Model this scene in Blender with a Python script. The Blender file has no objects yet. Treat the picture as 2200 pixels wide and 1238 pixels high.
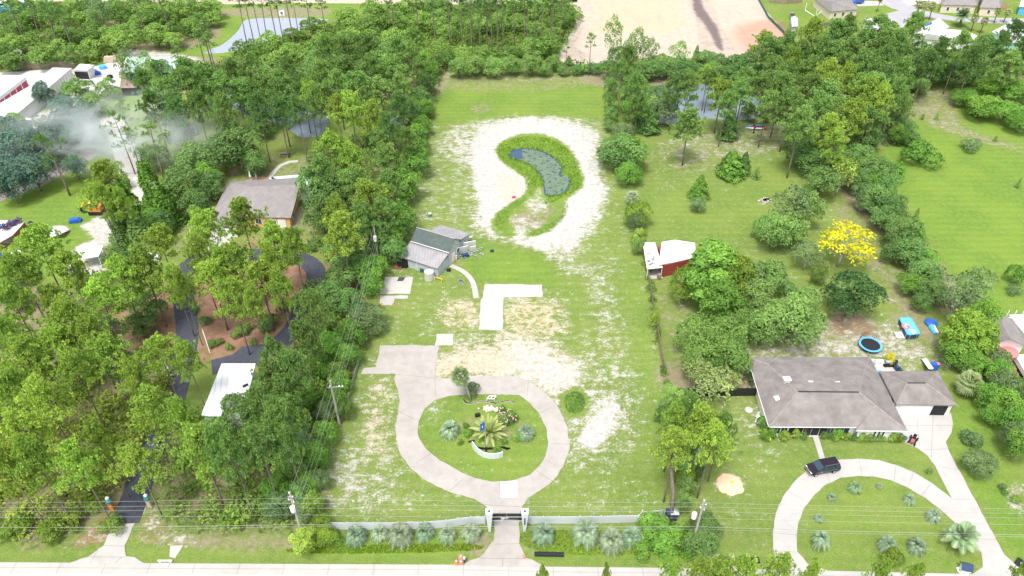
import bpy, bmesh, math, random
import numpy as np
from math import radians, sin, cos, pi, sqrt, atan2
from mathutils import Vector
from mathutils.geometry import tessellate_polygon

SC = bpy.context.scene
COL = SC.collection
# ------------------------------------------------------------------ camera
F, CX, CY, TH, CH = 1600.0, 1100.0, 619.0, radians(38.5), 90.0
cam = bpy.data.cameras.new('camera'); camo = bpy.data.objects.new('camera', cam)
COL.objects.link(camo); SC.camera = camo
cam.sensor_width = 36.0; cam.lens = 36.0 * F / 2200.0
cam.clip_start = 0.5; cam.clip_end = 9000
camo.location = (0, 0, CH); camo.rotation_euler = (pi / 2 - TH, 0, 0)
# ------------------------------------------------------------------ light
SUN_EL, SUN_AZ = radians(66), radians(205)
w = bpy.data.worlds.new('World'); SC.world = w; w.use_nodes = True
nt = w.node_tree; bg = nt.nodes['Background']
sky = nt.nodes.new('ShaderNodeTexSky'); sky.sky_type = 'NISHITA'; sky.sun_disc = False
sky.sun_elevation = SUN_EL; sky.sun_rotation = SUN_AZ
sky.air_density = 1.0; sky.dust_density = 4.0; sky.ozone_density = 1.0
hs = nt.nodes.new('ShaderNodeHueSaturation'); hs.inputs['Saturation'].default_value = 0.30
nt.links.new(sky.outputs[0], hs.inputs['Color']); nt.links.new(hs.outputs[0], bg.inputs[0])
bg.inputs[1].default_value = 0.15
sl = bpy.data.lights.new('sun', 'SUN'); so = bpy.data.objects.new('sun', sl); COL.objects.link(so)
sl.energy = 1.8; sl.angle = radians(14); sl.color = (1.0, 0.95, 0.87)
so.location = (-60, -20, 150)
so.rotation_euler = (pi / 2 - SUN_EL, 0, -SUN_AZ + pi)
SC.view_settings.view_transform = 'Standard'; SC.view_settings.look = 'None'
SC.view_settings.exposure = 0.84; SC.view_settings.gamma = 1.0; SC.view_settings.use_curve_mapping = False
SC.render.engine = 'CYCLES'
cy = SC.cycles; cy.max_bounces = 5; cy.diffuse_bounces = 3; cy.glossy_bounces = 2
cy.transmission_bounces = 3; cy.volume_bounces = 2; cy.caustics_reflective = False; cy.caustics_refractive = False
cy.use_denoising = True; cy.volume_step_rate = 2.0

# ------------------------------------------------------------------ measuring
def P(x, y, h=0.0):
    """world point at height h that the photograph (2200 x 1238) shows at x, y"""
    u = (x - CX) / F; v = (y - CY) / F
    t = (CH - h) / (sin(TH) + v * cos(TH))
    return Vector((u * t, t * (cos(TH) - v * sin(TH)), h))
def S(x, y, h=0.0):
    """metres per photograph pixel there"""
    return (CH - h) / (sin(TH) + (y - CY) / F * cos(TH)) / F
def px(p):
    d = sin(TH); c = cos(TH); Y = p[1]; Z = p[2] - CH
    zc = Y * c - Z * d
    return CX + F * p[0] / zc, CY - F * (Y * d + Z * c) / zc
def PY(x, y, Y):
    """world point seen at x, y in the vertical plane at depth Y"""
    u = (x - CX) / F; v = (y - CY) / F
    t = Y / (cos(TH) - v * sin(TH))
    return Vector((u * t, Y, CH - t * (sin(TH) + v * cos(TH))))
def G2(pts): return [tuple(P(x, y)[:2]) for x, y in pts]

# ------------------------------------------------------------------ materials
M = {}
def nodes(name):
    m = bpy.data.materials.new(name); m.use_nodes = True
    n = m.node_tree.nodes; l = m.node_tree.links
    return m, n, l, n['Principled BSDF']
def mat(name, col, rough=0.7, var=0.18, sc=1.5, metal=0.0, spec=0.3, bump=0.0, stripe=None, sdir=(1, 0, 0)):
    m, n, l, b = nodes(name)
    g = n.new('ShaderNodeNewGeometry')
    nz = n.new('ShaderNodeTexNoise'); nz.inputs['Scale'].default_value = sc; nz.inputs['Detail'].default_value = 6
    nz.inputs['Roughness'].default_value = 0.65
    l.new(g.outputs['Position'], nz.inputs['Vector'])
    mr = n.new('ShaderNodeMapRange'); l.new(nz.outputs['Fac'], mr.inputs['Value'])
    mr.inputs['From Min'].default_value = 0.3; mr.inputs['From Max'].default_value = 0.7
    mr.inputs['To Min'].default_value = 1 - var; mr.inputs['To Max'].default_value = 1 + var
    out = mr.outputs['Result']
    if stripe:
        dp = n.new('ShaderNodeVectorMath'); dp.operation = 'DOT_PRODUCT'; dp.inputs[1].default_value = sdir
        l.new(g.outputs['Position'], dp.inputs[0])
        mm = n.new('ShaderNodeMath'); mm.operation = 'PINGPONG'; mm.inputs[1].default_value = stripe / 2
        l.new(dp.outputs['Value'], mm.inputs[0])
        m2 = n.new('ShaderNodeMapRange'); l.new(mm.outputs[0], m2.inputs['Value'])
        m2.inputs['From Min'].default_value = 0; m2.inputs['From Max'].default_value = stripe * 0.12
        m2.inputs['To Min'].default_value = 0.72; m2.inputs['To Max'].default_value = 1.0
        m3 = n.new('ShaderNodeMath'); m3.operation = 'MULTIPLY'
        l.new(out, m3.inputs[0]); l.new(m2.outputs['Result'], m3.inputs[1]); out = m3.outputs[0]
    vm = n.new('ShaderNodeVectorMath'); vm.operation = 'SCALE'; vm.inputs[0].default_value = col[:3]
    l.new(out, vm.inputs['Scale']); l.new(vm.outputs['Vector'], b.inputs['Base Color'])
    b.inputs['Roughness'].default_value = rough; b.inputs['Metallic'].default_value = metal
    b.inputs['Specular IOR Level'].default_value = spec
    if bump:
        bp = n.new('ShaderNodeBump'); bp.inputs['Strength'].default_value = bump; bp.inputs['Distance'].default_value = 0.1
        l.new(nz.outputs['Fac'], bp.inputs['Height']); l.new(bp.outputs['Normal'], b.inputs['Normal'])
    M[name] = m; return m

def leafmat(name, transl=0.25, gloss=0.15):
    """colour comes from the plant's own object colour, varied leaf by leaf"""
    m, n, l, b = nodes(name)
    oi = n.new('ShaderNodeObjectInfo'); at = n.new('ShaderNodeAttribute'); at.attribute_name = 'tone'
    mr = n.new('ShaderNodeMapRange'); l.new(at.outputs['Fac'], mr.inputs['Value'])
    mr.inputs['To Min'].default_value = 0.62; mr.inputs['To Max'].default_value = 1.65
    vm = n.new('ShaderNodeVectorMath'); vm.operation = 'SCALE'
    l.new(oi.outputs['Color'], vm.inputs[0]); l.new(mr.outputs['Result'], vm.inputs['Scale'])
    hs = n.new('ShaderNodeHueSaturation')
    m2 = n.new('ShaderNodeMapRange'); l.new(at.outputs['Fac'], m2.inputs['Value'])
    m2.inputs['To Min'].default_value = 0.518; m2.inputs['To Max'].default_value = 0.492
    l.new(m2.outputs['Result'], hs.inputs['Hue']); l.new(vm.outputs['Vector'], hs.inputs['Color'])
    m4 = n.new('ShaderNodeMapRange'); l.new(oi.outputs['Random'], m4.inputs['Value'])
    m4.inputs['To Min'].default_value = 0.86; m4.inputs['To Max'].default_value = 1.14
    l.new(m4.outputs['Result'], hs.inputs['Value'])
    l.new(hs.outputs['Color'], b.inputs['Base Color'])
    b.inputs['Roughness'].default_value = 0.55; b.inputs['Specular IOR Level'].default_value = gloss
    tr = n.new('ShaderNodeBsdfTranslucent'); l.new(hs.outputs['Color'], tr.inputs['Color'])
    mx = n.new('ShaderNodeMixShader'); mx.inputs['Fac'].default_value = transl
    l.new(b.outputs[0], mx.inputs[1]); l.new(tr.outputs[0], mx.inputs[2])
    l.new(mx.outputs[0], n['Material Output'].inputs['Surface'])
    M[name] = m; return m
leafmat('leaf', 0.28); leafmat('needle', 0.28, 0.1); leafmat('frond', 0.2, 0.25)
mat('bark', (0.20, 0.165, 0.14), 0.9, 0.35, 3); mat('bark_dark', (0.10, 0.08, 0.065), 0.9, 0.35, 3)
mat('bark_pale', (0.42, 0.40, 0.36), 0.9, 0.25, 3)
mat('shingle', (0.215, 0.196, 0.190), 0.95, 0.26, 0.5, bump=0.3); mat('shingle_cap', (0.30, 0.265, 0.245), 0.95, 0.2, 2); mat('shingle_grey', (0.24, 0.225, 0.225), 0.95, 0.14, 0.9)
mat('shingle_dark', (0.09, 0.115, 0.11), 0.95, 0.2, 1.2); mat('white_paint', (0.80, 0.80, 0.79), 0.5, 0.05, 2)
mat('trim', (0.82, 0.82, 0.82), 0.5, 0.03, 2); mat('grey_siding', (0.46, 0.50, 0.54), 0.6, 0.12, 1.5)
mat('metal_roof', (0.36, 0.35, 0.37), 0.45, 0.18, 0.8, 0.2, stripe=0.6); mat('glass', (0.03, 0.05, 0.07), 0.08, 0.1, 1, 0, 0.8)
mat('dark', (0.02, 0.02, 0.025), 0.6); mat('black_metal', (0.015, 0.017, 0.025), 0.4, 0.1, 2, 0, 0.5)
mat('vinyl', (0.62, 0.66, 0.71), 0.4, 0.04, 2); mat('vinyl_plain', (0.60, 0.64, 0.68), 0.4, 0.04, 2)
mat('wood', (0.26, 0.21, 0.17), 0.85, 0.3, 3, stripe=0.3, sdir=(0.5, 0.87, 0)); mat('wood_pale', (0.5, 0.42, 0.32), 0.85, 0.2, 3)
mat('white_roof', (0.80, 0.80, 0.82), 0.5, 0.05, 1.2); mat('barn_roof', (0.72, 0.74, 0.80), 0.4, 0.05, 1, 0.1, stripe=0.9, sdir=(0.98, 0.2, 0))
mat('red_paint', (0.30, 0.05, 0.045), 0.7, 0.15, 3); mat('red_door', (0.36, 0.05, 0.09), 0.6, 0.1, 2)
mat('brick', (0.33, 0.11, 0.09), 0.85, 0.3, 6); mat('peach', (0.72, 0.42, 0.2), 0.7, 0.08, 2); mat('cream', (0.66, 0.58, 0.48), 0.7, 0.06, 2)
mat('green_roof', (0.36, 0.52, 0.47), 0.45, 0.08, 1, 0.1, stripe=0.9); mat('green_wall', (0.03, 0.12, 0.11), 0.6, 0.12, 1)
mat('rust_roof', (0.36, 0.25, 0.24), 0.8, 0.2, 1.5); mat('cabin_wall', (0.20, 0.11, 0.08), 0.8, 0.2, 3)
mat('blue_tarp', (0.02, 0.25, 0.75), 0.45, 0.25, 2); mat('blue', (0.03, 0.12, 0.5), 0.45, 0.1, 2); mat('light_blue', (0.10, 0.42, 0.78), 0.4, 0.1, 2)
mat('teal', (0.07, 0.27, 0.28), 0.5, 0.1, 2); mat('orange', (0.62, 0.22, 0.06), 0.5, 0.1, 2); mat('yellow', (0.8, 0.5, 0.02), 0.5, 0.1, 2)
mat('pink', (0.75, 0.2, 0.22), 0.6, 0.08, 2); mat('red', (0.65, 0.03, 0.04), 0.4, 0.08, 2); mat('tan', (0.45, 0.27, 0.2), 0.8, 0.15, 6)
mat('tank', (0.48, 0.5, 0.47), 0.5, 0.08, 2); mat('pool_water', (0.15, 0.52, 0.80), 0.05, 0.12, 1.2, 0, 0.5)
mat('pool_aqua', (0.22, 0.58, 0.52), 0.05, 0.1, 1.2, 0, 0.5); mat('navy', (0.03, 0.06, 0.13), 0.5, 0.15, 3)
mat('car_paint', (0.022, 0.014, 0.028), 0.18, 0.05, 2, 0.3, 0.8); mat('chrome', (0.6, 0.6, 0.63), 0.2, 0.02, 2, 0.9, 0.5)
mat('tyre', (0.015, 0.015, 0.015), 0.8); mat('car_glass', (0.02, 0.05, 0.08), 0.05, 0.05, 1, 0, 1.0)
mat('stone', (0.55, 0.5, 0.45), 0.9, 0.25, 6); mat('wire', (0.30, 0.32, 0.30), 0.5, 0.05, 1); mat('pole', (0.42, 0.39, 0.37), 0.8, 0.15, 3)
mat('galv', (0.5, 0.52, 0.54), 0.35, 0.1, 3, 0.6); mat('steel_roof', (0.60, 0.62, 0.66), 0.35, 0.06, 1, 0.2, stripe=0.8)
mat('mint', (0.45, 0.72, 0.62), 0.6, 0.06, 1); mat('flower', (0.8, 0.4, 0.5), 0.7, 0.1, 3); mat('net', (0.03, 0.03, 0.035), 0.8)
mat('lily', (0.15, 0.21, 0.13), 0.5, 0.3, 8); mat('purple', (0.10, 0.07, 0.16), 0.7, 0.3, 4)

# ------------------------------------------------------------------ objects
def tag(o, label=None, cat=None, group=None, kind=None):
    if label: o['label'] = label
    if cat: o['category'] = cat
    if group: o['group'] = group
    if kind: o['kind'] = kind
    return o
def thing(name, label, cat, loc=(0, 0, 0), group=None):
    o = bpy.data.objects.new(name, None); COL.objects.link(o); o.location = loc
    o.empty_display_size = 0.2
    return tag(o, label, cat, group)
class MB:
    def __init__(s): s.v = []; s.f = []
    def add(s, vs, fs):
        n = len(s.v); s.v += [tuple(v) for v in vs]; s.f += [tuple(i + n for i in f) for f in fs]; return s
    def box(s, c, d, rz=0.0, rx=0.0, ry=0.0):
        cs, sn = cos(rz), sin(rz); vs = []
        for x in (-.5, .5):
            for y in (-.5, .5):
                for z in (-.5, .5):
                    a, b, e = x * d[0], y * d[1], z * d[2]
                    b, e = b * cos(rx) - e * sin(rx), b * sin(rx) + e * cos(rx)
                    a, e = a * cos(ry) + e * sin(ry), -a * sin(ry) + e * cos(ry)
                    vs.append((c[0] + a * cs - b * sn, c[1] + a * sn + b * cs, c[2] + e))
        return s.add(vs, [(0, 1, 3, 2), (4, 6, 7, 5), (0, 4, 5, 1), (2, 3, 7, 6), (0, 2, 6, 4), (1, 5, 7, 3)])
    def tube(s, pts, r, n=6, cap=True):
        pts = [Vector(p) for p in pts]
        if not hasattr(r, '__len__'): r = [r] * len(pts)
        vs = []; up = Vector((0, 0, 1)); t0 = (pts[-1] - pts[0]).normalized()
        if abs(t0.z) > 0.8: up = Vector((0, 1, 0))
        for i, p in enumerate(pts):
            t = (pts[min(i + 1, len(pts) - 1)] - pts[max(i - 1, 0)]).normalized()
            a = t.cross(up).normalized(); b = t.cross(a)
            for k in range(n):
                q = 2 * pi * k / n; vs.append(p + (a * cos(q) + b * sin(q)) * r[i])
        fs = [(i * n + k, i * n + (k + 1) % n, (i + 1) * n + (k + 1) % n, (i + 1) * n + k) for i in range(len(pts) - 1) for k in range(n)]
        if cap: fs += [tuple(range(n)), tuple(range((len(pts) - 1) * n, len(pts) * n))]
        return s.add(vs, fs)
    def lathe(s, c, prof, n=16):
        vs = [(c[0] + r * cos(2 * pi * k / n), c[1] + r * sin(2 * pi * k / n), c[2] + z) for r, z in prof for k in range(n)]
        fs = [(i * n + k, i * n + (k + 1) % n, (i + 1) * n + (k + 1) % n, (i + 1) * n + k) for i in range(len(prof) - 1) for k in range(n)]
        fs += [tuple(range(n)), tuple(range((len(prof) - 1) * n, len(prof) * n))]
        return s.add(vs, fs)
    def prism(s, poly, z0, z1, holes=()):
        loops = [poly] + list(holes)
        tri = tessellate_polygon([[Vector((x, y, 0)) for x, y in lp] for lp in loops])
        allp = [p for lp in loops for p in lp]; n = len(allp)
        vs = [(x, y, z1) for x, y in allp] + [(x, y, z0) for x, y in allp]
        fs = [tuple(t) for t in tri] + [tuple(i + n for i in t[::-1]) for t in tri]
        o = 0
        for lp in loops:
            m = len(lp); fs += [(o + i, o + (i + 1) % m, n + o + (i + 1) % m, n + o + i) for i in range(m)]; o += m
        return s.add(vs, fs)
    def build(s, name, m, parent=None, smooth=False):
        off = Vector((0, 0, 0))
        if parent is not None:
            q = parent
            while q is not None: off += q.location; q = q.parent
        me = bpy.data.meshes.new(name); me.from_pydata([tuple(Vector(v) - off) for v in s.v], [], s.f)
        bm = bmesh.new(); bm.from_mesh(me); bmesh.ops.recalc_face_normals(bm, faces=bm.faces[:]); bm.to_mesh(me); bm.free()
        me.materials.append(M[m] if isinstance(m, str) else m)
        if smooth: me.polygons.foreach_set('use_smooth', [True] * len(me.polygons))
        o = bpy.data.objects.new(name, me); COL.objects.link(o)
        if parent is not None: o.parent = parent
        return o
def smooth_poly(pts, n=4, closed=True):
    """Catmull-Rom through the points"""
    out = []; m = len(pts)
    rng = range(m) if closed else range(m - 1)
    for i in rng:
        g = (lambda k: pts[k % m]) if closed else (lambda k: pts[max(0, min(m - 1, k))])
        p0, p1, p2, p3 = [Vector(g(k)) for k in (i - 1, i, i + 1, i + 2)]
        for j in range(n):
            t = j / n
            q = 0.5 * ((2 * p1) + (p2 - p0) * t + (2 * p0 - 5 * p1 + 4 * p2 - p3) * t * t + (3 * p1 - p0 - 3 * p2 + p3) * t ** 3)
            out.append(tuple(q))
    if not closed: out.append(tuple(pts[-1]))
    return out
def ribbon(pts, wd):
    """polygon of a path of width wd (world metres)"""
    L = []; R = []
    for i, p in enumerate(pts):
        a = Vector(pts[max(i - 1, 0)]); b = Vector(pts[min(i + 1, len(pts) - 1)])
        d = (b - a).normalized(); nrm = Vector((-d.y, d.x)); ww = wd[i] if hasattr(wd, '__len__') else wd
        L.append(tuple(Vector(p) + nrm * ww / 2)); R.append(tuple(Vector(p) - nrm * ww / 2))
    return L + R[::-1]
# ------------------------------------------------------------------ the ground sheet
xs = np.concatenate([[-4000, -1800, -900, -520, -340, -270], np.arange(-235, 235.1, 0.8), [270, 340, 520, 900, 1800, 4000]])
ys = np.concatenate([[-1500, -500, -150, -20, 20, 36], np.arange(44, 310.1, 0.8), [325, 360, 450, 700, 1500, 5000]])
GX, GY = np.meshgrid(xs, ys); NV = GX.size; gx = GX.ravel(); gy = GY.ravel()
A = {k: np.zeros(NV) for k in ('sand', 'tan', 'litter', 'lush', 'dirt')}
gz = np.zeros(NV)
def sdist(poly, X=None, Y=None):
    """signed distance to a polygon, inside positive"""
    X = gx if X is None else X; Y = gy if Y is None else Y
    p = np.array(poly); q = np.roll(p, -1, 0)
    x0, y0 = p.min(0) - 12; x1, y1 = p.max(0) + 12
    m = (X > x0) & (X < x1) & (Y > y0) & (Y < y1)
    out = np.full(X.shape, -99.0); xx = X[m]; yy = Y[m]
    d = np.full(xx.shape, 1e9); ins = np.zeros(xx.shape, bool)
    for (ax, ay), (bx, by) in zip(p, q):
        ex, ey = bx - ax, by - ay; wx, wy = xx - ax, yy - ay
        t = np.clip((wx * ex + wy * ey) / (ex * ex + ey * ey + 1e-12), 0, 1)
        d = np.minimum(d, np.hypot(wx - ex * t, wy - ey * t))
        c = ((ay > yy) != (by > yy)) & (xx < (bx - ax) * (yy - ay) / (by - ay + 1e-12) + ax)
        ins ^= c
    out[m] = np.where(ins, d, -d); return out
def paint(k, pts, val, feather=1.5, sm=True):
    poly = G2(pts)
    if sm: poly = smooth_poly(poly, 3)
    wgt = np.clip(sdist(poly) / feather + 0.5, 0, 1)
    for kk, vv in ((k, val),) if isinstance(k, str) else zip(k, val):
        A[kk] = A[kk] * (1 - wgt) + vv * wgt
def ell(cx, cy, rx, ry, n=14, a=0):
    return [(cx + rx * cos(t) * cos(a) - ry * sin(t) * sin(a), cy + rx * cos(t) * sin(a) + ry * sin(t) * cos(a)) for t in [2 * pi * i / n for i in range(n)]]
A['sand'] += 0.06; A['lush'] += 0.45
A['dirt'] += 0.05
LOT = [(945, 155), (1305, 155), (1310, 270), (1390, 560), (1425, 850), (1435, 1110), (690, 1115), (720, 960), (790, 700), (850, 520), (900, 330)]
paint('sand', LOT, 0.22, 2)
paint(('lush', 'sand'), [(940, 190), (1300, 185), (1310, 250), (925, 260)], (0.75, 0.04), 5)
paint('dirt', [(960, 160), (1250, 158), (1240, 195), (950, 200)], 0.45, 6)
paint('dirt', [(1010, 222), (1060, 222), (1055, 242), (1015, 245)], 0.5, 4)
paint('sand', [(880, 330), (1010, 320), (1040, 480), (1010, 540), (880, 500)], 0.30, 6)
# white sand ring
RING = [(945, 300), (985, 268), (1060, 252), (1150, 246), (1215, 250), (1275, 265), (1295, 300), (1284, 345), (1302, 405), (1296, 440), (1272, 490), (1245, 528), (1200, 545), (1150, 538), (1095, 520), (1035, 508), (1015, 470), (1030, 440), (1012, 400), (1005, 350), (960, 335)]
paint('sand', RING, 0.48, 5)
paint('sand', [(1035, 285), (1090, 262), (1180, 258), (1255, 280), (1275, 320), (1270, 350), (1292, 405), (1282, 445), (1255, 495), (1205, 530), (1150, 530), (1110, 512), (1055, 495), (1035, 460), (1045, 420), (1030, 380), (1015, 340)], 0.82, 5)
paint('sand', [(1030, 340), (1070, 350), (1130, 390), (1125, 410), (1090, 440), (1050, 460), (1040, 430)], 0.97, 4)
paint('tan', [(1070, 370), (1130, 385), (1110, 425), (1075, 430)], 0.35, 3)
paint('sand', [(1170, 535), (1240, 530), (1215, 575), (1190, 585), (1175, 560)], 0.55, 3)
# green bank round the pond
BANK = [(1063, 322), (1080, 302), (1130, 286), (1180, 292), (1218, 312), (1240, 345), (1256, 385), (1250, 405), (1222, 425), (1215, 445), (1210, 465), (1190, 490), (1150, 508), (1085, 508), (1060, 495), (1058, 470), (1078, 447), (1115, 425), (1132, 405), (1130, 385), (1100, 365), (1075, 345)]
paint(('sand', 'lush', 'dirt'), BANK, (0.10, 0.9, 0.05), 1.5)
paint(('sand', 'dirt'), [(1140, 425), (1165, 400), (1172, 425), (1182, 450), (1150, 462), (1125, 445)], (0.5, 0.35), 2.5)
paint(('dirt', 'lush'), [(1110, 450), (1200, 440), (1195, 470), (1130, 475)], (0.5, 0.3), 4)
paint(('sand', 'dirt'), [(1092, 468), (1120, 462), (1165, 475), (1160, 492), (1105, 492)], (0.42, 0.7), 2)
paint('sand', [(1110, 490), (1135, 495), (1130, 515), (1110, 515)], 0.6, 2)
# patchy field right of the slabs
paint('sand', [(1200, 560), (1370, 590), (1410, 750), (1415, 900), (1300, 930), (1200, 830), (1215, 700)], 0.36, 8)
paint(('lush', 'sand'), [(1000, 520), (1160, 550), (1200, 600), (1175, 612), (1035, 605), (985, 570)], (0.85, 0.03), 4)
paint(('lush', 'sand'), [(1200, 600), (1260, 610), (1265, 730), (1225, 760), (1200, 720)], (0.5, 0.18), 4)
paint(('sand', 'lush'), [(1330, 600), (1385, 560), (1425, 850), (1430, 1080), (1385, 1080), (1385, 850)], (0.12, 0.65), 6)
paint('tan', [(945, 655), (980, 640), (1030, 650), (1025, 705), (965, 715), (940, 690)], 0.62, 4)
paint('sand', [(945, 655), (980, 640), (1030, 650), (1025, 705), (965, 715), (940, 690)], 0.46, 4)
paint(('tan', 'sand'), [(1088, 645), (1190, 645), (1212, 685), (1200, 725), (1085, 720)], (0.7, 0.50), 5)
paint(('tan', 'sand'), [(945, 762), (1000, 735), (1120, 715), (1190, 740), (1230, 770), (1235, 850), (1190, 850), (1110, 806), (945, 808)], (0.42, 0.55), 5)
paint(('tan', 'sand'), [(960, 775), (1040, 765), (1130, 760), (1110, 800), (950, 805)], (0.62, 0.72), 4)
paint(('tan', 'sand'), [(1100, 740), (1180, 760), (1235, 790), (1225, 850), (1160, 830), (1110, 800)], (0.12, 0.74), 4)
paint('sand', [(1200, 840), (1330, 830), (1320, 980), (1225, 985), (1215, 900)], 0.45, 6)
paint('sand', [(1255, 935), (1310, 870), (1325, 880), (1300, 935), (1265, 960)], 0.95, 1.5)
paint(('sand', 'lush'), ell(1235, 865, 26, 28), (0.0, 0.95), 1.5)
paint('lush', ell(1312, 785, 18, 20), 1.0, 2)
paint(('tan', 'sand'), [(790, 830), (840, 815), (835, 880), (850, 960), (800, 975), (780, 920)], (0.5, 0.45), 4)
paint('sand', [(715, 960), (850, 945), (840, 1100), (720, 1090), (690, 1050)], 0.40, 6)
paint('sand', [(1300, 1060), (1400, 1050), (1400, 1095), (1240, 1095)], 0.25, 5)
ISL = [(897, 930), (900, 905), (912, 880), (935, 860), (965, 851), (1000, 848), (1060, 848), (1115, 849), (1140, 868), (1162, 895), (1175, 925), (1178, 950), (1172, 980), (1160, 1000), (1140, 1020), (1100, 1033), (1060, 1036), (1020, 1028), (985, 1012), (945, 990), (915, 965), (902, 945)]
paint(('sand', 'lush', 'tan'), ISL, (0.10, 0.7, 0), 1.5)
paint('sand', [(920, 870), (955, 865), (950, 895), (915, 910)], 0.36, 3)
paint('dirt', [(970, 925), (1060, 960), (1150, 945), (1140, 900), (1000, 880)], 0.45, 3)
# roadside
paint(('dirt', 'lush'), [(360, 1150), (640, 1150), (700, 1165), (640, 1185), (360, 1180)], (0.6, 0.4), 2)
paint('sand', [(330, 1130), (375, 1135), (430, 1165), (340, 1165)], 0.5, 2)
paint(('lush', 'sand'), [(640, 1175), (1000, 1165), (1010, 1190), (640, 1195)], (0.95, 0.03), 1)
paint(('lush', 'sand'), [(1130, 1150), (1500, 1150), (1520, 1200), (1160, 1190)], (0.95, 0.03), 2)
paint('dirt', [(1000, 1140), (1055, 1145), (1050, 1175), (1020, 1200), (1005, 1180)], 0.75, 1.5)
paint('dirt', [(1125, 1140), (1145, 1150), (1150, 1190), (1130, 1195)], 0.6, 1.5)
paint(('litter', 'sand'), [(250, 1080), (262, 1125), (220, 1170), (130, 1180), (180, 1140), (215, 1100)], (0.6, 0.3), 2)
paint(('litter', 'sand'), [(300, 1080), (345, 1090), (380, 1160), (290, 1170), (295, 1120)], (0.45, 0.35), 2)
# right-hand properties
RP = [(1395, 560), (1440, 840), (1600, 840), (1720, 760), (2050, 760), (1990, 620), (1750, 380), (1720, 300), (1640, 260), (1400, 280), (1390, 400)]
paint(('sand', 'dirt', 'lush'), RP, (0.18, 0.25, 0.42), 4)
paint(('dirt', 'litter'), [(1400, 640), (1480, 650), (1500, 720), (1440, 840), (1620, 845), (1620, 780), (1450, 780)], (0.5, 0.22), 14)
paint(('dirt', 'sand', 'litter'), [(1430, 790), (1620, 790), (1630, 835), (1440, 835)], (0.8, 0.2, 0.4), 6)
paint(('sand', 'dirt'), [(1620, 740), (1760, 705), (1900, 690), (2000, 760), (2060, 790), (1920, 800), (1620, 770)], (0.42, 0.5), 5)
paint(('sand', 'dirt'), [(1430, 300), (1700, 260), (1730, 400), (1620, 340), (1460, 370)], (0.30, 0.45), 6)
paint(('lush', 'dirt', 'sand'), [(1480, 400), (1690, 330), (1720, 400), (1600, 520), (1400, 500), (1400, 420)], (0.55, 0.08, 0.12), 6)
paint(('dirt', 'lush'), [(1820, 440), (1900, 560), (1960, 640), (2040, 740), (1950, 720), (1890, 600), (1800, 480)], (0.6, 0.3), 5)
paint(('dirt', 'sand', 'litter'), [(1800, 660), (1870, 690), (1880, 725), (1780, 715)], (0.8, 0.3, 0.5), 2)
paint(('lush', 'sand', 'dirt'), [(1930, 190), (2190, 260), (2200, 680), (2060, 620), (1960, 480), (1880, 380)], (0.95, 0.03, 0.02), 6)
paint(('dirt', 'sand', 'lush'), [(1950, 200), (2010, 185), (2060, 210), (2080, 270), (2190, 310), (2200, 330), (2040, 290), (1960, 250)], (0.5, 0.24, 0.4), 5)
paint(('lush', 'sand', 'dirt'), [(2040, 890), (2110, 870), (2200, 1100), (2200, 1240), (2130, 1120), (2050, 960)], (0.95, 0.05, 0), 3)
paint(('sand', 'dirt'), [(2160, 1050), (2200, 1040), (2200, 1100), (2165, 1090)], (0.5, 0.6), 1.5)
paint(('sand', 'lush', 'dirt'), [(1450, 880), (1650, 860), (1740, 940), (1700, 1020), (1660, 1100), (1650, 1200), (1480, 1100)], (0.2, 0.45, 0.15), 4)
paint('sand', [(1570, 860), (1650, 870), (1650, 960), (1590, 940)], 0.33, 4)
OVAL = [(1740, 1090), (1780, 1045), (1860, 1028), (1930, 1045), (2030, 1110), (2100, 1190), (2080, 1225), (1790, 1225), (1715, 1150)]
paint(('lush', 'sand'), OVAL, (0.55, 0.10), 3)
paint(('sand', 'tan'), ell(1568, 1041, 27, 18), (0.97, 0.95), 1)
# left-hand properties
LP = [(400, 770), (460, 640), (440, 560), (560, 500), (700, 560), (780, 600), (760, 650), (700, 760), (640, 800), (480, 800)]
paint(('litter', 'dirt'), LP, (0.55, 0.4), 4)
paint(('litter', 'sand'), [(430, 580), (640, 560), (655, 620), (600, 680), (560, 740), (440, 740)], (0.8, 0.1), 4)
paint('litter', [(230, 660), (400, 600), (380, 760), (300, 780), (240, 740)], 0.7, 4)
paint('litter', [(700, 565), (775, 565), (765, 625), (700, 620)], 0.55, 3)
paint(('dirt', 'lush'), [(360, 500), (450, 380), (560, 330), (650, 340), (700, 470), (660, 540), (480, 480), (380, 570)], (0.45, 0.35), 5)
paint('litter', [(430, 430), (500, 350), (560, 345), (460, 400), (360, 500)], 0.5, 3)
paint(('lush', 'sand', 'dirt'), [(0, 420), (180, 370), (230, 440), (200, 500), (160, 560), (130, 680), (60, 700), (0, 600)], (0.92, 0.0, 0.0), 5)
paint(('lush', 'sand'), [(190, 210), (280, 200), (300, 240), (250, 260), (200, 240)], (0.9, 0), 4)
paint('sand', [(165, 530), (215, 520), (230, 580), (160, 590), (150, 570)], 0.93, 2)
paint('sand', [(180, 480), (260, 440), (300, 380), (310, 395), (270, 500), (230, 525), (185, 500)], 0.72, 2)
paint('sand', [(105, 490), (130, 484), (150, 492), (135, 508), (108, 505)], 0.9, 1)
paint('sand', [(345, 770), (372, 770), (372, 812), (345, 805)], 0.6, 2)
paint(('dirt', 'lush'), [(570, 250), (720, 290), (860, 230), (880, 300), (700, 330), (640, 350), (560, 300)], (0.35, 0.35), 5)
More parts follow.
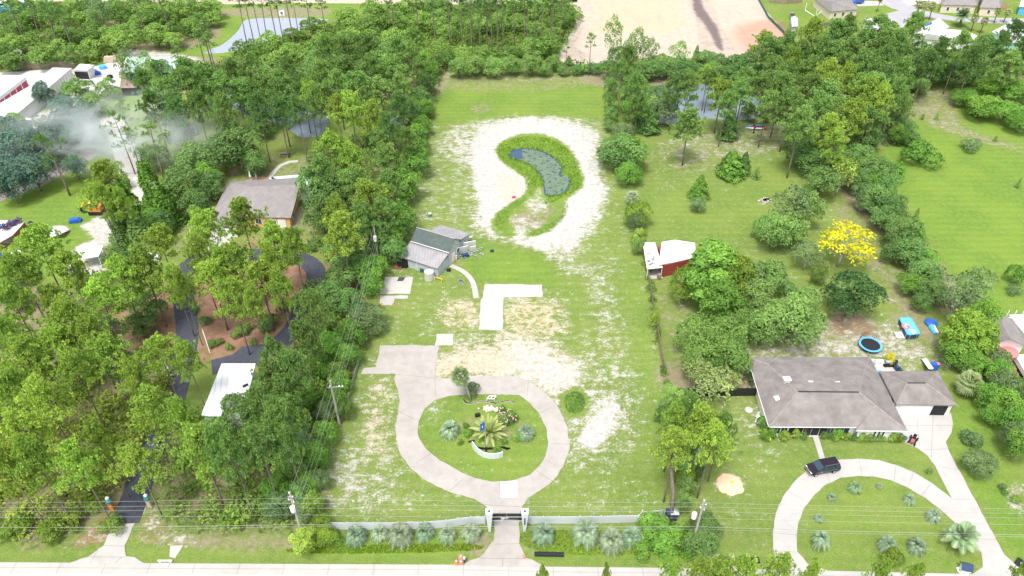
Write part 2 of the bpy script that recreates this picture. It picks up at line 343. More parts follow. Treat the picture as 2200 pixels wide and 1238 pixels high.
# the building site and the dirt road behind
SITE = [(1195, 128), (1215, 90), (1235, 60), (1240, -40), (1600, -60), (1640, 20), (1715, 105), (1725, 132), (1620, 128), (1400, 122), (1240, 140)]
paint(('sand', 'tan', 'dirt'), SITE, (1.3, 0.22, 0), 1.5, False)
paint('tan', [(1272, 70), (1285, 20), (1270, -30), (1450, -40), (1465, 50), (1430, 70)], 0.7, 4, False)
paint('tan', [(1272, 64), (1300, 58), (1430, 57), (1475, 46), (1475, 54), (1430, 66), (1300, 70)], 1.15, 1.0, False)
paint('litter', [(1570, 55), (1680, 40), (1720, 110), (1640, 130), (1580, 105)], 0.62, 9)
paint('litter', [(1450, 120), (1240, 125), (1260, 80), (1450, 80)], 0.12, 4)
paint('dirt', [(1470, -10), (1530, -5), (1560, 60), (1600, 120), (1500, 120), (1490, 60)], 1.3, 4)
paint('dirt', [(1490, -5), (1502, -5), (1515, 25), (1540, 60), (1553, 105), (1540, 100), (1520, 60), (1493, 25)], 2.6, 1.5)
paint('dirt', [(1200, 130), (1235, 70), (1255, 45), (1260, 60), (1245, 100), (1280, 125)], 1.4, 3)
for q in ([(-600, -60), (2200, -60), (1240, 8), (900, 9), (260, 8), (60, 0), (-600, -5)], [(-60, 20), (52, 24), (40, 52), (0, 60), (-60, 60)]):
    paint(('sand', 'tan', 'dirt'), q, (1.3, 0.4, 0), 2, False)
paint(('lush', 'sand', 'dirt'), [(380, 95), (470, 12), (900, 12), (700, 45), (500, 120), (420, 118)], (0.8, 0.02, 0.1), 3)
paint('lush', [(1120, 12), (1238, 12), (1230, 60), (1150, 60)], 0.8, 3)
paint('dirt', [(470, 20), (690, 14), (690, 36), (500, 36)], 0.7, 3)
paint(('sand', 'dirt'), [(255, 100), (310, 108), (400, 118), (440, 130), (440, 145), (260, 125)], (0.62, 0.6), 2)
paint(('sand', 'dirt'), [(160, 190), (200, 190), (215, 240), (150, 240)], (0.8, 0.3), 2)
paint(('sand', 'dirt'), [(40, 255), (110, 235), (200, 240), (190, 300), (60, 300)], (0.55, 0.5), 3)
for q in ([(1660, 30), (1760, 20), (1790, 60), (1720, 90)], [(1850, 20), (1880, 15), (1930, 25), (1900, 38)], [(1950, 12), (2200, 12), (2200, 40), (2030, 38)], [(2130, 60), (2060, 55), (2000, 48), (2150, 55), (2200, 100), (2120, 110)]):
    paint(('lush', 'sand', 'dirt'), q, (0.75, 0, 0), 2, False)
# under woods
for q in ([(0, 620), (200, 650), (330, 800), (380, 900), (300, 1000), (240, 1100), (0, 1140)], [(340, 870), (440, 880), (640, 760), (720, 680), (770, 640), (790, 700), (730, 900), (690, 1060), (650, 1130), (400, 1130), (330, 1060)], [(290, 120), (600, 130), (940, 120), (930, 230), (880, 420), (840, 520), (780, 560), (690, 400), (660, 340), (880, 280), (780, 200), (300, 200)],
          [(1300, 150), (1700, 150), (2200, 130), (2200, 180), (1940, 170), (1960, 260), (1850, 330), (1720, 250), (1300, 190)], [(1730, 330), (1830, 320), (1990, 520), (2080, 660), (2010, 660), (1900, 520)], [(0, 60), (420, 40), (460, 90), (250, 120), (0, 130)]):
    paint(('litter', 'dirt', 'lush'), q, (0.35, 0.8, 0.3), 4)
# ponds: real hollows
POND = [(1095, 328), (1104, 321), (1125, 318), (1150, 320), (1178, 330), (1197, 345), (1208, 360), (1203, 374), (1222, 378), (1223, 396), (1212, 412), (1190, 419), (1172, 416), (1168, 400), (1165, 381), (1150, 361), (1125, 346), (1100, 339)]
POND_N = [(440, 113), (478, 112), (520, 104), (560, 92), (640, 66), (694, 46), (695, 40), (600, 38), (548, 39), (525, 44), (515, 62), (500, 78), (478, 95), (455, 104)]
POND_W = [(470, 180), (560, 160), (650, 165), (700, 215), (695, 280), (650, 293), (620, 275), (560, 250), (500, 230)]
POND_E = [(1390, 192), (1420, 182), (1500, 181), (1570, 190), (1630, 212), (1640, 240), (1595, 256), (1500, 252), (1430, 265), (1398, 250)]
for p in (POND, POND_N, POND_W, POND_E):
    d = sdist(smooth_poly(G2(p), 4)); gz -= np.clip((d + 0.6) * 0.6, 0, 1.2)
    wv = np.clip((d + 1.0), 0, 1); A['sand'] *= 1 - wv; A['dirt'] = np.maximum(A['dirt'], wv * 0.6)
far = (gy < 44) | (np.abs(gx) > 240) | (gy > 312)
#gz += np.where(far, 0, 0.05 * np.sin(gx * 0.9) * np.sin(gy * 0.7) * 0)
nx, ny = len(xs), len(ys)
me = bpy.data.meshes.new('ground')
ii = (np.arange(ny - 1)[:, None] * nx + np.arange(nx - 1)[None, :]).ravel()
quads_ = np.stack([ii, ii + 1, ii + nx + 1, ii + nx], 1).astype(np.int32)
def mesh_from(name, co, faces, nside=4):
    me = bpy.data.meshes.new(name)
    me.vertices.add(len(co)); me.vertices.foreach_set('co', np.asarray(co, np.float32).ravel())
    nf = len(faces); me.loops.add(nf * nside); me.loops.foreach_set('vertex_index', np.asarray(faces, np.int32).ravel())
    me.polygons.add(nf); me.polygons.foreach_set('loop_start', np.arange(0, nf * nside, nside, dtype=np.int32))
    me.update(calc_edges=True); return me
me = mesh_from('ground', np.stack([gx, gy, gz], 1), quads_)
for k, v in A.items():
    at = me.attributes.new(k, 'FLOAT', 'POINT'); at.data.foreach_set('value', v.astype(np.float32))
ground = bpy.data.objects.new('ground', me); COL.objects.link(ground); tag(ground, kind='structure')
m, n, l, b = nodes('ground_mat')
geo = n.new('ShaderNodeNewGeometry')
def noise(sc, det=5, rough=0.6, stretch=None, dist=0.0):
    t = n.new('ShaderNodeTexNoise'); t.inputs['Scale'].default_value = sc; t.inputs['Detail'].default_value = det
    t.inputs['Roughness'].default_value = rough; t.inputs['Distortion'].default_value = dist
    if stretch:
        mp = n.new('ShaderNodeMapping'); mp.inputs['Scale'].default_value = stretch
        l.new(geo.outputs['Position'], mp.inputs['Vector']); l.new(mp.outputs['Vector'], t.inputs['Vector'])
    else: l.new(geo.outputs['Position'], t.inputs['Vector'])
    return t.outputs['Fac']
def attr(k):
    a = n.new('ShaderNodeAttribute'); a.attribute_name = k; return a.outputs['Fac']
def math_(op, a, b_=None, c=None):
    x = n.new('ShaderNodeMath'); x.operation = op
    for i, q in enumerate((a, b_, c)):
        if q is None: continue
        if isinstance(q, (int, float)): x.inputs[i].default_value = q
        else: l.new(q, x.inputs[i])
    return x.outputs[0]
def ramp(v, a, b_, lo=0.0, hi=1.0, typ='SMOOTHSTEP'):
    x = n.new('ShaderNodeMapRange'); x.interpolation_type = typ
    l.new(v, x.inputs['Value']); x.inputs['From Min'].default_value = a; x.inputs['From Max'].default_value = b_
    x.inputs['To Min'].default_value = lo; x.inputs['To Max'].default_value = hi; return x.outputs['Result']
def mix(f, a, b_):
    x = n.new('ShaderNodeMix'); x.data_type = 'RGBA'
    if isinstance(f, float): x.inputs['Factor'].default_value = f
    else: l.new(f, x.inputs['Factor'])
    for s_, q in ((6, a), (7, b_)):
        if isinstance(q, tuple): x.inputs[s_].default_value = (*q, 1)
        else: l.new(q, x.inputs[s_])
    return x.outputs[2]
def mask(noise_, amount, width=0.05):
    thr = math_('MULTIPLY_ADD', amount, -0.62, 0.80)      # amount 0 -> 0.80, 1 -> 0.18
    dlt = math_('SUBTRACT', noise_, thr)
    return ramp(dlt, -width, width)
nf = noise(1.1, 8, 0.72); nb = noise(0.09, 4, 0.6); nm = noise(0.35, 6, 0.65, dist=0.4); nh = noise(5.0, 4, 0.7)
nst = noise(1.0, 7, 0.7, (0.65, 1.0, 1.0), 0.3); nfi = noise(2.8, 5, 0.75); nbig = noise(0.03, 3, 0.5)
comb = math_('MULTIPLY_ADD', math_('ADD', math_('ADD', math_('MULTIPLY', nst, 0.40), math_('MULTIPLY', nfi, 0.35)), math_('MULTIPLY', nm, 0.25)), 2.1, -0.55)
g1 = mix(ramp(nb, 0.35, 0.65), (0.145, 0.215, 0.050), (0.200, 0.260, 0.066))
g2 = mix(ramp(nb, 0.35, 0.65), (0.130, 0.255, 0.032), (0.195, 0.315, 0.038))
gr = mix(ramp(math_('ADD', attr('lush'), math_('MULTIPLY_ADD', nm, 1.2, -0.6)), 0.2, 1.0), g1, g2)
gr = mix(ramp(nf, 0.38, 0.66, 0, 0.62), gr, (0.27, 0.315, 0.105))
patch = math_('MULTIPLY', ramp(noise(0.22, 5, 0.7), 0.45, 0.68, 0, 0.55), math_('SUBTRACT', 1.1, attr('lush'))); gr = mix(patch, gr, (0.235, 0.265, 0.09))
gr = mix(ramp(nh, 0.40, 0.62, 0.35, 0.0), gr, (0.05, 0.095, 0.012))
mow = n.new('ShaderNodeTexWave'); mow.bands_direction = 'Y'; mow.inputs['Scale'].default_value = 0.14; mow.inputs['Distortion'].default_value = 1.5; mow.inputs['Detail Scale'].default_value = 0.3; l.new(geo.outputs['Position'], mow.inputs['Vector'])
gr = mix(math_('MULTIPLY', mow.outputs['Fac'], 0.16), gr, (0.075, 0.15, 0.02))
dirtm = mask(math_('ADD', math_('MULTIPLY', nf, 0.5), math_('MULTIPLY', nm, 0.5)), attr('dirt'), 0.10)
c = mix(math_('MULTIPLY', dirtm, 0.75), gr, mix(ramp(nf, 0.35, 0.65), (0.20, 0.17, 0.115), (0.31, 0.26, 0.19)))
lm = mask(nf, attr('litter'), 0.10)
c = mix(lm, c, mix(ramp(nm, 0.35, 0.65), (0.22, 0.125, 0.085), (0.31, 0.19, 0.135)))
sandc = mix(attr('tan'), mix(ramp(nf, 0.3, 0.7), (0.37, 0.35, 0.325), (0.54, 0.53, 0.515)), mix(ramp(nf, 0.3, 0.7), (0.46, 0.34, 0.20), (0.58, 0.46, 0.31)))
c = mix(math_('MULTIPLY', mask(comb, math_('MULTIPLY', attr('sand'), 1.12), 0.16), 0.5), c, (0.33, 0.31, 0.20))
sm = mask(comb, attr('sand'), 0.11)
c = mix(sm, c, sandc)
c = mix(math_('MULTIPLY', ramp(attr('sand'), 1.05, 1.2), 0.6), c, mix(ramp(nm, 0.35, 0.65), (0.40, 0.325, 0.265), (0.49, 0.415, 0.355)))
c = mix(math_('MULTIPLY', ramp(attr('sand'), 1.05, 1.2), math_('MULTIPLY', attr('tan'), 0.8)), c, (0.50, 0.405, 0.28))
c = mix(math_('MULTIPLY', ramp(attr('sand'), 1.05, 1.2), ramp(noise(0.5, 6, 0.7, (1.0, 0.12, 1.0), 0.8), 0.5, 0.72, 0, 0.55)), c, (0.36, 0.30, 0.27))
# bare soil of the building site: dark tracks and reddish clay show over the sand
site = math_('MULTIPLY', ramp(attr('sand'), 1.05, 1.2), ramp(math_('ADD', math_('SUBTRACT', attr('dirt'), 0.9), math_('MULTIPLY_ADD', nm, 2.4, -1.2)), 0.0, 1.6))
c = mix(site, c, (0.16, 0.13, 0.13))
c = mix(math_('MULTIPLY', ramp(attr('sand'), 1.05, 1.2), ramp(math_('ADD', attr('litter'), math_('MULTIPLY_ADD', nm, 0.6, -0.3)), 0.2, 0.8)), c, (0.44, 0.25, 0.18))
l.new(c, b.inputs['Base Color']); b.inputs['Roughness'].default_value = 0.95; b.inputs['Specular IOR Level'].default_value = 0.1
bp = n.new('ShaderNodeBump'); bp.inputs['Strength'].default_value = 0.5; bp.inputs['Distance'].default_value = 0.25
l.new(nh, bp.inputs['Height']); l.new(bp.outputs['Normal'], b.inputs['Normal'])
me.materials.append(m)

# ------------------------------------------------------------------ water
def watermat(name, col, rough=0.06):
    m, n, l, b = nodes(name)
    b.inputs['Base Color'].default_value = (*col, 1); b.inputs['Roughness'].default_value = rough
    b.inputs['Specular IOR Level'].default_value = 0.9; b.inputs['IOR'].default_value = 1.5
    tx = n.new('ShaderNodeTexNoise'); tx.inputs['Scale'].default_value = 1.2
    g = n.new('ShaderNodeNewGeometry'); l.new(g.outputs['Position'], tx.inputs['Vector'])
    bp = n.new('ShaderNodeBump'); bp.inputs['Strength'].default_value = 0.08; l.new(tx.outputs['Fac'], bp.inputs['Height'])
    l.new(bp.outputs['Normal'], b.inputs['Normal']); M[name] = m
watermat('water_centre', (0.03, 0.07, 0.14)); watermat('water_pale', (0.30, 0.34, 0.42)); watermat('water_dark', (0.03, 0.04, 0.05)); watermat('water_mid', (0.19, 0.24, 0.30))
for p, mm in ((POND, 'water_centre'), (POND_N, 'water_pale'), (POND_W, 'water_mid'), (POND_E, 'water_mid')):
    g = smooth_poly(G2(p), 4); c0 = sum((Vector(q) for q in g), Vector((0, 0))) / len(g)
    g = [tuple(Vector(q) + (Vector(q) - c0).normalized() * 0.9) for q in g]
    tag(MB().prism(g, -0.5, -0.22).build('water', mm), kind='structure')
# lily pads
rs = random.Random(4); mb = MB(); pd = smooth_poly(G2(POND), 4)
xx = np.array([rs.uniform(0, 1) for _ in range(9000)]) ; pa = np.array(pd)
x0, y0 = pa.min(0); x1, y1 = pa.max(0)
pxs = x0 + (x1 - x0) * xx; pys = y0 + (y1 - y0) * np.array([rs.uniform(0, 1) for _ in range(9000)])
dd = sdist(pd, pxs, pys); clear = P(1108, 330); cnt = 0
for X, Y, d in zip(pxs, pys, dd):
    q = px((X, Y, 0))
    if d < 0.3 or (q[0] < 1122 and q[1] < 342) or cnt > 2600: continue
    if sin(X * 2.1 + 2) * sin(Y * 1.9 + X * .5) > 0.55 and rs.random() < .7: continue
    r = rs.uniform(0.10, 0.22); a = rs.uniform(0, 6.3); z = -0.2 + rs.uniform(0, 0.02); cnt += 1
    mb.add([(X + r * cos(a + t * 0.95), Y + r * sin(a + t * 0.95), z) for t in range(7)], [tuple(range(7))])
tag(mb.build('lily_pads', 'lily'), 'pale green lily pads floating over most of the bean shaped pond', 'lily pads', kind='stuff')

# ------------------------------------------------------------------ paving
def pave(name, col, joint=0.0, var=0.14, sc=0.6):
    m, n, l, b = nodes(name)
    g = n.new('ShaderNodeNewGeometry')
    a1 = n.new('ShaderNodeTexNoise'); a1.inputs['Scale'].default_value = sc; a1.inputs['Detail'].default_value = 8; a1.inputs['Roughness'].default_value = 0.7
    a2 = n.new('ShaderNodeTexNoise'); a2.inputs['Scale'].default_value = 0.15; a2.inputs['Detail'].default_value = 4
    l.new(g.outputs['Position'], a1.inputs['Vector']); l.new(g.outputs['Position'], a2.inputs['Vector'])
    s = n.new('ShaderNodeMath'); s.operation = 'ADD'; l.new(a1.outputs['Fac'], s.inputs[0]); l.new(a2.outputs['Fac'], s.inputs[1])
    r = n.new('ShaderNodeMapRange'); l.new(s.outputs[0], r.inputs['Value']); r.inputs['From Min'].default_value = 0.7; r.inputs['From Max'].default_value = 1.3
    r.inputs['To Min'].default_value = 1 - var; r.inputs['To Max'].default_value = 1 + var * 0.7
    v = n.new('ShaderNodeVectorMath'); v.operation = 'SCALE'; v.inputs[0].default_value = col; l.new(r.outputs['Result'], v.inputs['Scale'])
    a3 = n.new('ShaderNodeTexNoise'); a3.inputs['Scale'].default_value = 0.45; a3.inputs['Detail'].default_value = 6; a3.inputs['Distortion'].default_value = 1.2; l.new(g.outputs['Position'], a3.inputs['Vector'])
    r3 = n.new('ShaderNodeMapRange'); l.new(a3.outputs['Fac'], r3.inputs['Value']); r3.inputs['From Min'].default_value = 0.55; r3.inputs['From Max'].default_value = 0.75; r3.inputs['To Max'].default_value = 0.35
    mx = n.new('ShaderNodeMix'); mx.data_type = 'RGBA'; l.new(r3.outputs['Result'], mx.inputs['Factor']); l.new(v.outputs['Vector'], mx.inputs[6]); mx.inputs[7].default_value = (col[0] * .72, col[1] * .66, col[2] * .6, 1)
    l.new(mx.outputs[2], b.inputs['Base Color']); b.inputs['Roughness'].default_value = 0.85; b.inputs['Specular IOR Level'].default_value = 0.25
    M[name] = m
pave('concrete', (0.385, 0.362, 0.34)); pave('concrete_white', (0.42, 0.41, 0.395), 0, 0.07); pave('concrete_old', (0.47, 0.45, 0.42), 0, 0.12)
pave('asphalt', (0.066, 0.072, 0.098), 0, 0.35, 1.2); pave('asphalt_pale', (0.36, 0.35, 0.38), 0, 0.1); pave('line', (0.62, 0.62, 0.62)); pave('joint_m', (0.27, 0.25, 0.235))
pave('yard', (0.58, 0.56, 0.57), 0, 0.12); pave('track', (0.27, 0.235, 0.22), 0, 0.2, 1.5); pave('gravel', (0.50, 0.47, 0.45), 0, 0.2, 3)
def sheet(name, pts, m, top=0.06, holes=(), sm=0, world=False):
    poly = pts if world else G2(pts)
    if sm: poly = smooth_poly(poly, sm)
    return tag(MB().prism(poly, -0.05, top, [G2(h) if not world else h for h in holes]).build(name, m), kind='structure')
def strips(parent, segs, wd=0.07, z=0.064, m='joint_m', name='joint'):
    mb = MB()
    for s_ in segs:
        a, b_ = P(*s_[:2]), P(*s_[2:]); d = (b_ - a).normalized(); q = Vector((-d.y, d.x, 0)) * wd / 2; zz = Vector((0, 0, z))
        mb.add([a - q + zz, b_ - q + zz, b_ + q + zz, a + q + zz], [(0, 1, 2, 3)])
    return mb.build(name, m, parent)
def rag(pts, seed, amp=0.5, step=1.2):
    """ragged, broken slab edge"""
    r = random.Random(seed); w_ = G2(pts); out = []
    for i, a in enumerate(w_):
        a = Vector(a); b_ = Vector(w_[(i + 1) % len(w_)]); k = max(1, int((b_ - a).length / step)); nn = Vector((b_.y - a.y, a.x - b_.x)).normalized()
        for j in range(k): out.append(tuple(a.lerp(b_, j / k) + nn * (r.uniform(-amp, amp) * 0.5 if j else 0)))
    return out
up = [(-700, 1204), (0, 1208.5), (150, 1210)]
edge = [(-900, 1203), (0, 1208.5), (380, 1211), (1000, 1214), (1170, 1218), (1570, 1222), (2088, 1234), (2300, 1239), (3000, 1254)]
lo = [(x, y + 24) for x, y in edge]; lo2 = [(x, y + 28) for x, y in edge]; lo3 = [(x, y + 320) for x, y in edge]
shoulder = sheet('pavement', edge + lo[::-1], 'concrete_white', 0.05)
sheet('road_line', lo + lo2[::-1], 'line', 0.012); sheet('road', lo2 + lo3[::-1], 'asphalt_pale', 0.008)
js = [(x, np.interp(x, [e[0] for e in edge], [e[1] for e in edge]), x + (1100 - x) * -0.012, np.interp(x, [e[0] for e in edge], [e[1] for e in edge]) + 24) for x in range(-60, 2260, 96)]
strips(shoulder, js, 0.06, 0.056)
strips(shoulder, [(edge[i][0], edge[i][1] + 11, edge[i + 1][0], edge[i + 1][1] + 11) for i in range(len(edge) - 1)], 0.05, 0.057)
DR = [(817, 743), (880, 742), (943, 744), (938, 780), (934, 813), (960, 814), (1020, 808), (1100, 809), (1137, 817), (1163, 838), (1185, 858), (1203, 882), (1218, 915), (1224, 950), (1220, 978), (1210, 1003), (1198, 1022), (1185, 1036), (1160, 1055), (1133, 1071), (1122, 1088), (1117, 1105), (1115, 1168), (1128, 1199), (1143, 1203), (1172, 1217), (1168, 1219.5), (990, 1215.5), (988, 1213), (1031, 1198), (1055, 1168), (1062, 1160), (1062, 1120), (1055, 1102), (1040, 1085), (1020, 1073), (995, 1065), (960, 1055), (918, 1035), (885, 1010), (862, 980), (851, 945), (850, 920), (853, 895), (858, 870), (855, 840), (848, 815), (850, 804), (775, 804), (783, 791), (808, 789)]
drive = sheet('driveway', rag(DR, 11, .22, .7), 'concrete', 0.07, [rag(ISL, 12, .15, .7)], world=True)
strips(drive, [(1135, 817, 1133, 850), (1150, 893, 1183, 876), (1182, 954, 1224, 955), (1153, 1012, 1187, 1035), (995, 1030, 967, 1055), (932, 972, 893, 996), (900, 905, 856, 885), (934, 813, 936, 850), (1062, 1170, 1115, 1169), (1031, 1200, 1130, 1201), (1080, 1201, 1080, 1217), (1060, 1104, 1118, 1104), (848, 805, 934, 813), (1074, 1036, 1073, 1074), (1040, 1085, 1120, 1090)], 0.09, 0.074)
sheet('driveway_slab', [(1075, 1036), (1111, 1033.5), (1112, 1070), (1073.5, 1070)], 'line', 0.078)
s1 = tag(MB().prism(rag([(828, 596), (887, 596), (881, 632), (816, 632)], 1, .25), -.05, .09).build('slab', 'concrete_old'), kind='structure')
sheet('slab', rag([(816, 635), (877, 636), (876, 642), (848, 642), (845, 657), (815, 656)], 2, .25), 'concrete_white', 0.08, world=True)
sheet('slab_patch', rag([(857, 596.5), (871, 596.5), (866, 605), (853, 605)], 3, .4), 'asphalt', 0.096, world=True)
sheet('slab', rag([(1041, 612), (1165, 612), (1165, 638), (1083, 639), (1079, 711), (1028, 709), (1033, 645), (1038, 640)], 4, .35), 'concrete_old', 0.08, world=True)
sheet('slab', rag([(938, 718), (975, 718), (972, 743), (934, 743)], 5, .3), 'concrete_old', 0.08, world=True)
sheet('path', ribbon(smooth_poly(G2([(968, 571), (985, 578), (1003, 590), (1017, 610), (1023, 641)]), 5, False), 1.05), 'concrete_white', 0.07, world=True)
# left drive
ap = [(245, 1125), (290, 1125), (268, 1173), (271, 1196), (290, 1198), (312, 1212), (145, 1211), (190, 1197), (223, 1173)]
apo = sheet('driveway', rag(ap, 14, .2, .7), 'concrete_white', 0.07, world=True)
strips(apo, [(223, 1173, 268, 1174), (190, 1197, 270, 1198), (215, 1173, 195, 1211), (262, 1197, 247, 1211)], 0.07, 0.074)
LD = smooth_poly(G2([(268, 1126), (281, 1092), (300, 1040), (322, 980), (345, 915), (368, 870), (385, 810), (397, 760), (402, 715), (399, 670), (392, 630), (392, 590), (420, 560), (470, 550), (520, 548), (580, 548), (630, 552), (665, 566), (680, 590), (672, 622), (652, 665), (632, 705), (600, 738), (560, 760), (510, 776), (455, 790)]), 5, False)
sheet('driveway', ribbon(LD, 3.9), 'asphalt', 0.055, world=True)
sheet('driveway', [(378, 585), (432, 540), (540, 546), (530, 570), (425, 590)], 'asphalt', 0.050)
sheet('driveway', [(520, 745), (610, 735), (570, 782), (478, 782)], 'asphalt', 0.050)
sheet('patio', [(443, 539), (487, 537), (504, 500), (456, 497)], 'concrete_white', 0.08)
# right drive
RD = [(1680, 1224.5), (1667, 1203), (1661, 1178), (1660, 1145), (1667, 1103), (1682, 1068), (1707, 1035), (1734, 1010), (1770, 994), (1805, 988), (1845, 986), (1888, 989), (1925, 1000), (1963, 1015), (2001, 1038), (2045, 1072), (2036, 1055), (2026, 1036), (2008, 1000), (1993, 980), (1970, 963), (1945, 952), (1930, 930), (1905, 880), (2040, 880), (2047, 910), (2043, 932), (2032, 950), (2041, 975), (2076, 1040), (2116, 1115), (2158, 1193), (2196, 1226), (2185, 1237), (2088, 1235), (2111, 1219), (2108, 1188), (2081, 1153), (2066, 1138), (2051, 1123), (2026, 1100), (1988, 1070), (1950, 1048), (1913, 1032), (1875, 1024), (1845, 1023), (1805, 1027), (1775, 1041), (1750, 1063), (1728, 1091), (1715, 1123), (1711, 1153), (1713, 1186), (1735, 1212), (1782, 1228)]
rdr = sheet('driveway', rag(RD, 13, .12, .8), 'concrete_white', 0.07, world=True)
strips(rdr, [(1845, 986, 1852, 1023), (1925, 1000, 1920, 1035), (1770, 994, 1782, 1038), (1690, 1055, 1735, 1080), (1660, 1145, 1711, 1150), (2001, 1038, 1980, 1065), (2060, 1010, 2008, 1002), (2095, 1075, 2045, 1073), (2140, 1160, 2085, 1158), (1963, 1015, 1950, 1048), (1661, 1184, 1713, 1187), (1970, 900, 1975, 960), (1940, 915, 2045, 915), (2005, 885, 2000, 985), (2035, 965, 1985, 968)], 0.06, 0.074)
sheet('path', [(1743, 928), (1755, 928), (1773, 988), (1762, 991)], 'concrete_white', 0.065)
sheet('slab', [(1513, 1191), (1577, 1191), (1579, 1209), (1618, 1223), (1480, 1221), (1512, 1208)], 'concrete', 0.055)
sheet('patio', [(1858, 770), (1925, 776), (1932, 800), (1880, 815)], 'concrete_old', 0.07)
# neighbourhood streets, storage yard, tracks
sheet('road', [(1870, -40), (1895, 8), (1915, 18), (1955, 30), (1990, 38), (2060, 46), (2120, 50), (2260, 52), (2260, 42), (2120, 38), (2055, 37), (2015, 30), (1975, 20), (1955, 10), (1925, -40)], 'asphalt_pale', 0.05)
sheet('driveway', [(1845, 2), (1885, 3), (1900, 12), (1845, 14), (1832, 8)], 'concrete_white', 0.06)
sheet('driveway', [(1935, 2), (2030, -8), (2035, 8), (1950, 12)], 'concrete_white', 0.06)
sheet('driveway', [(1905, 30), (1935, 22), (1960, 32), (1940, 60), (1880, 48)], 'asphalt_pale', 0.06)
sheet('yard', [(-120, 164), (100, 150), (180, 150), (262, 128), (258, 190), (230, 200), (205, 205), (180, 180), (110, 190), (20, 270), (-120, 300)], 'yard', 0.05)
sheet('track', ribbon(G2([(-60, 446), (0, 422), (80, 392), (160, 352), (200, 326)]), 5), 'track', 0.05, world=True)
sheet('track', ribbon(G2([(235, 250), (262, 300), (275, 345), (283, 372)]), 5.5), 'gravel', 0.05, world=True)
sheet('track', ribbon(G2([(285, 372), (300, 392), (296, 425), (270, 460), (245, 500)]), 3), 'gravel', 0.046, world=True)
sheet('path', ribbon(G2([(578, 384), (590, 368), (602, 356), (622, 348), (640, 347)]), 1.1), 'concrete_old', 0.06, world=True)
sheet('path', ribbon(G2([(632, 488), (640, 465), (648, 445)]), 1.3), 'concrete', 0.06, world=True)
# ------------------------------------------------------------------ foliage building (numpy)
def norm(a): return a / (np.linalg.norm(a, axis=-1, keepdims=True) + 1e-9)
def leaf_quads(c, nrm, size, asp, rng):
    """one four-sided leaf (pointed at both ends) for each centre"""
    r = rng.normal(size=c.shape); t = norm(np.cross(nrm, r)); b_ = np.cross(nrm, t)
    s = size[:, None]
    v = np.stack([c + t * s, c + b_ * s * asp + nrm * s * .15, c - t * s, c - b_ * s * asp + nrm * s * .15], 1)
    return v.reshape(-1, 3)
def leaf_mesh(name, v, tone, m):
    nq = len(v) // 4; me = mesh_from(name, v, np.arange(nq * 4).reshape(-1, 4))
    at = me.attributes.new('tone', 'FLOAT', 'POINT'); at.data.foreach_set('value', np.repeat(np.clip(tone, 0, 1), 4).astype(np.float32) if len(tone) == nq else np.clip(tone, 0, 1).astype(np.float32))
    me.materials.append(M[m]); return me
def sph(n, rng, up=0.0):
    d = norm(rng.normal(size=(n, 3))); d[:, 2] = np.where(d[:, 2] < -0.3, -d[:, 2], d[:, 2]); return norm(d + np.array([0, 0, up]))
def mb_mesh(mb, name, m, smooth=True):
    me = bpy.data.meshes.new(name); me.from_pydata([tuple(v) for v in mb.v], [], mb.f)
    bm = bmesh.new(); bm.from_mesh(me); bmesh.ops.recalc_face_normals(bm, faces=bm.faces[:]); bm.to_mesh(me); bm.free()
    me.materials.append(M[m]); me.polygons.foreach_set('use_smooth', [smooth] * len(me.polygons)); return me
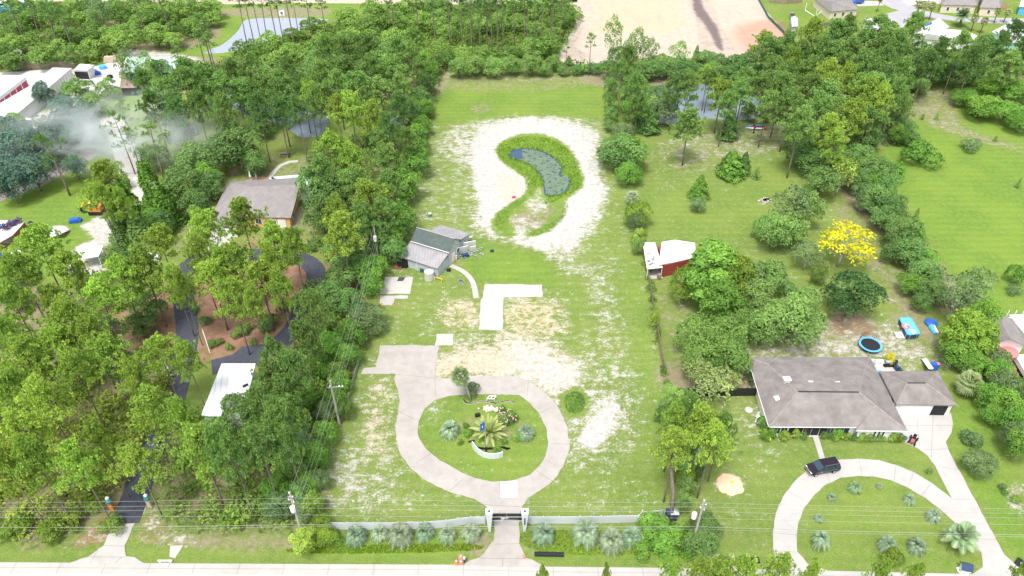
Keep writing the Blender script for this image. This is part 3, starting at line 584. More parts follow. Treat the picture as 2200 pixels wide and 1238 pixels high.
def broad(seed, R=4.0, H=8.0, base=0.15, nb=16, nl=4200, size=0.26, blob=0.42, bark='bark', gaps=0.0, point=0.0, shell=1.0):
    """broadleaf tree: trunk with forking limbs and a crown of leaf clumps"""
    rng = np.random.default_rng(seed); rs = random.Random(seed)
    z0, z1 = H * base, H; zc = (z0 + z1) / 2; hz = (z1 - z0) / 2
    C = []; 
    for i in range(nb):
        z = -0.85 + 1.75 * (i + 0.5) / nb; a = i * 2.4 + rs.uniform(-.5, .5)
        rr = sqrt(max(0.05, 1 - z * z * 0.85)) * rs.uniform(0.45, 0.85) * (1 - point * (z + 1) / 2)
        if i > nb - 3: rr *= 0.4
        C.append((R * rr * cos(a), R * rr * sin(a), zc + hz * z * 0.78, R * blob * rs.uniform(0.75, 1.25) * (1 - point * 0.5 * (z + 1) / 2)))
    C = np.array(C); wts = C[:, 3] ** 2; cnt = (nl * wts / wts.sum()).astype(int)
    V = []; T = []
    for i, (x, y, z, r) in enumerate(C):
        k = cnt[i]; d = sph(k, rng, 0.25)
        lump = 1 + 0.16 * np.sin(d[:, 0] * 7 + i) * np.sin(d[:, 1] * 6 + 2 * i) + rng.normal(0, 0.07, k)
        p = np.array([x, y, z]) + d * (r * lump)[:, None] * np.array([1, 1, min(0.95, hz / R + 0.25)])
        dist = np.sqrt((((p[:, None, :] - C[None, :, :3]) / C[None, :, 3:4]) ** 2).sum(2)); dist[:, i] = 9
        keep = dist.min(1) > 0.72 * shell
        if gaps: keep &= rng.random(k) > gaps
        p = p[keep]; d = d[keep]; nn = norm(d + rng.normal(0, 0.55, d.shape) + np.array([0, 0, 0.3]))
        sz = size * rng.uniform(0.6, 1.35, len(p)); V.append(leaf_quads(p, nn, sz, 0.55, rng))
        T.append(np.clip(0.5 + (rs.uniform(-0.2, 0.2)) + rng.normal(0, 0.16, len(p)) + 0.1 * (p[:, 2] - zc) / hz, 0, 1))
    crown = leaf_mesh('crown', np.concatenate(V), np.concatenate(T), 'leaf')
    mb = MB(); lean = rs.uniform(-.3, .3); tr = max(0.10, R * 0.055)
    top = Vector((lean, rs.uniform(-.3, .3), z0 + hz * 0.9))
    mb.tube([(0, 0, -0.2), (lean * .3, 0, z0 * .7), tuple(top)], [tr, tr * .8, tr * .35], 7)
    for i in range(0, nb, 2):
        e = Vector(C[i, :3]); s = Vector((lean * .4, 0, z0 * .8 + (e.z - z0) * 0.25)); mid = s.lerp(e, .5) + Vector((0, 0, -0.2))
        mb.tube([s, mid, e], [tr * .45, tr * .3, tr * .1], 5)
    return mb_mesh(mb, 'trunk', bark), crown
def pine(seed, H=16.0, R=4.2, cb=0.55, nl=16, tl=12, tuft=0.55, bare=3, lean=0.6):
    """long-needled pine: bare trunk, curved limbs, starburst needle tufts at their ends"""
    rng = np.random.default_rng(seed); rs = random.Random(seed); mb = MB()
    lx, ly = rs.uniform(-lean, lean), rs.uniform(-lean, lean)
    tp = lambda t: Vector((lx * t * t, ly * t * t * 1.0, H * t))
    mb.tube([tp(-0.02), tp(.2), tp(.45), tp(.7), tp(.96)], [0.24, 0.2, 0.17, 0.12, 0.04], 7)
    for i in range(bare):                                    # dead stubs below the crown
        t = rs.uniform(cb - .2, cb); a = rs.uniform(0, 6.28); s = tp(t); L = rs.uniform(.6, 1.8)
        mb.tube([s, s + Vector((cos(a) * L, sin(a) * L, rs.uniform(-.2, .4)))], [0.05, 0.015], 4)
    C = []; D = []
    for i in range(nl):
        f = (i + 0.5) / nl; t = cb + (0.97 - cb) * f; a = i * 2.4 + rs.uniform(-.4, .4)
        L = R * (0.55 + 0.5 * sin(pi * min(1, f * 1.15 + .18))) * rs.uniform(0.7, 1.12) * (1.0 if f < .75 else 0.62)
        s = tp(t); rise = L * (0.10 + 0.55 * f) + rs.uniform(-.3, .3)
        e = s + Vector((cos(a) * L, sin(a) * L, rise)); mid = s.lerp(e, .5) + Vector((0, 0, -L * .07))
        mb.tube([s, mid, e], [0.075, 0.05, 0.015], 4)
        for j in range(tl):
            u = rs.uniform(.42, 1.02) ** 0.8; sp = 0.26 * L * (0.5 + u * .6)
            q = s.lerp(e, min(u, 1)) + Vector((rs.gauss(0, sp), rs.gauss(0, sp), abs(rs.gauss(0, sp * .35)) + 0.1))
            if j % 4 == 0: mb.tube([s.lerp(e, max(.3, u - .3)), q], [0.03, 0.01], 3)
            C.append(q); dd = (q - s).normalized(); D.append(dd + Vector((0, 0, .8)))
    for k in range(tl):
        q = tp(0.97) + Vector((rs.gauss(0, R * .2), rs.gauss(0, R * .2), rs.uniform(-.4, .5))); C.append(q); D.append(Vector((0, 0, 1)))
    C = np.array([tuple(c) for c in C]); D = norm(np.array([tuple(c) for c in D]))
    # push overlapping tufts apart a little so each puff reads
    for _ in range(3):
        df = C[:, None] - C[None]; ds = np.linalg.norm(df, axis=2) + np.eye(len(C)) * 9
        C += (df / ds[..., None] * np.clip(tuft * 1.15 - ds, 0, 1)[..., None] * .4).sum(1)
    nn_ = 24; n = len(C); c = np.repeat(C, nn_, 0); dr = norm(rng.normal(size=(n * nn_, 3)) * .75 + np.repeat(D, nn_, 0) * .55)
    L = (tuft * rng.uniform(0.75, 1.2, n * nn_))[:, None]; side = norm(np.cross(dr, rng.normal(size=dr.shape))) * L * 0.17
    v = np.stack([c + dr * L * .12, c + dr * L * .6 + side, c + dr * L * 1.05, c + dr * L * .6 - side], 1).reshape(-1, 3)
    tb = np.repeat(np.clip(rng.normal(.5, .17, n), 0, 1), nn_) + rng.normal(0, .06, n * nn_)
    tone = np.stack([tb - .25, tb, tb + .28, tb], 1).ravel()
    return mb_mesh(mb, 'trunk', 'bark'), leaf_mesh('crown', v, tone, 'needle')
def conical(seed, R=2.2, H=7.0, nl=3400, size=0.22):
    rng = np.random.default_rng(seed); n = nl; z = rng.random(n) ** 1.4; a = rng.uniform(0, 2 * pi, n)
    lay = 1 + 0.18 * np.sin(z * 24 + a * 2) + 0.12 * np.sin(a * 5 + z * 9)
    r = R * (1 - z) ** 0.75 * lay * rng.uniform(.72, 1.05, n) * np.clip(z * 8 + .35, 0, 1)
    p = np.stack([r * np.cos(a), r * np.sin(a), 0.25 + z * (H - .3)], 1); d = np.stack([np.cos(a), np.sin(a), np.full(n, .6)], 1)
    v = leaf_quads(p, norm(d + rng.normal(0, .6, p.shape)), size * rng.uniform(.6, 1.3, n), .45, rng)
    mb = MB().tube([(0, 0, -.1), (0, 0, H * .9)], [.14, .03], 6)
    return mb_mesh(mb, 'trunk', 'bark'), leaf_mesh('crown', v, .5 + .2 * np.sin(a * 4 + z * 13) + rng.normal(0, .15, n), 'leaf')
def shrub(seed, R=1.5, H=1.8, nl=1700, size=0.13, nb=6):
    return broad(seed, R, H, 0.0, nb, nl, size, 0.55)
def fronds(seed, n=34, L=2.2, z=0.0, droop=1.0, m='frond', leaflet=0.5, nlf=15, up=(0.0, 1.25), wid=.075, dead=0):
    """arching feather fronds with separate leaflets"""
    rng = np.random.default_rng(seed); V = []; T = []
    for i in range(n):
        a = i * 2.39996 + rng.uniform(-.2, .2); el = up[0] + (up[1] - up[0]) * (i / n) ** .9 + rng.uniform(-.1, .1)
        old = i < dead
        if old: el = rng.uniform(-.5, -.1)
        ln = L * rng.uniform(.85, 1.1); ts = np.linspace(0, 1, nlf); h = np.array([cos(a), sin(a)])
        r = ln * (ts * cos(el) + 0 * ts); zz = z + ln * (np.sin(el) * ts - droop * .55 * ts ** 2.2 * cos(el * .8))
        r = r * (1 - .12 * droop * ts); pts = np.stack([r * h[0], r * h[1], zz], 1)
        tg = norm(np.gradient(pts, axis=0)); sd = np.array([-h[1], h[0], 0.0])
        tn = rng.uniform(.25, .75)
        for s_ in (-1, 1):
            for k in range(1, nlf):
                w_ = leaflet * sin(pi * min(1, (k / nlf) * .78 + .16)) * L / 2.2
                tip = pts[k] + (sd * s_ * .85 + tg[k] * .55 + np.array([0, 0, -.18])) * w_
                q = tg[k] * wid
                V += [pts[k] - q, pts[k] + q, tip + q * .3, tip - q * .3]; T.append(tn + rng.uniform(-.15, .15) + (.3 if old else 0))
        for k in range(nlf - 1):
            q = sd * .03; V += [pts[k] - q, pts[k] + q, pts[k + 1] + q, pts[k + 1] - q]; T.append(.8)
    return np.array(V), np.array(T)
def palm_mesh(seed, trunk_h, tr, **kw):
    v, t = fronds(seed, z=trunk_h, **kw); mb = MB(); prof = []
    for i in range(9):
        z = trunk_h * i / 8; prof.append((tr * (1.15 if i % 2 else .95) * (1.25 if i == 0 else 1) * (1.25 if trunk_h < 2 and i > 5 else 1), z))
    mb.lathe((0, 0, 0), prof, 10); return mb_mesh(mb, 'trunk', 'bark'), leaf_mesh('fronds', v, t, 'frond')
def fan_palm(seed, trunk_h=4.0, tr=.2, n=34, L=1.5, skirt=8, bend=0.0):
    rng = np.random.default_rng(seed); V = []; T = []
    for i in range(n):
        a = i * 2.39996; old = i < skirt; el = -1.0 + rng.uniform(-.2, .2) if old else -0.55 + 1.7 * ((i - skirt) / (n - skirt)) + rng.uniform(-.1, .1)
        d = np.array([cos(a) * cos(el), sin(a) * cos(el), sin(el)]); pl = L * .5 * rng.uniform(.8, 1.1); hub = np.array([bend, 0, trunk_h]) + d * pl
        sd = np.array([-sin(a), cos(a), 0.0]); upv = np.cross(d, sd)
        V += [np.array([bend, 0, trunk_h]) - sd * .03, np.array([bend, 0, trunk_h]) + sd * .03, hub + sd * .03, hub - sd * .03]; T.append(.7)
        for k in range(11):
            q = (k - 5) / 5 * 1.35; bl = L * .72 * (1 - .25 * abs(q) / 1.35); dr = d * cos(q) + sd * sin(q)
            tip = hub + dr * bl + np.array([0, 0, -.28 * bl]); sw = (sd * cos(q) - d * sin(q)) * .09; md = hub + dr * bl * .5
            V += [hub, md + sw, tip, md - sw]; T.append((.95 if old else .45) + rng.uniform(-.2, .2))
    mb = MB(); mb.tube([(0, 0, -.1), (bend * .2, 0, trunk_h * .4), (bend, 0, trunk_h)], [tr, tr * .9, tr * 1.15], 9)
    return mb_mesh(mb, 'trunk', 'bark_pale' if bend else 'bark'), leaf_mesh('fronds', np.array(V), np.array(T), 'frond')
def bare_tree(seed, H=8, R=3, m='bark_pale', depth=4):
    rs = random.Random(seed); mb = MB()
    def grow(p, d, L, r, k):
        e = p + d * L; mb.tube([p, p.lerp(e, .5) + Vector((rs.gauss(0, .04 * L), rs.gauss(0, .04 * L), 0)), e], [r, r * .8, r * .6], 5 if k < 2 else 3)
        if k >= depth: return
        for i in range(3 if k else 4):
            nd = (d + Vector((rs.gauss(0, .55), rs.gauss(0, .55), rs.uniform(0, .35)))).normalized(); grow(p.lerp(e, rs.uniform(.55, 1)), nd, L * rs.uniform(.55, .8), r * .55, k + 1)
    grow(Vector((0, 0, -.1)), Vector((0, 0, 1)), H * .38, H * .018, 0); return mb_mesh(mb, 'trunk', m)
def vine_tower(seed, H=11, R=1.6, nl=3600):
    rng = np.random.default_rng(seed); n = nl; z = rng.random(n); a = rng.uniform(0, 2 * pi, n)
    r = R * (1.15 - .75 * z + .25 * np.sin(z * 11 + seed) * (1 - z)) * (1 + .16 * np.sin(a * 4 + z * 8)) * rng.uniform(.75, 1.05, n)
    p = np.stack([r * np.cos(a), r * np.sin(a), z * H], 1); d = np.stack([np.cos(a), np.sin(a), np.full(n, .25)], 1)
    v = leaf_quads(p, norm(d + rng.normal(0, .5, p.shape)), .23 * rng.uniform(.6, 1.3, n), .6, rng)
    mb = MB().tube([(0, 0, -.1), (.2, 0, H * 1.05)], [.2, .08], 6); mb.tube([(.1, 0, H * .9), (.9, .3, H * 1.12)], [.06, .02], 4)
    return mb_mesh(mb, 'trunk', 'bark'), leaf_mesh('vine_cover', v, .5 + .22 * np.sin(a * 3 + z * 17) + rng.normal(0, .15, n), 'leaf')

PROTO = {
 'pine': [(16.0, 8.8, pine(11 + i, 16.0, 4.2, .58 - .03 * (i % 3), 17 + i % 3, 17)) for i in range(6)],
 'thin': [(18.0, 5.6, pine(31 + i, 18.0, 2.6, .66, 9, 8, .42, 5, .9)) for i in range(4)],
 'sparse': [(13.0, 7.5, pine(41 + i, 13.0, 3.6, .45, 9, 8, .42, 5, 1.2)) for i in range(2)],
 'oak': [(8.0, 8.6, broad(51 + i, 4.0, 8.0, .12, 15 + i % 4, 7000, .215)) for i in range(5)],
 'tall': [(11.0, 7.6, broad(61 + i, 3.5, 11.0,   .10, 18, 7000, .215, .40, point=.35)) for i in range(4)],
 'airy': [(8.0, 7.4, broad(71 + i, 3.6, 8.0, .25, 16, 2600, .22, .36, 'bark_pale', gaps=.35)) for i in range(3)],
 'cone': [(7.0, 4.3, conical(81 + i)) for i in range(2)],
 'shrub': [(1.9, 3.4, shrub(91 + i)) for i in range(5)],
 'vine': [(11.0, 3.2, vine_tower(101 + i)) for i in range(2)],
 'sapling': [(2.6, 1.3, conical(111, .7, 2.6, 260, .14))],
}
HC = {'pine': .80, 'thin': .86, 'sparse': .76, 'oak': .55, 'tall': .55, 'airy': .58, 'cone': .5, 'shrub': .5, 'vine': .5, 'sapling': .5}
KIND = {'pine': ('pine_tree', 'pine'), 'thin': ('pine_tree', 'thin pine'), 'sparse': ('pine_tree', 'sparse pine'), 'oak': ('broadleaf_tree', 'round leafy tree'),
        'tall': ('broadleaf_tree', 'tall leafy tree'), 'airy': ('broadleaf_tree', 'open branched leafy tree'), 'cone': ('conifer_tree', 'cone shaped evergreen'),
        'shrub': ('shrub', 'shrub'), 'vine': ('vine_covered_tree', 'vine smothered tree column'), 'sapling': ('sapling', 'sapling')}
TONE = {'lime': ((.295, .415, .075), 'lime green'), 'mid': ((.20, .32, .085), 'mid green'), 'bright': ((.155, .30, .05), 'bright green'), 'dark': ((.065, .14, .04), 'dark green'),
        'deep': ((.14, .25, .07), 'deep green'), 'olive': ((.16, .26, .06), 'olive green'), 'grey': ((.15, .23, .09), 'grey green'), 'yellow': ((.55, .50, .02), 'golden yellow'),
        'gold': ((.19, .29, .04), 'yellow green'), 'straw': ((.26, .33, .11), 'pale straw green'), 'blue': ((.10, .18, .13), 'blue green')}
HTS = {'pine': 16, 'thin': 18, 'sparse': 13, 'oak': 8, 'tall': 11, 'airy': 8, 'cone': 7, 'shrub': 1.9, 'vine': 11, 'sapling': 2.6}
PL = []; NP = [0]; RP_ = random.Random(77)
def plant(kind, cx, cy, w_, tone, H=None, rz=None, zone=None, label=None):
    """a tree whose crown centre shows at cx, cy with crown width w_ (photograph pixels)"""
    k = NP[0]; NP[0] += 1; ps = PROTO[kind]; h0, w0, parts = ps[k % len(ps)]
    if H is None:
        H = HTS[kind] * RP_.uniform(.9, 1.1)
        if kind in ('oak', 'tall', 'airy', 'cone', 'shrub', 'sapling'): H = h0 * (w_ * S(cx, cy, 4) / w0) ** 0.75 * RP_.uniform(.92, 1.08)
    p = P(cx, cy, H * HC[kind]); sxy = w_ * S(cx, cy, H * HC[kind]) / w0
    nm_, ph = KIND[kind]; col = TONE[tone][0] if isinstance(tone, str) else tone
    o = thing(nm_, None, ph.split()[-1] if kind != 'vine' else 'tree', (p.x, p.y, 0))
    o.rotation_euler = (0, 0, rz if rz is not None else RP_.uniform(0, 6.28)); sz = H / h0; o.scale = (sxy, sxy * RP_.uniform(.93, 1.07), sz)
    j = RP_.uniform(.85, 1.15); jc = RP_.uniform(.92, 1.04)
    for me_ in parts:
        c_ = bpy.data.objects.new(me_.name.split('.')[0], me_); COL.objects.link(c_); c_.parent = o
        c_.color = (col[0] * j * jc, col[1] * j, col[2] * j, 1)
    if label: o['label'] = label
    PL.append([o, ph, TONE[tone][1] if isinstance(tone, str) else tone, cx, cy, zone, p.x, p.y, sxy * w0 / 2, kind])
    return o
# ------------------------------------------------------------------ trees placed one by one: (kind, crown x, crown y, crown width, tone[, height])
T_ = []
def L(kind, tone, *rows, H=None):
    for r in rows: T_.append((kind, r[0], r[1], r[2], tone, r[3] if len(r) > 3 else H))
# pines along and left of the asphalt drive
L('pine', 'lime', (440, 492, 105), (520, 466, 95), (588, 520, 105), (632, 530, 74), (505, 560, 110), (560, 600, 115), (455, 600, 105), (585, 575, 70), (500, 640, 90),
  (345, 520, 85), (310, 575, 105), (262, 600, 100), (220, 645, 110), (150, 690, 105), (120, 655, 85), (85, 530, 110), (45, 585, 110), (150, 575, 95), (30, 650, 100), (195, 720, 90),
  (55, 765, 120), (125, 740, 110), (232, 770, 130), (345, 762, 105), (165, 800, 110), (28, 838, 105), (95, 860, 115), (60, 930, 120), (290, 815, 80), (330, 880, 105), (392, 905, 75),
  (170, 1000, 110), (75, 990, 110), (295, 1000, 105), (215, 950, 90), (430, 960, 115), (20, 1010, 90), (10, 720, 80))
L('pine', 'mid', (652, 728, 85), (672, 668, 75), (585, 820, 100), (556, 880, 90), (600, 905, 110), (630, 800, 90), (468, 962, 80), (560, 960, 105), (500, 985, 85), (590, 770, 70), (620, 960, 70), (610, 850, 80))
L('oak', 'deep', (320, 660, 75), (300, 700, 60), (715, 640, 80), (250, 560, 60), (235, 700, 45))
L('pine', 'lime', (604, 622, 66), (474, 566, 76), (545, 655, 60), (378, 610, 80), (428, 548, 75), (402, 772, 70), (392, 620, 50)); L('pine', 'mid', (1478, 188, 60), (1590, 200, 70), (1450, 190, 50)); L('oak', 'mid', (1405, 228, 50), (1610, 240, 40, 5), (1400, 205, 40, 6)); L('pine', 'lime', (228, 385, 80), (215, 430, 70), (262, 440, 60)); L('vine', 'bright', (272, 450, 62, 13), (322, 400, 48, 12), (350, 440, 56, 10)); L('vine', 'mid', (255, 480, 46, 9), (300, 500, 55, 9)); L('vine', 'mid', (172, 590, 26, 8))
L('oak', 'deep', (385, 400, 95), (425, 350, 90), (450, 400, 70), (510, 320, 110), (545, 350, 60), (470, 320, 70), (420, 440, 60), (345, 480, 60))
L('oak', 'bright', (330, 475, 65), (440, 375, 60), (360, 420, 60))
# left rear
L('oak', 'blue', (30, 330, 110), (70, 370, 90), (20, 400, 80), (95, 325, 70), (10, 290, 80), (55, 300, 70), (120, 290, 70), (160, 300, 60), (140, 240, 80), (180, 260, 70), (92, 202, 46), (200, 300, 50), (160, 360, 50))
L('sparse', 'mid', (110, 325, 85, 15), (255, 275, 55, 16), (262, 235, 60, 11), (325, 300, 80, 14), (280, 300, 40, 12)); L('oak', 'mid', (170, 195, 60), (200, 225, 55), (232, 190, 45), (35, 270, 60), (240, 380, 60), (225, 400, 50))
L('airy', 'mid', (272, 150, 50, 12), (318, 150, 40, 12), (330, 185, 50, 12), (210, 215, 50)); L('airy', 'grey', (215, 30, 60, 11))
L('thin', 'mid', (378, 115, 40, 15), (432, 50, 45, 18), (446, 85, 40, 14), (425, 80, 40, 15)); L('thin', 'deep', (95, 22, 55, 16), (128, 30, 45, 15), (20, 8, 50, 15), (60, 15, 40, 14))
# thin pines round the far pond: trunks show against the water
L('thin', 'deep', (508, -6, 34, 19), (524, -8, 34, 20), (540, -10, 30, 20), (555, -8, 34, 20), (575, -12, 34, 20), (590, -8, 34, 20), (612, -14, 38, 21), (628, -2, 26, 14), (657, -4, 34, 18), (690, 8, 30, 12), (285, -10, 34, 18), (345, -5, 40, 15))
L('thin', 'deep', (840, -2, 40, 16), (893, -6, 40, 18), (962, -8, 40, 20), (1010, -12, 40, 22), (1045, -8, 36, 20), (1055, -12, 36, 22), (1068, -6, 36, 22), (1080, -10, 36, 22), (1105, -8, 30, 18), (1128, -10, 34, 20), (1134, -4, 30, 19), (1152, -10, 34, 20), (1164, -8, 30, 20), (1185, -6, 30, 19), (1188, -10, 34, 20), (1207, -12, 30, 20), (1145, 80, 30, 14), (930, 20, 34, 16), (990, 10, 34, 18), (1030, 20, 34, 19))
# pine belt behind the left house
L('pine', 'mid', (310, 175, 60), (350, 200, 80), (395, 180, 75), (440, 170, 75), (480, 190, 75), (425, 230, 70), (525, 200, 70), (570, 190, 75), (600, 180, 70), (650, 190, 60), (620, 150, 60), (690, 160, 70), (735, 150, 75), (770, 190, 80), (820, 200, 80), (800, 150, 70), (840, 150, 70), (700, 110, 60), (745, 110, 60), (790, 105, 65), (850, 110, 70), (885, 130, 60), (540, 150, 60), (500, 160, 55), (480, 240, 60), (680, 215, 55), (725, 180, 60), (890, 90, 60), (860, 190, 60))
L('pine', 'lime', (665, 205, 60), (755, 235, 80), (800, 250, 60), (725, 235, 45)); L('pine', 'deep', (860, 230, 55), (330, 230, 70), (380, 240, 70), (555, 235, 60), (600, 240, 60), (640, 240, 50), (830, 280, 50))
L('pine', 'lime', (715, 325, 100, 17), (755, 350, 85, 16), (795, 425, 100, 15), (735, 500, 95, 17), (725, 460, 70, 16)); L('pine', 'mid', (690, 370, 80, 15), (760, 390, 70, 14), (830, 340, 70, 14), (835, 400, 80, 13), (815, 310, 60, 14), (870, 300, 60, 13), (775, 470, 70, 14), (822, 455, 70, 13))
L('oak', 'deep', (690, 410, 100, 12), (720, 420, 80, 12), (735, 545, 85), (690, 460, 70, 9), (800, 510, 90, 10), (840, 540, 60), (770, 560, 60, 7), (880, 250, 60), (905, 215, 50), (915, 180, 45), (330, 340, 60), (560, 270, 50, 7), (500, 290, 60, 8), (390, 290, 60, 9))
L('oak', 'bright', (855, 470, 85), (840, 510, 70), (865, 400, 85), (885, 350, 80), (890, 300, 65), (905, 270, 50), (910, 235, 45), (790, 580, 75, 6), (800, 615, 50, 4), (820, 490, 60), (925, 150, 40), (905, 130, 40)); L('airy', 'olive', (850, 295, 60), (815, 270, 50), (870, 205, 50))
# the strip between the two lots
L('oak', 'bright', (755, 720, 65), (745, 765, 55), (735, 820, 50), (705, 745, 70), (685, 790, 60), (720, 860, 55), (660, 860, 60), (640, 900, 60), (700, 930, 55), (680, 980, 60), (620, 1000, 70), (590, 1050, 60), (660, 1040, 50)); L('oak', 'grey', (790, 690, 85, 5), (700, 885, 50), (650, 950, 55), (600, 1090, 60), (665, 1090, 60, 4), (690, 1030, 40, 4)); L('oak', 'olive', (715, 800, 50), (690, 700, 60), (740, 880, 40, 4), (640, 1010, 50)); L('oak', 'deep', (730, 600, 70), (750, 650, 60), (680, 740, 60), (640, 1060, 50))
L('oak', 'lime', (655, 1160, 60, 4.5), (672, 1085, 50, 5)); L('oak', 'gold', (700, 1150, 50, 3), (690, 1125, 46, 3)); L('shrub', 'gold', (500, 1110, 60), (240, 1130, 50), (110, 1140, 70), (40, 1130, 70), (160, 1115, 60), (205, 1085, 45)); L('shrub', 'bright', (720, 1155, 36), (1085, 905, 30), (1005, 930, 26))
# right: along the lot line and behind
L('oak', 'deep', (1310, 150, 40, 6), (1312, 185, 32, 5), (1310, 215, 30, 5), (1313, 245, 34, 4), (1310, 270, 30, 3), (1330, 125, 50), (1340, 330, 95, 8), (1300, 330, 34, 4)); L('pine', 'mid', (1335, 160, 60), (1365, 190, 60), (1350, 130, 50), (1370, 225, 50, 11)); L('oak', 'bright', (1355, 325, 75, 8), (1365, 235, 60), (1350, 375, 60, 5)); L('oak', 'grey', (1355, 215, 50), (1335, 290, 50), (1435, 235, 70, 8), (1420, 215, 60))
L('airy', 'mid', (1320, 85, 40, 15), (1368, 105, 55, 13), (1460, 120, 45, 10), (1395, 115, 36, 10)); L('thin', 'mid', (1270, 85, 28, 13), (1218, 100, 20, 11)); L('cone', 'mid', (1495, 125, 26, 8), (1222, 130, 20, 3))
L('oak', 'deep', (1380, 150, 55, 6), (1405, 150, 50, 6), (1440, 148, 50, 6), (1475, 150, 50, 6), (1515, 130, 45), (1545, 140, 50), (1585, 145, 55), (1610, 135, 45), (1620, 160, 50), (1500, 155, 40, 5), (1565, 160, 45, 5), (1240, 150, 34, 3), (1280, 148, 34, 3), (1210, 152, 30, 3), (1170, 150, 34, 4)); L('oak', 'mid', (1420, 135, 40, 6), (1530, 155, 45), (1255, 148, 24, 3), (1190, 135, 34, 5), (1140, 140, 45, 6), (1100, 140, 45, 6), (1060, 145, 45, 6), (1020, 142, 50, 6), (985, 145, 45, 6)); L('cone', 'deep', (1398, 255, 52, 8), (1568, 268, 46, 8), (1385, 240, 36, 6)); L('cone', 'bright', (1575, 352, 62, 7), (1505, 400, 44, 6)); L('oak', 'grey', (1500, 440, 36, 3.4)); L('cone', 'deep', (1565, 350, 46, 6), (1600, 350, 34, 6))
L('pine', 'mid', (1480, 265, 90, 14), (1525, 170, 55, 12), (1560, 225, 50), (1600, 175, 60), (1640, 190, 70), (1680, 190, 70), (1650, 225, 60), (1700, 225, 80), (1720, 270, 80), (1690, 165, 60), (1760, 240, 80), (1740, 190, 70)); L('pine', 'lime', (1550, 200, 75, 14), (1520, 165, 50, 12), (1640, 95, 60), (1780, 160, 65), (1785, 190, 70), (1820, 165, 55), (1860, 200, 80), (1830, 250, 80), (1780, 280, 80), (1795, 310, 60), (1890, 215, 60), (1745, 70, 60), (1700, 130, 50))
L('pine', 'mid', (1655, 110, 75), (1690, 100, 60), (1720, 115, 60), (1760, 110, 70), (1800, 70, 70), (1790, 120, 70), (1830, 110, 60), (1860, 90, 70), (1890, 60, 80), (1900, 90, 70), (1930, 100, 60), (1965, 55, 55), (1820, 60, 50), (1850, 140, 60), (1740, 150, 60), (1900, 130, 60), (1925, 200, 55), (1940, 225, 50, 12), (1870, 260, 70, 13), (1880, 160, 60), (2065, 100, 55), (1660, 150, 60)); L('pine', 'deep', (2020, 110, 50), (2090, 130, 60), (2180, 70, 60), (2150, 100, 50), (2195, 110, 50))
L('oak', 'deep', (1990, 140, 60), (2030, 150, 55), (2060, 160, 60), (2090, 160, 50), (2110, 110, 50, 11), (2155, 130, 50), (2190, 130, 50), (1960, 160, 60), (1930, 165, 50), (1900, 170, 50), (1830, 190, 40), (2000, 165, 50), (1850, 300, 70), (1720, 330, 60), (1750, 310, 60), (1700, 300, 40), (1640, 250, 30, 3)); L('oak', 'mid', (2110, 150, 50), (2130, 170, 50), (1950, 140, 50), (2040, 130, 40), (2170, 150, 50), (2070, 135, 40), (1975, 185, 45, 5))
L('oak', 'bright', (2075, 210, 60, 5), (2110, 230, 70, 6), (2150, 190, 80, 7), (2160, 240, 70, 6), (2195, 200, 70, 7), (2195, 260, 60, 6), (2120, 190, 50, 6)); L('shrub', 'bright', (1982, 330, 82, 4.2), (1925, 374, 48, 4), (2180, 590, 46, 4), (2095, 240, 30)); L('shrub', 'grey', (2090, 312, 46), (2180, 625, 30))
# hedge line of trees
L('oak', 'deep', (1745, 345, 70), (1790, 350, 70), (1845, 340, 70), (1880, 370, 70), (1850, 390, 60), (1900, 400, 60), (1880, 430, 70), (1915, 450, 70), (1935, 500, 70), (1900, 470, 60), (1960, 545, 75), (1985, 590, 70), (1925, 540, 60), (2000, 630, 60), (1765, 390, 70, 8), (1980, 650, 40, 4), (1870, 300, 50), (1910, 260, 50), (1945, 280, 45, 6), (1960, 300, 40, 4)); L('oak', 'bright', (1870, 400, 50), (1900, 435, 50), (1960, 500, 60), (1990, 560, 50), (1955, 610, 50), (1925, 480, 40), (1930, 290, 40)); L('airy', 'lime', (1810, 378, 60, 9)); L('airy', 'grey', (1850, 420, 50), (2060, 640, 90, 10), (2090, 620, 80, 9)); L('airy', 'grey', (1700, 450, 90, 11)); L('oak', 'mid', (1735, 450, 75, 9), (1670, 500, 70, 8), (1700, 490, 80, 8), (1640, 490, 50, 5))
L('airy', 'yellow', (1815, 525, 122, 9.5)); L('airy', 'grey', (1735, 550, 70, 6)); L('oak', 'olive', (1640, 600, 50, 5), (1758, 592, 38, 4)); L('airy', 'straw', (1770, 575, 26, 3.5)); L('oak', 'dark', (1832, 635, 108, 9)); L('shrub', 'deep', (1715, 640, 24), (1690, 620, 40))
L('tall', 'bright', (1532, 585, 150, 14)); L('oak', 'gold', (1474, 612, 72, 8.5), (1575, 600, 90, 11)); L('tall', 'bright', (1545, 640, 110, 10)); L('oak', 'mid', (1700, 690, 120, 9), (1620, 640, 90, 8), (1650, 600, 80, 8), (1640, 700, 80, 8), (1730, 650, 70, 7)); L('airy', 'grey', (1610, 600, 80, 8)); L('oak', 'olive', (1530, 745, 110, 8), (1490, 720, 80, 7), (1570, 770, 90, 7), (1590, 700, 70, 7), (1495, 775, 70, 6), (1560, 720, 80, 8)); L('airy', 'straw', (1530, 830, 100, 6), (1500, 800, 60, 6), (1570, 820, 50, 4)); L('shrub', 'dark', (1622, 815, 30, 2.5)); L('airy', 'straw', (1470, 850, 30, 3))
L('oak', 'gold', (1370, 460, 60, 5.5)); L('oak', 'grey', (1368, 475, 42, 4)); L('shrub', 'lime', (1372, 508, 34, 2.5), (1378, 500, 22, 2), (1405, 690, 24, 3.5), (1405, 680, 18, 3)); L('oak', 'mid', (1370, 530, 30, 3.5))
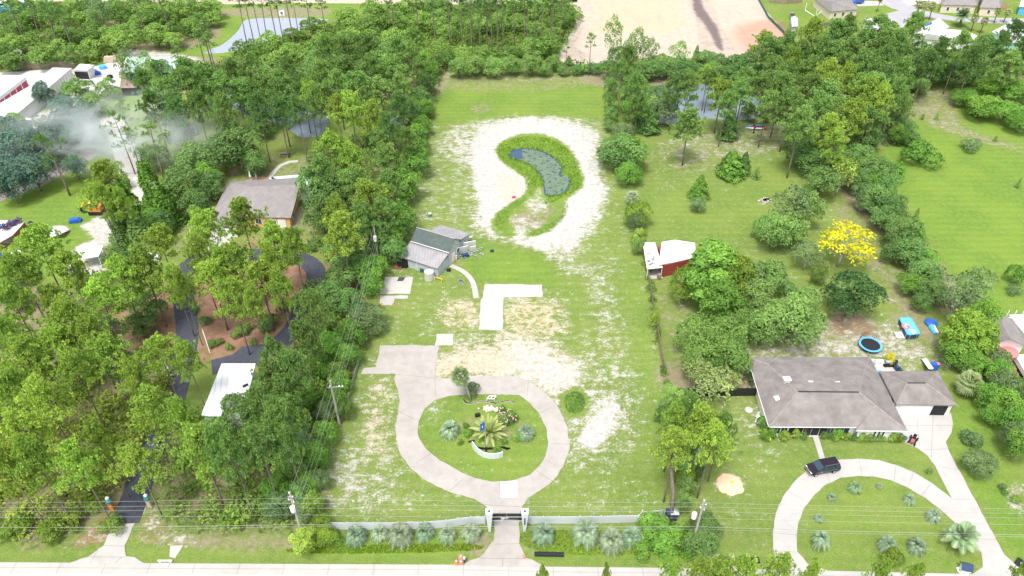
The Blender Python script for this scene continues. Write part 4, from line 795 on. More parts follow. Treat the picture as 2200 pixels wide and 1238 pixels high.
L('pine', 'lime', (1510, 915, 96, 15), (1448, 905, 80, 14), (1450, 962, 84, 15), (1528, 952, 90, 15)); L('pine', 'mid', (1478, 880, 66, 13), (1550, 925, 70, 14)); L('oak', 'mid', (1440, 860, 46, 6), (1455, 890, 60, 6), (1480, 960, 60, 6), (1470, 1000, 50, 5), (1475, 1045, 44, 4.5), (1468, 1080, 40, 4), (1450, 930, 50, 5)); L('oak', 'gold', (1474, 1025, 40, 4)); L('oak', 'deep', (1515, 1130, 66, 4), (1505, 1165, 80, 4.5), (1500, 1010, 30, 3), (1420, 890, 30, 4)); L('shrub', 'bright', (1400, 1150, 60), (1430, 1165, 60), (1380, 1180, 50), (1395, 1115, 46), (1450, 1150, 50), (1420, 1130, 50), (1440, 1190, 50), (1480, 1190, 40), (1360, 1155, 40))
# right edge
L('tall', 'gold', (2075, 715, 110, 10), (2110, 730, 80, 9)); L('oak', 'bright', (2060, 760, 70, 6), (2090, 780, 60, 5), (2110, 690, 60, 9), (2145, 800, 60, 5), (2125, 850, 60, 5), (2160, 870, 70, 6), (2185, 910, 70, 6), (2190, 960, 60, 6), (2130, 890, 50, 4)); L('oak', 'grey', (2150, 830, 60, 6), (2195, 850, 50, 6), (2180, 940, 60, 6), (2105, 998, 72, 3.6), (2150, 780, 50, 5)); L('shrub', 'gold', (2182, 1074, 24)); L('shrub', 'grey', (2090, 945, 50), (2155, 1048, 20), (2000, 1010, 12))
L('shrub', 'gold', (1915, 1195, 42, 2.4)); L('pine', 'lime', (1440, 1236, 60, 13), (1500, 1238, 80, 13), (1545, 1232, 80, 13), (1600, 1238, 90, 13), (1675, 1228, 70, 13), (1740, 1242, 50, 13), (1890, 1240, 55, 13), (1300, 1242, 26, 12), (1960, 1244, 40, 13), (2190, 1236, 40, 13), (1165, 1246, 30, 12))
# hedge bushes in front of the big house
L('shrub', 'bright', (1637, 908, 28, 2.6), (1655, 930, 26, 2.2), (1643, 935, 22, 2.2), (1800, 936, 24, 2.0)); L('shrub', 'gold', (1686, 938, 27, 1.6), (1821, 939, 18, 1.5), (1853, 940, 24, 1.5), (1870, 940, 22, 1.5), (1889, 940, 18, 1.3), (1916, 940, 26, 1.6), (1930, 941, 26, 1.6)); L('shrub', 'lime', (1707, 932, 20, 1.8), (1896, 938, 16, 1.3)); L('shrub', 'deep', (1727, 934, 22, 1.2), (1770, 935, 20, 1.2), (1783, 935, 18, 1.2), (1835, 940, 14, 1.4))
L('sapling', 'mid', (1627, 372, 18, 3.2), (1970, 458, 14, 2.8), (2190, 393, 12, 2.6), (1983, 250, 10, 2), (1682, 315, 12, 1.5), (1692, 335, 10, 1.4), (2015, 250, 12, 2), (2140, 298, 10, 1.6), (92, 494, 10, 1.5), (1593, 970, 10, 1), (1995, 1012, 12, 1.2)); L('shrub', 'bright', (2160, 1060, 10, 1), (1100, 895, 28, 2), (1080, 880, 18, 1.6), (1000, 915, 18, 1), (1110, 940, 22, 1), (1070, 965, 18, .9), (1035, 945, 18, .8), (990, 950, 16, .8), (1085, 950, 16, .8)); L('shrub', 'gold', (1006, 930, 14, .8)); L('shrub', 'grey', (1016, 838, 32, 2.2))
# understorey bushes beside the drive
L('shrub', 'olive', (455, 740, 26), (470, 735, 22), (490, 745, 22), (515, 715, 34), (530, 705, 30), (545, 735, 20), (580, 690, 40, 2.5), (610, 660, 34, 2.5), (640, 640, 30), (590, 745, 24)); L('shrub', 'deep', (440, 690, 30), (570, 700, 40, 2.6), (420, 665, 22), (470, 580, 24), (375, 640, 24), (680, 520, 30, 2), (670, 530, 30, 2))
for (k_, x_, y_, w__, t__, h__) in T_: plant(k_, x_, y_, w__ * ((.80 if x_ < 700 and y_ > 430 else .88) if k_ == 'pine' else 1), t__, h__)

# woods filled in between the trees above: same kinds, scattered so that no two stand on one spot
def woods(poly, step, kinds, seed, tone, wpx, mass=None):
    rs = random.Random(seed); pts = [(o[6], o[7], o[8]) for o in PL]; xs_ = [p[0] for p in poly]; ys_ = [p[1] for p in poly]; pn = np.array(poly, float)
    def inside(x, y):
        c = False
        for (ax, ay), (bx, by) in zip(poly, poly[1:] + poly[:1]):
            if (ay > y) != (by > y) and x < (bx - ax) * (y - ay) / (by - ay) + ax: c = not c
        return c
    tries = 0
    while tries < 1500:
        tries += 1; x = rs.uniform(min(xs_), max(xs_)); y = rs.uniform(min(ys_), max(ys_))
        if not inside(x, y): continue
        kd = rs.choice(kinds); h = HTS[kd] * HC[kd] * (0.7 if kd in ('oak', 'airy') else 1); p = P(x, y, h)
        if any((p.x - q[0]) ** 2 + (p.y - q[1]) ** 2 < (step) ** 2 for q in pts): continue
        pts.append((p.x, p.y, 3))
        if mass is None: plant(kd, x, y, rs.uniform(*wpx) / S(x, y, h), rs.choice(tone)); continue
        h0, w0, parts = rs.choice(PROTO[kd]); me_ = parts[-1]; k = len(me_.vertices); co = np.empty(k * 3, np.float32); me_.vertices.foreach_get('co', co); co = co.reshape(-1, 4, 3)[::2].reshape(-1, 3)
        tt = np.empty(k, np.float32); me_.attributes['tone'].data.foreach_get('value', tt); tt = tt.reshape(-1, 4)[::2].reshape(-1)
        cn = co.reshape(-1, 4, 3).mean(1, keepdims=True); co = (cn + (co.reshape(-1, 4, 3) - cn) * 1.35).reshape(-1, 3)
        sw = rs.uniform(*wpx) / w0; a = rs.uniform(0, 6.28); ca, sa = cos(a) * sw, sin(a) * sw; hs_ = rs.uniform(.65, 1.0) * sw
        mass[0].append(np.stack([p.x + co[:, 0] * ca - co[:, 1] * sa, p.y + co[:, 0] * sa + co[:, 1] * ca, co[:, 2] * hs_], 1)); mass[1].append(tt + rs.uniform(-.4, .35))
MASS = ([], [])
woods([(-40, 20), (-40, 135), (40, 138), (150, 132), (250, 112), (330, 90), (375, 88), (455, 45), (455, 15), (330, 15), (200, 12), (60, 20)], 5.6, ['oak', 'oak', 'airy'], 5, ['bright', 'mid', 'deep', 'olive', 'gold', 'mid'], (6.5, 9), MASS)
woods([(480, 120), (560, 90), (640, 62), (720, 42), (850, 20), (900, 5), (1215, 10), (1215, 70), (1195, 105), (1110, 135), (960, 135), (900, 125), (700, 130), (540, 135)], 5.4, ['oak', 'airy', 'oak', 'oak'], 6, ['bright', 'mid', 'deep', 'olive', 'gold'], (6, 9), MASS)
ow = bpy.data.objects.new('woodland', leaf_mesh('woodland', np.concatenate(MASS[0]), np.concatenate(MASS[1]), 'leaf')); COL.objects.link(ow); ow.color = (.155, .26, .055, 1)
tag(ow, 'mixed leafy woodland filling the far background at the top left', 'woodland', kind='stuff')
woods([(300, 160), (420, 150), (600, 150), (860, 100), (930, 160), (900, 230), (830, 240), (700, 250), (560, 250), (440, 270), (330, 260)], 6.5, ['pine', 'oak'], 7, ['mid', 'deep', 'mid'], (7, 9))
woods([(1300, 110), (1330, 130), (1380, 160), (1375, 250), (1340, 300), (1310, 200)], 5.5, ['oak'], 8, ['mid', 'deep', 'grey'], (6, 8))
woods([(1640, 120), (1800, 90), (1960, 110), (2200, 130), (2200, 175), (1960, 175), (1930, 260), (1830, 330), (1700, 280), (1640, 220)], 6.5, ['pine', 'oak'], 9, ['mid', 'deep', 'bright'], (7, 9))
woods([(0, 540), (200, 640), (300, 730), (320, 860), (260, 960), (200, 1060), (0, 1050)], 8, ['oak'], 10, ['olive', 'gold', 'mid'], (5, 6.5))
woods([(430, 940), (600, 800), (700, 720), (740, 800), (700, 960), (660, 1080), (420, 1110), (350, 1040)], 5.5, ['oak'], 12, ['olive', 'bright', 'mid', 'deep'], (5, 7))

# ------------------------------------------------------------------ undergrowth, too dense to count
def thicket(poly, label, col, seed, gap=2.0, hr=(0.8, 2.4), rr=(0.9, 2.0), per=46, size=.27, name='undergrowth', cat='undergrowth'):
    rng = np.random.default_rng(seed); pw = smooth_poly(G2(poly), 2); pa = np.array(pw); x0, y0 = pa.min(0); x1, y1 = pa.max(0)
    n = int((x1 - x0) * (y1 - y0) / gap ** 2 * 1.6); X = rng.uniform(x0, x1, n); Y = rng.uniform(y0, y1, n)
    k = sdist(pw, X, Y) > 0.3; X, Y = X[k], Y[k]; n = len(X); r = rng.uniform(*rr, n); h = rng.uniform(*hr, n)
    i = np.repeat(np.arange(n), per); d = sph(len(i), rng, .3); p = np.stack([X[i] + d[:, 0] * r[i], Y[i] + d[:, 1] * r[i], np.maximum(0.05, h[i] * (.35 + .65 * d[:, 2]))], 1)
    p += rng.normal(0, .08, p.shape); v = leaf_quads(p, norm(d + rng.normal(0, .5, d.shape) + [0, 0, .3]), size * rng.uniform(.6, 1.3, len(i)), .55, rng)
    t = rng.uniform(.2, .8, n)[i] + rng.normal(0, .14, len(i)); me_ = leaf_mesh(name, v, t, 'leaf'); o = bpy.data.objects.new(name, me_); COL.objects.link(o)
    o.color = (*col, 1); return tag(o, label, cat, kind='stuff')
thicket([(-60, 830), (60, 800), (160, 840), (260, 850), (370, 800), (360, 860), (330, 930), (290, 1000), (250, 1070), (225, 1100), (170, 1130), (110, 1155), (-60, 1155)], 'dense leafy undergrowth below the pines left of the asphalt drive', (.21, .28, .04), 1, 1.7, (.8, 2.8))
thicket([(-60, 690), (60, 700), (200, 740), (330, 760), (360, 800), (160, 840), (-60, 830)], 'dark undergrowth beneath the upper pines at the left edge', (.15, .22, .045), 2, 2.2, (.6, 1.8))
thicket([(340, 930), (370, 860), (440, 900), (560, 830), (650, 760), (690, 700), (770, 690), (770, 760), (745, 860), (715, 960), (690, 1050), (660, 1130), (600, 1145), (440, 1140), (375, 1125), (340, 1050)], 'thick mixed undergrowth filling the strip beside the utility line', (.17, .27, .045), 3, 1.7, (.8, 3.0))
thicket([(640, 640), (700, 600), (770, 660), (790, 700), (700, 760), (650, 730)], 'undergrowth behind the wooden fence by the utility line', (.15, .25, .045), 4, 2.2)
thicket([(660, 350), (760, 300), (860, 250), (940, 150), (950, 165), (925, 260), (905, 360), (880, 450), (850, 520), (790, 560), (700, 500), (680, 430)], 'undergrowth in the tree belt left of the pond field', (.13, .24, .045), 5, 2.4, (.8, 2.4))
thicket([(290, 150), (480, 130), (700, 60), (860, 25), (1235, 14), (1215, 90), (1190, 130), (1160, 150), (950, 155), (930, 180), (860, 190), (600, 200), (300, 190)], 'mixed green undergrowth of the wood behind the pond field', (.17, .27, .05), 6, 2.8, (.8, 2.6), (1.2, 2.4), 30, .38)
thicket([(-80, 10), (60, 15), (200, 8), (400, 8), (470, 15), (450, 60), (380, 95), (260, 110), (240, 135), (150, 138), (-80, 142)], 'brushy undergrowth of the wood behind the storage buildings', (.18, .27, .05), 7, 2.8, (.8, 2.6), (1.2, 2.4), 30, .38)
thicket([(1190, 140), (1300, 142), (1400, 135), (1720, 140), (1860, 110), (2220, 130), (2220, 178), (1950, 178), (1935, 190), (1700, 170), (1640, 170), (1400, 168), (1300, 156), (1190, 154)], 'low green undergrowth along the edge of the building site', (.12, .21, .05), 8, 2.5, (.8, 2.6), (1.2, 2.2), 32, .34)
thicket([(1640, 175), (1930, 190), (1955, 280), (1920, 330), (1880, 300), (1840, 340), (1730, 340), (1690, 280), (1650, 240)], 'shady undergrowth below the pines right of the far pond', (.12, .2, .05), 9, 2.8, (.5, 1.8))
thicket([(1730, 340), (1850, 330), (1920, 420), (1985, 520), (2040, 620), (2080, 660), (2020, 665), (1960, 620), (1900, 520), (1850, 430), (1760, 400)], 'shrubby undergrowth along the diagonal tree line', (.12, .21, .05), 10, 2.4)
thicket([(1375, 520), (1388, 530), (1400, 600), (1415, 680), (1425, 760), (1440, 840), (1432, 850), (1412, 760), (1398, 690), (1388, 610)], 'weedy creepers growing along the wooden lot fence', (.12, .22, .03), 11, 1.3, (.3, 1.2), (.4, .9), 30, .2)
thicket([(1370, 1130), (1440, 1120), (1530, 1140), (1540, 1185), (1500, 1200), (1400, 1195), (1340, 1175)], 'bright green weeds in the ditch beside the white fence', (.13, .26, .025), 12, 1.1, (.2, .9), (.4, 1.0), 34, .18)
thicket([(1440, 860), (1480, 870), (1490, 960), (1490, 1090), (1455, 1100), (1448, 1000), (1430, 930)], 'bushy undergrowth in the strip beneath the roadside pines', (.11, .2, .03), 13, 1.6, (.5, 1.8), (.6, 1.3), 40, .2)
thicket([(2055, 660), (2110, 700), (2140, 800), (2200, 830), (2215, 980), (2160, 900), (2110, 860), (2080, 790), (2040, 740)], 'undergrowth between the big house and the pale gabled house', (.10, .18, .035), 14, 1.9, (.5, 2.0), (.7, 1.5), 40, .22)
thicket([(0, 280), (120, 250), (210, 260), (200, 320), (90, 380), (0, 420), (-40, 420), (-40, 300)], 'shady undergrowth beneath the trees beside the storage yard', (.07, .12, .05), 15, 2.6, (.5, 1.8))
# tall grass round the pond and along the ditch
def tufts(polys, label, col, n, seed, hgt=(.25, .8), holes=(), name='tall_grass'):
    rng = np.random.default_rng(seed); V = []; T = []
    for poly in polys:
        pw = smooth_poly(G2(poly), 3); pa = np.array(pw); x0, y0 = pa.min(0); x1, y1 = pa.max(0)
        X = rng.uniform(x0, x1, n); Y = rng.uniform(y0, y1, n); k = sdist(pw, X, Y) > 0
        for hole in holes: k &= sdist(smooth_poly(G2(hole), 3), X, Y) < 0.1
        X, Y = X[k], Y[k]; m_ = len(X); g = .5 + .5 * np.sin(X * .9) * np.sin(Y * .8 + 1); h = rng.uniform(*hgt, m_) * (.5 + g)
        a = rng.uniform(0, 6.28, m_); w_ = rng.uniform(.10, .22, m_); ln = rng.normal(0, .3, (m_, 2)) * h[:, None]
        b0 = np.stack([X - np.cos(a) * w_, Y - np.sin(a) * w_, np.zeros(m_) - .05], 1); b1 = np.stack([X + np.cos(a) * w_, Y + np.sin(a) * w_, np.zeros(m_) - .05], 1)
        t = np.stack([X + ln[:, 0], Y + ln[:, 1], h], 1); V.append(np.stack([b0, b1, t + [.03, 0, 0], t - [.03, 0, 0]], 1).reshape(-1, 3)); T.append(.35 + .3 * g + rng.normal(0, .15, m_))
    o = bpy.data.objects.new(name, leaf_mesh(name, np.concatenate(V), np.concatenate(T), 'leaf')); COL.objects.link(o); o.color = (*col, 1); return tag(o, label, 'grass', kind='stuff')
tufts([[(1068, 322), (1082, 305), (1130, 294), (1180, 298), (1216, 318), (1236, 347), (1250, 385), (1243, 405), (1212, 425), (1160, 440), (1130, 405), (1128, 385), (1100, 362), (1078, 345)]], 'tall bright grass on the banks of the bean shaped pond', (.24, .38, .05), 15000, 1, (.05, .36), (POND, [(1140, 420), (1165, 398), (1176, 420), (1160, 440)]))
tufts([[(1062, 480), (1078, 450), (1118, 425), (1130, 430), (1095, 460), (1090, 500)], [(1140, 500), (1200, 470), (1212, 440), (1222, 440), (1215, 465), (1190, 492), (1150, 508)]], 'grass strip curling below the pond', (.19, .32, .06), 3500, 2, (.03, .16))
tufts([[(1130, 1140), (1370, 1145), (1400, 1190), (1160, 1186)], [(650, 1176), (1000, 1168), (1005, 1184), (660, 1190)]], 'lush grass in the roadside ditch', (.32, .46, .04), 8000, 3, (.03, .13))
tufts([ell(1235, 865, 23, 24)], 'round patch of dark weeds in the sandy lot', (.17, .31, .09), 1500, 4, (.04, .16), name='weeds')

# ------------------------------------------------------------------ palms and odd plants
def put(parts, nm_, x, y, label, cat, col, sc=1.0, rz=0.0, group=None, h=0.0):
    p = P(x, y, h); o = thing(nm_, label, cat, (p.x, p.y, 0), group); o.scale = (sc * (1 + .09 * sin(x)), sc * (1 + .09 * sin(x * 1.7)), sc * (1 + .14 * sin(x * 2.3 + y))); o.rotation_euler = (.05 * sin(x * 3.1), .05 * sin(x * 2.1), rz)
    for me_ in parts:
        c_ = bpy.data.objects.new(me_.name.split('.')[0], me_); COL.objects.link(c_); c_.parent = o; c_.color = (*col, 1)
    return o
BLUE = (.215, .30, .185); jelly = [palm_mesh(201 + i, 1.1 + .2 * i, .28, n=38, L=2.1, droop=1.5, up=(-.1, 1.3), wid=.05, leaflet=.55, nlf=17) for i in range(3)]
PG = 'blue green palms along the white front fence'
for i, (x, y, s_, lb) in enumerate([(767, 1158, .9, 'blue green palm at the far left end of the left white fence'), (817, 1153, .72, 'small blue green palm second from the far end of the left white fence'), (862, 1158, 1.0, 'widest blue green palm in front of the left white fence'),
        (913, 1150, .78, 'blue green palm mid way along the left white fence, fourth from its end'), (962, 1156, .68, 'slim tufted palm with dark trunk, second from the gate on the left'), (1012, 1152, .85, 'blue green palm nearest the gate on its left side'),
        (1168, 1155, .98, 'blue green palm nearest the gate on its right side'), (1258, 1155, 1.05, 'blue green palm second from the gate along the right white fence'), (1312, 1172, 1.12, 'largest drooping blue palm in front of the right white fence'), (1358, 1160, .95, 'blue green palm at the corner of the right white fence')]):
    put(jelly[i % 3], 'palm_tree', x, y, lb, 'palm', (BLUE[0] * (.95 + .08 * (i % 3)), BLUE[1], BLUE[2]), s_ * 1.15, i * 1.3, PG)
put(jelly[0], 'palm_tree', 968, 931, 'pale blue palm at the left end of the round island bed', 'palm', BLUE, 1.12, 1); put(jelly[1], 'palm_tree', 1130, 937, 'pale blue palm at the right end of the round island bed', 'palm', BLUE, 1.05, 2)
date = palm_mesh(211, .9, .5, n=46, L=3.6, droop=.6, up=(-.05, 1.35), wid=.05, leaflet=.27, nlf=30, dead=10)
put(date, 'palm_tree', 1052, 938, 'huge yellow green date palm in the middle of the round island bed', 'palm', (.34, .40, .14), .95)
sabal = fan_palm(221, 5.6, .2, 40, 1.75, 9, -1.4); put(sabal, 'palm_tree', 1011, 862, 'leaning fan palm with yellowing skirt beside the driveway', 'palm', (.17, .24, .10), .92, 0.2)
tallj = palm_mesh(231, 2.6, .3, n=36, L=2.0, droop=1.5, up=(-.2, 1.3), leaflet=.5, nlf=15); tallc = palm_mesh(232, 2.8, .34, n=34, L=2.6, droop=.7, up=(-.1, 1.3), leaflet=.6, nlf=17)
OG = 'palms inside the drive oval'
put(tallj, 'palm_tree', 1759, 1176, 'palm on a thick ragged trunk at the left of the drive oval', 'palm', BLUE, .85, 1, OG); put(tallc, 'palm_tree', 2053, 1178, 'tall feather palm at the right of the drive oval', 'palm', (.24, .34, .18), 1.0, 2, OG)
for i, (x, y, s_, lb, c_) in enumerate([(1786, 1072, .42, 'tiny tufted palm at the upper left of the drive oval', BLUE), (1834, 1055, .62, 'small palm below the parked black vehicle', (.2, .3, .16)), (1888, 1047, .32, 'smallest palm tuft near the top of the drive oval', (.24, .3, .2)), (1952, 1077, .62, 'low palm near the right inner curve of the drive oval', (.24, .33, .2)),
        (2002, 1115, .72, 'low palm just above the tall feather palm', (.25, .33, .22)), (1902, 1178, .92, 'bushy palm touching the yellow flowered shrub', BLUE), (1966, 1180, .92, 'bushy blue palm right of the yellow flowered shrub', BLUE), (1757, 1118, .42, 'little palm tuft behind the ragged trunk palm', (.2, .3, .2)), (1700, 1236, .01, '', BLUE)][:8]):
    put(jelly[i % 3], 'palm_tree', x, y, lb, 'palm', c_, s_, i, OG)
fan = fan_palm(241, 2.2, .2, 34, 1.5, 8)
put(fan, 'palm_tree', 1357, 442, 'grey green fan palm behind the dark bush on the lot line', 'palm', (.3, .36, .22), 1.0); put(fan, 'palm_tree', 2068, 848, 'broad fan palm right of the detached garage', 'palm', (.26, .32, .14), 1.35, 1)
put(fan, 'palm_tree', 1852, 452, 'fan palm low in the diagonal tree line', 'palm', (.3, .34, .2), 1.2, 2); put(fan, 'palm_tree', 1980, 615, 'fan palm at the lower end of the diagonal tree line', 'palm', (.3, .32, .2), 1.1, 3); put(fan, 'palm_tree', 48, 142, 'rounded fan palm in front of the brown fence', 'palm', (.26, .33, .18), 1.3, 1)
fant = fan_palm(251, 4.6, .2, 30, 1.5, 8)
for i, (x, y, lb) in enumerate([(1968, 38, 'left palm of the trio beside the street'), (1979, 43, 'middle palm of the trio beside the street'), (1996, 42, 'right palm of the trio beside the street'), (2086, 68, 'fan palm on the lawn by the white roofed house'), (2105, 72, 'fan palm beside the tall dark hedge tree'), (2135, 50, 'fan palm at the street corner by the mint house'), (2155, 49, 'wider fan palm behind the mint house')]):
    put(fant, 'palm_tree', x, y, lb, 'palm', (.28, .31, .13), .95, i, 'fan palms along the far street')
put(tallc, 'palm_tree', 2061, 57, 'feather palm in the round bed behind the white roof', 'palm', (.16, .24, .13), 1.35, 1); put(fan_palm(255, 5, .18, 20, 1.1, 10), 'palm_tree', 1883, 26, 'browned palm on the corner lawn by the dark car', 'palm', (.22, .17, .10), .9)
banana = palm_mesh(261, .4, .14, n=9, L=1.5, droop=1.0, up=(.5, 1.2), wid=.12, leaflet=.45, nlf=11)
for i, (x, y, lb) in enumerate([(1647, 940, 'yellow green banana plant at the left front corner of the big house'), (1706, 936, 'banana plant left of the front walk'), (1797, 937, 'banana plant between walk and middle windows')]): put(banana, 'banana_plant', x, y, lb, 'plant', (.38, .48, .04), 1.1, i, 'banana plants in front of the big house')
# bare and dead trees
dead = [bare_tree(300 + i, 9) for i in range(3)]
for i, (x, y, s_, lb) in enumerate([(868, 215, 1.0, 'dead silvery tree in front of the pine belt'), (1500, 840, .62, 'bare pale tree beside the olive oak'), (1515, 800, .5, 'thin leafless tree tinged with dry buds'), (1450, 140, .5, 'bare stem standing at the building site edge'), (322, 570, .75, 'forked dead tree among the lime pines'), (230, 625, .6, 'small dead snag among the pines'), (863, 168, .6, 'bare curved snag at the top of the pine belt'), (930, 20, .7, 'bare tree at the far wood edge')]):
    p = P(x, y); o = thing('dead_tree', lb, 'tree', (p.x, p.y, 0)); o.scale = (s_,) * 3; c_ = bpy.data.objects.new('trunk', dead[i % 3]); COL.objects.link(c_); c_.parent = o
p = P(1440, 1122); o = thing('pine_tree', 'leaning bare pine trunk rising over the end of the white fence', 'pine', (p.x, p.y, 0)); mb = MB()
q = P(1446, 945, 12); o_ = [p, p.lerp(q, .35) + Vector((.3, 0, 0)), p.lerp(q, .7) + Vector((-.2, 0, 0)), q]
mb.tube(o_, [.33, .27, .22, .13], 9); mb.build('trunk', 'bark', o, True)
for (x, y, c_) in ((1088, 893, 'flower'),):
    o = plant('shrub', x, y + 6, 34, 'deep', 2.2, label='pink flowering oleander bush in the round island bed'); mb = MB(); rs = random.Random(2)
    for i in range(46): a = rs.uniform(0, 6.3); r = rs.uniform(.3, 1.6); mb.box((o.location.x + r * cos(a), o.location.y + r * sin(a), 1.1 + rs.uniform(0, 1.1)), (.16, .16, .12), a)
    q = mb.build('flowers', 'flower'); q.parent = o; q.matrix_parent_inverse = o.matrix_basis.inverted()
# ------------------------------------------------------------------ building helpers
def roof(pts, faces, m, parent, th=0.16, name='roof'):
    """pts: name -> (x px, y px, height m)"""
    ks = list(pts); vs = [P(*pts[k]) if len(pts[k]) == 3 else Vector(pts[k][:3]) for k in ks]; ix = {k: i for i, k in enumerate(ks)}
    n = len(vs); fs = [tuple(ix[k] for k in f) for f in faces]; ed = {}
    for f in fs:
        for a, b_ in zip(f, f[1:] + f[:1]): ed[(a, b_)] = 1
    bd = [(a, b_) for a, b_ in ed if (b_, a) not in ed]
    allv = vs + [v - Vector((0, 0, th)) for v in vs]; ff = list(fs) + [tuple(i + n for i in f[::-1]) for f in fs] + [(a, b_, b_ + n, a + n) for a, b_ in bd]
    return MB().add(allv, ff).build(name, m, parent)
def inset(poly, d):
    """shrink a counter-clockwise or clockwise world polygon by d"""
    n = len(poly); ar = sum(poly[i][0] * poly[(i + 1) % n][1] - poly[(i + 1) % n][0] * poly[i][1] for i in range(n)); s = 1 if ar > 0 else -1; out = []
    for i in range(n):
        a, b_, c = [Vector(poly[k % n][:2]) for k in (i - 1, i, i + 1)]
        d1 = (b_ - a).normalized(); d2 = (c - b_).normalized(); n1 = Vector((-d1.y, d1.x)) * s; n2 = Vector((-d2.y, d2.x)) * s
        bi = n1 + n2; bi = bi / max(0.3, bi.length_squared) * 2 if bi.length > 1e-3 else n1; out.append(tuple(b_ + bi * d))
    return out
def walls(pts, m, parent, h, ins=0.45, name='wall', z0=-0.1):
    poly = inset([tuple(P(*p)[:2]) for p in pts], ins); MB().prism(poly, z0, h).build(name, m, parent); return poly
def on_wall(a, b_, t, wd, z, hh, parent, kind='window', frame='trim', pane='glass', mull=1):
    """window or door set proud of the wall from a to b (outward to the right of a->b)"""
    a = Vector(a); b_ = Vector(b_); d = (b_ - a).normalized(); nn = Vector((d.y, -d.x)); c = a.lerp(b_, t); rz = atan2(d.y, d.x)
    q = c + nn * 0.03; w = MB().box((q.x, q.y, z), (wd + .16, .10, hh + .16), rz).build(kind, frame, parent)
    q2 = c + nn * 0.09; mb = MB(); k = max(1, mull); ww = wd / k
    for i in range(k):
        o = q2 + d * ((i + .5) * ww - wd / 2); mb.box((o.x, o.y, z), (ww - .07, .04, hh - .06), rz)
    mb.build('pane' if kind == 'window' else 'panel', pane, w); return w
def house(name, label, cat, anchor): return thing(name, label, cat, tuple(P(*anchor)))
# ---- big house right
H1 = house('ranch_house', 'wide low white house with big grey brown hip roof beside the circular drive', 'house', (1760, 900))
E = 2.9
rp = dict(D=(1652, 917, E), V=(1840, 918, E), W=(1839, 925, E), C=(1950, 926, E), B=(1869, 767, E), K=(1791, 768, E), J=(1672, 767, E), A=(1606, 767, E), R1=(1714, 842, 6.0), R2=(1846, 843, 6.0), Wp=(1880, 872, 5.0), Q=(1853, 806, 4.6), Lp=(1649, 782, 3.7))
roof(rp, [('D', 'V', 'Wp', 'R2', 'R1'), ('V', 'W', 'Wp'), ('W', 'C', 'Wp'), ('C', 'B', 'Q', 'R2', 'Wp'), ('B', 'K', 'Q'), ('K', 'J', 'Lp', 'R1', 'R2', 'Q'), ('J', 'A', 'Lp'), ('A', 'D', 'R1', 'Lp')], 'shingle', H1)
wp = walls([(1652, 917, E), (1839, 918, E), (1839, 925, E), (1950, 926, E), (1869, 767, E), (1606, 767, E)], 'white_paint', H1, E - .18, .55)
a, b_ = wp[0], wp[1]; a2, b2 = wp[2], wp[3]
for t in (.06, .14): on_wall(a, b_, t + .02, 1.0, 1.5, 1.3, H1, mull=2)
for t, wd in ((.335, 3.4), (.52, 3.6)): on_wall(a, b_, t, wd, 1.35, 1.8, H1, 'window', 'trim', 'dark', 3)
on_wall(a, b_, .43, 1.1, 1.1, 2.1, H1, 'door', 'trim', 'rust_roof', 1)
on_wall(a, b_, .69, 1.0, 1.5, 1.3, H1, mull=2); on_wall(a, b_, .84, 1.7, 1.5, 1.4, H1, mull=2)
for t in (.40, .50, .60): on_wall(a2, b2, t, .35, 1.4, 1.5, H1)
MB().tube([P(1715, 841.5, 6.05), P(1845, 842.6, 6.05)], .09, 5).build('ridge_vent', 'dark', H1)
[MB().tube([P(*rp[a_]), P(*rp[b2_])], .10, 4).build('ridge_cap', 'shingle_cap', H1) for a_, b2_ in (('R1', 'D'), ('R2', 'C'), ('R1', 'Lp'), ('Lp', 'A'), ('Lp', 'J'), ('R2', 'Q'), ('Q', 'B'), ('Wp', 'V'))]
fb = MB()
for q, r_ in (((1652, 917.3, E - .09), (1840, 918.3, E - .09)), ((1839, 925.3, E - .09), (1950, 926.3, E - .09)), ((1606, 767, E - .09), (1652, 917, E - .09))):
    fb.tube([P(*q), P(*r_)], .11, 4)
fb.build('gutter', 'trim', H1)
for (x, y, h, s_, nm_, mm) in ((1690, 818, 5.4, (1.0, .8, 1.3), 'chimney', 'cream'), (1744, 825, 5.1, (.75, 1.2, .22), 'skylight', 'glass'), (1802, 826, 5.1, (.75, 1.2, .22), 'skylight', 'glass'), (1860, 822, 4.4, (.6, .8, .2), 'roof_vent', 'galv'), (1669, 856, 4.3, (.8, .8, .25), 'roof_vent', 'white_paint')):
    p = P(x, y, h); o = MB().box((p.x, p.y, h - (.3 if nm_ == 'chimney' else 0)), s_, 0.1).build(nm_, 'steel_roof' if nm_ == 'skylight' else mm, H1)
    if nm_ == 'chimney': MB().box((p.x, p.y, h + .42), (1.15, .95, .12), .1).build('cap', 'white_paint', o)
MB().box(P(1873, 990, 0) * 0 + P(1820, 931.5, .25), (.1, .1, .5)).build('downpipe', 'trim', H1)
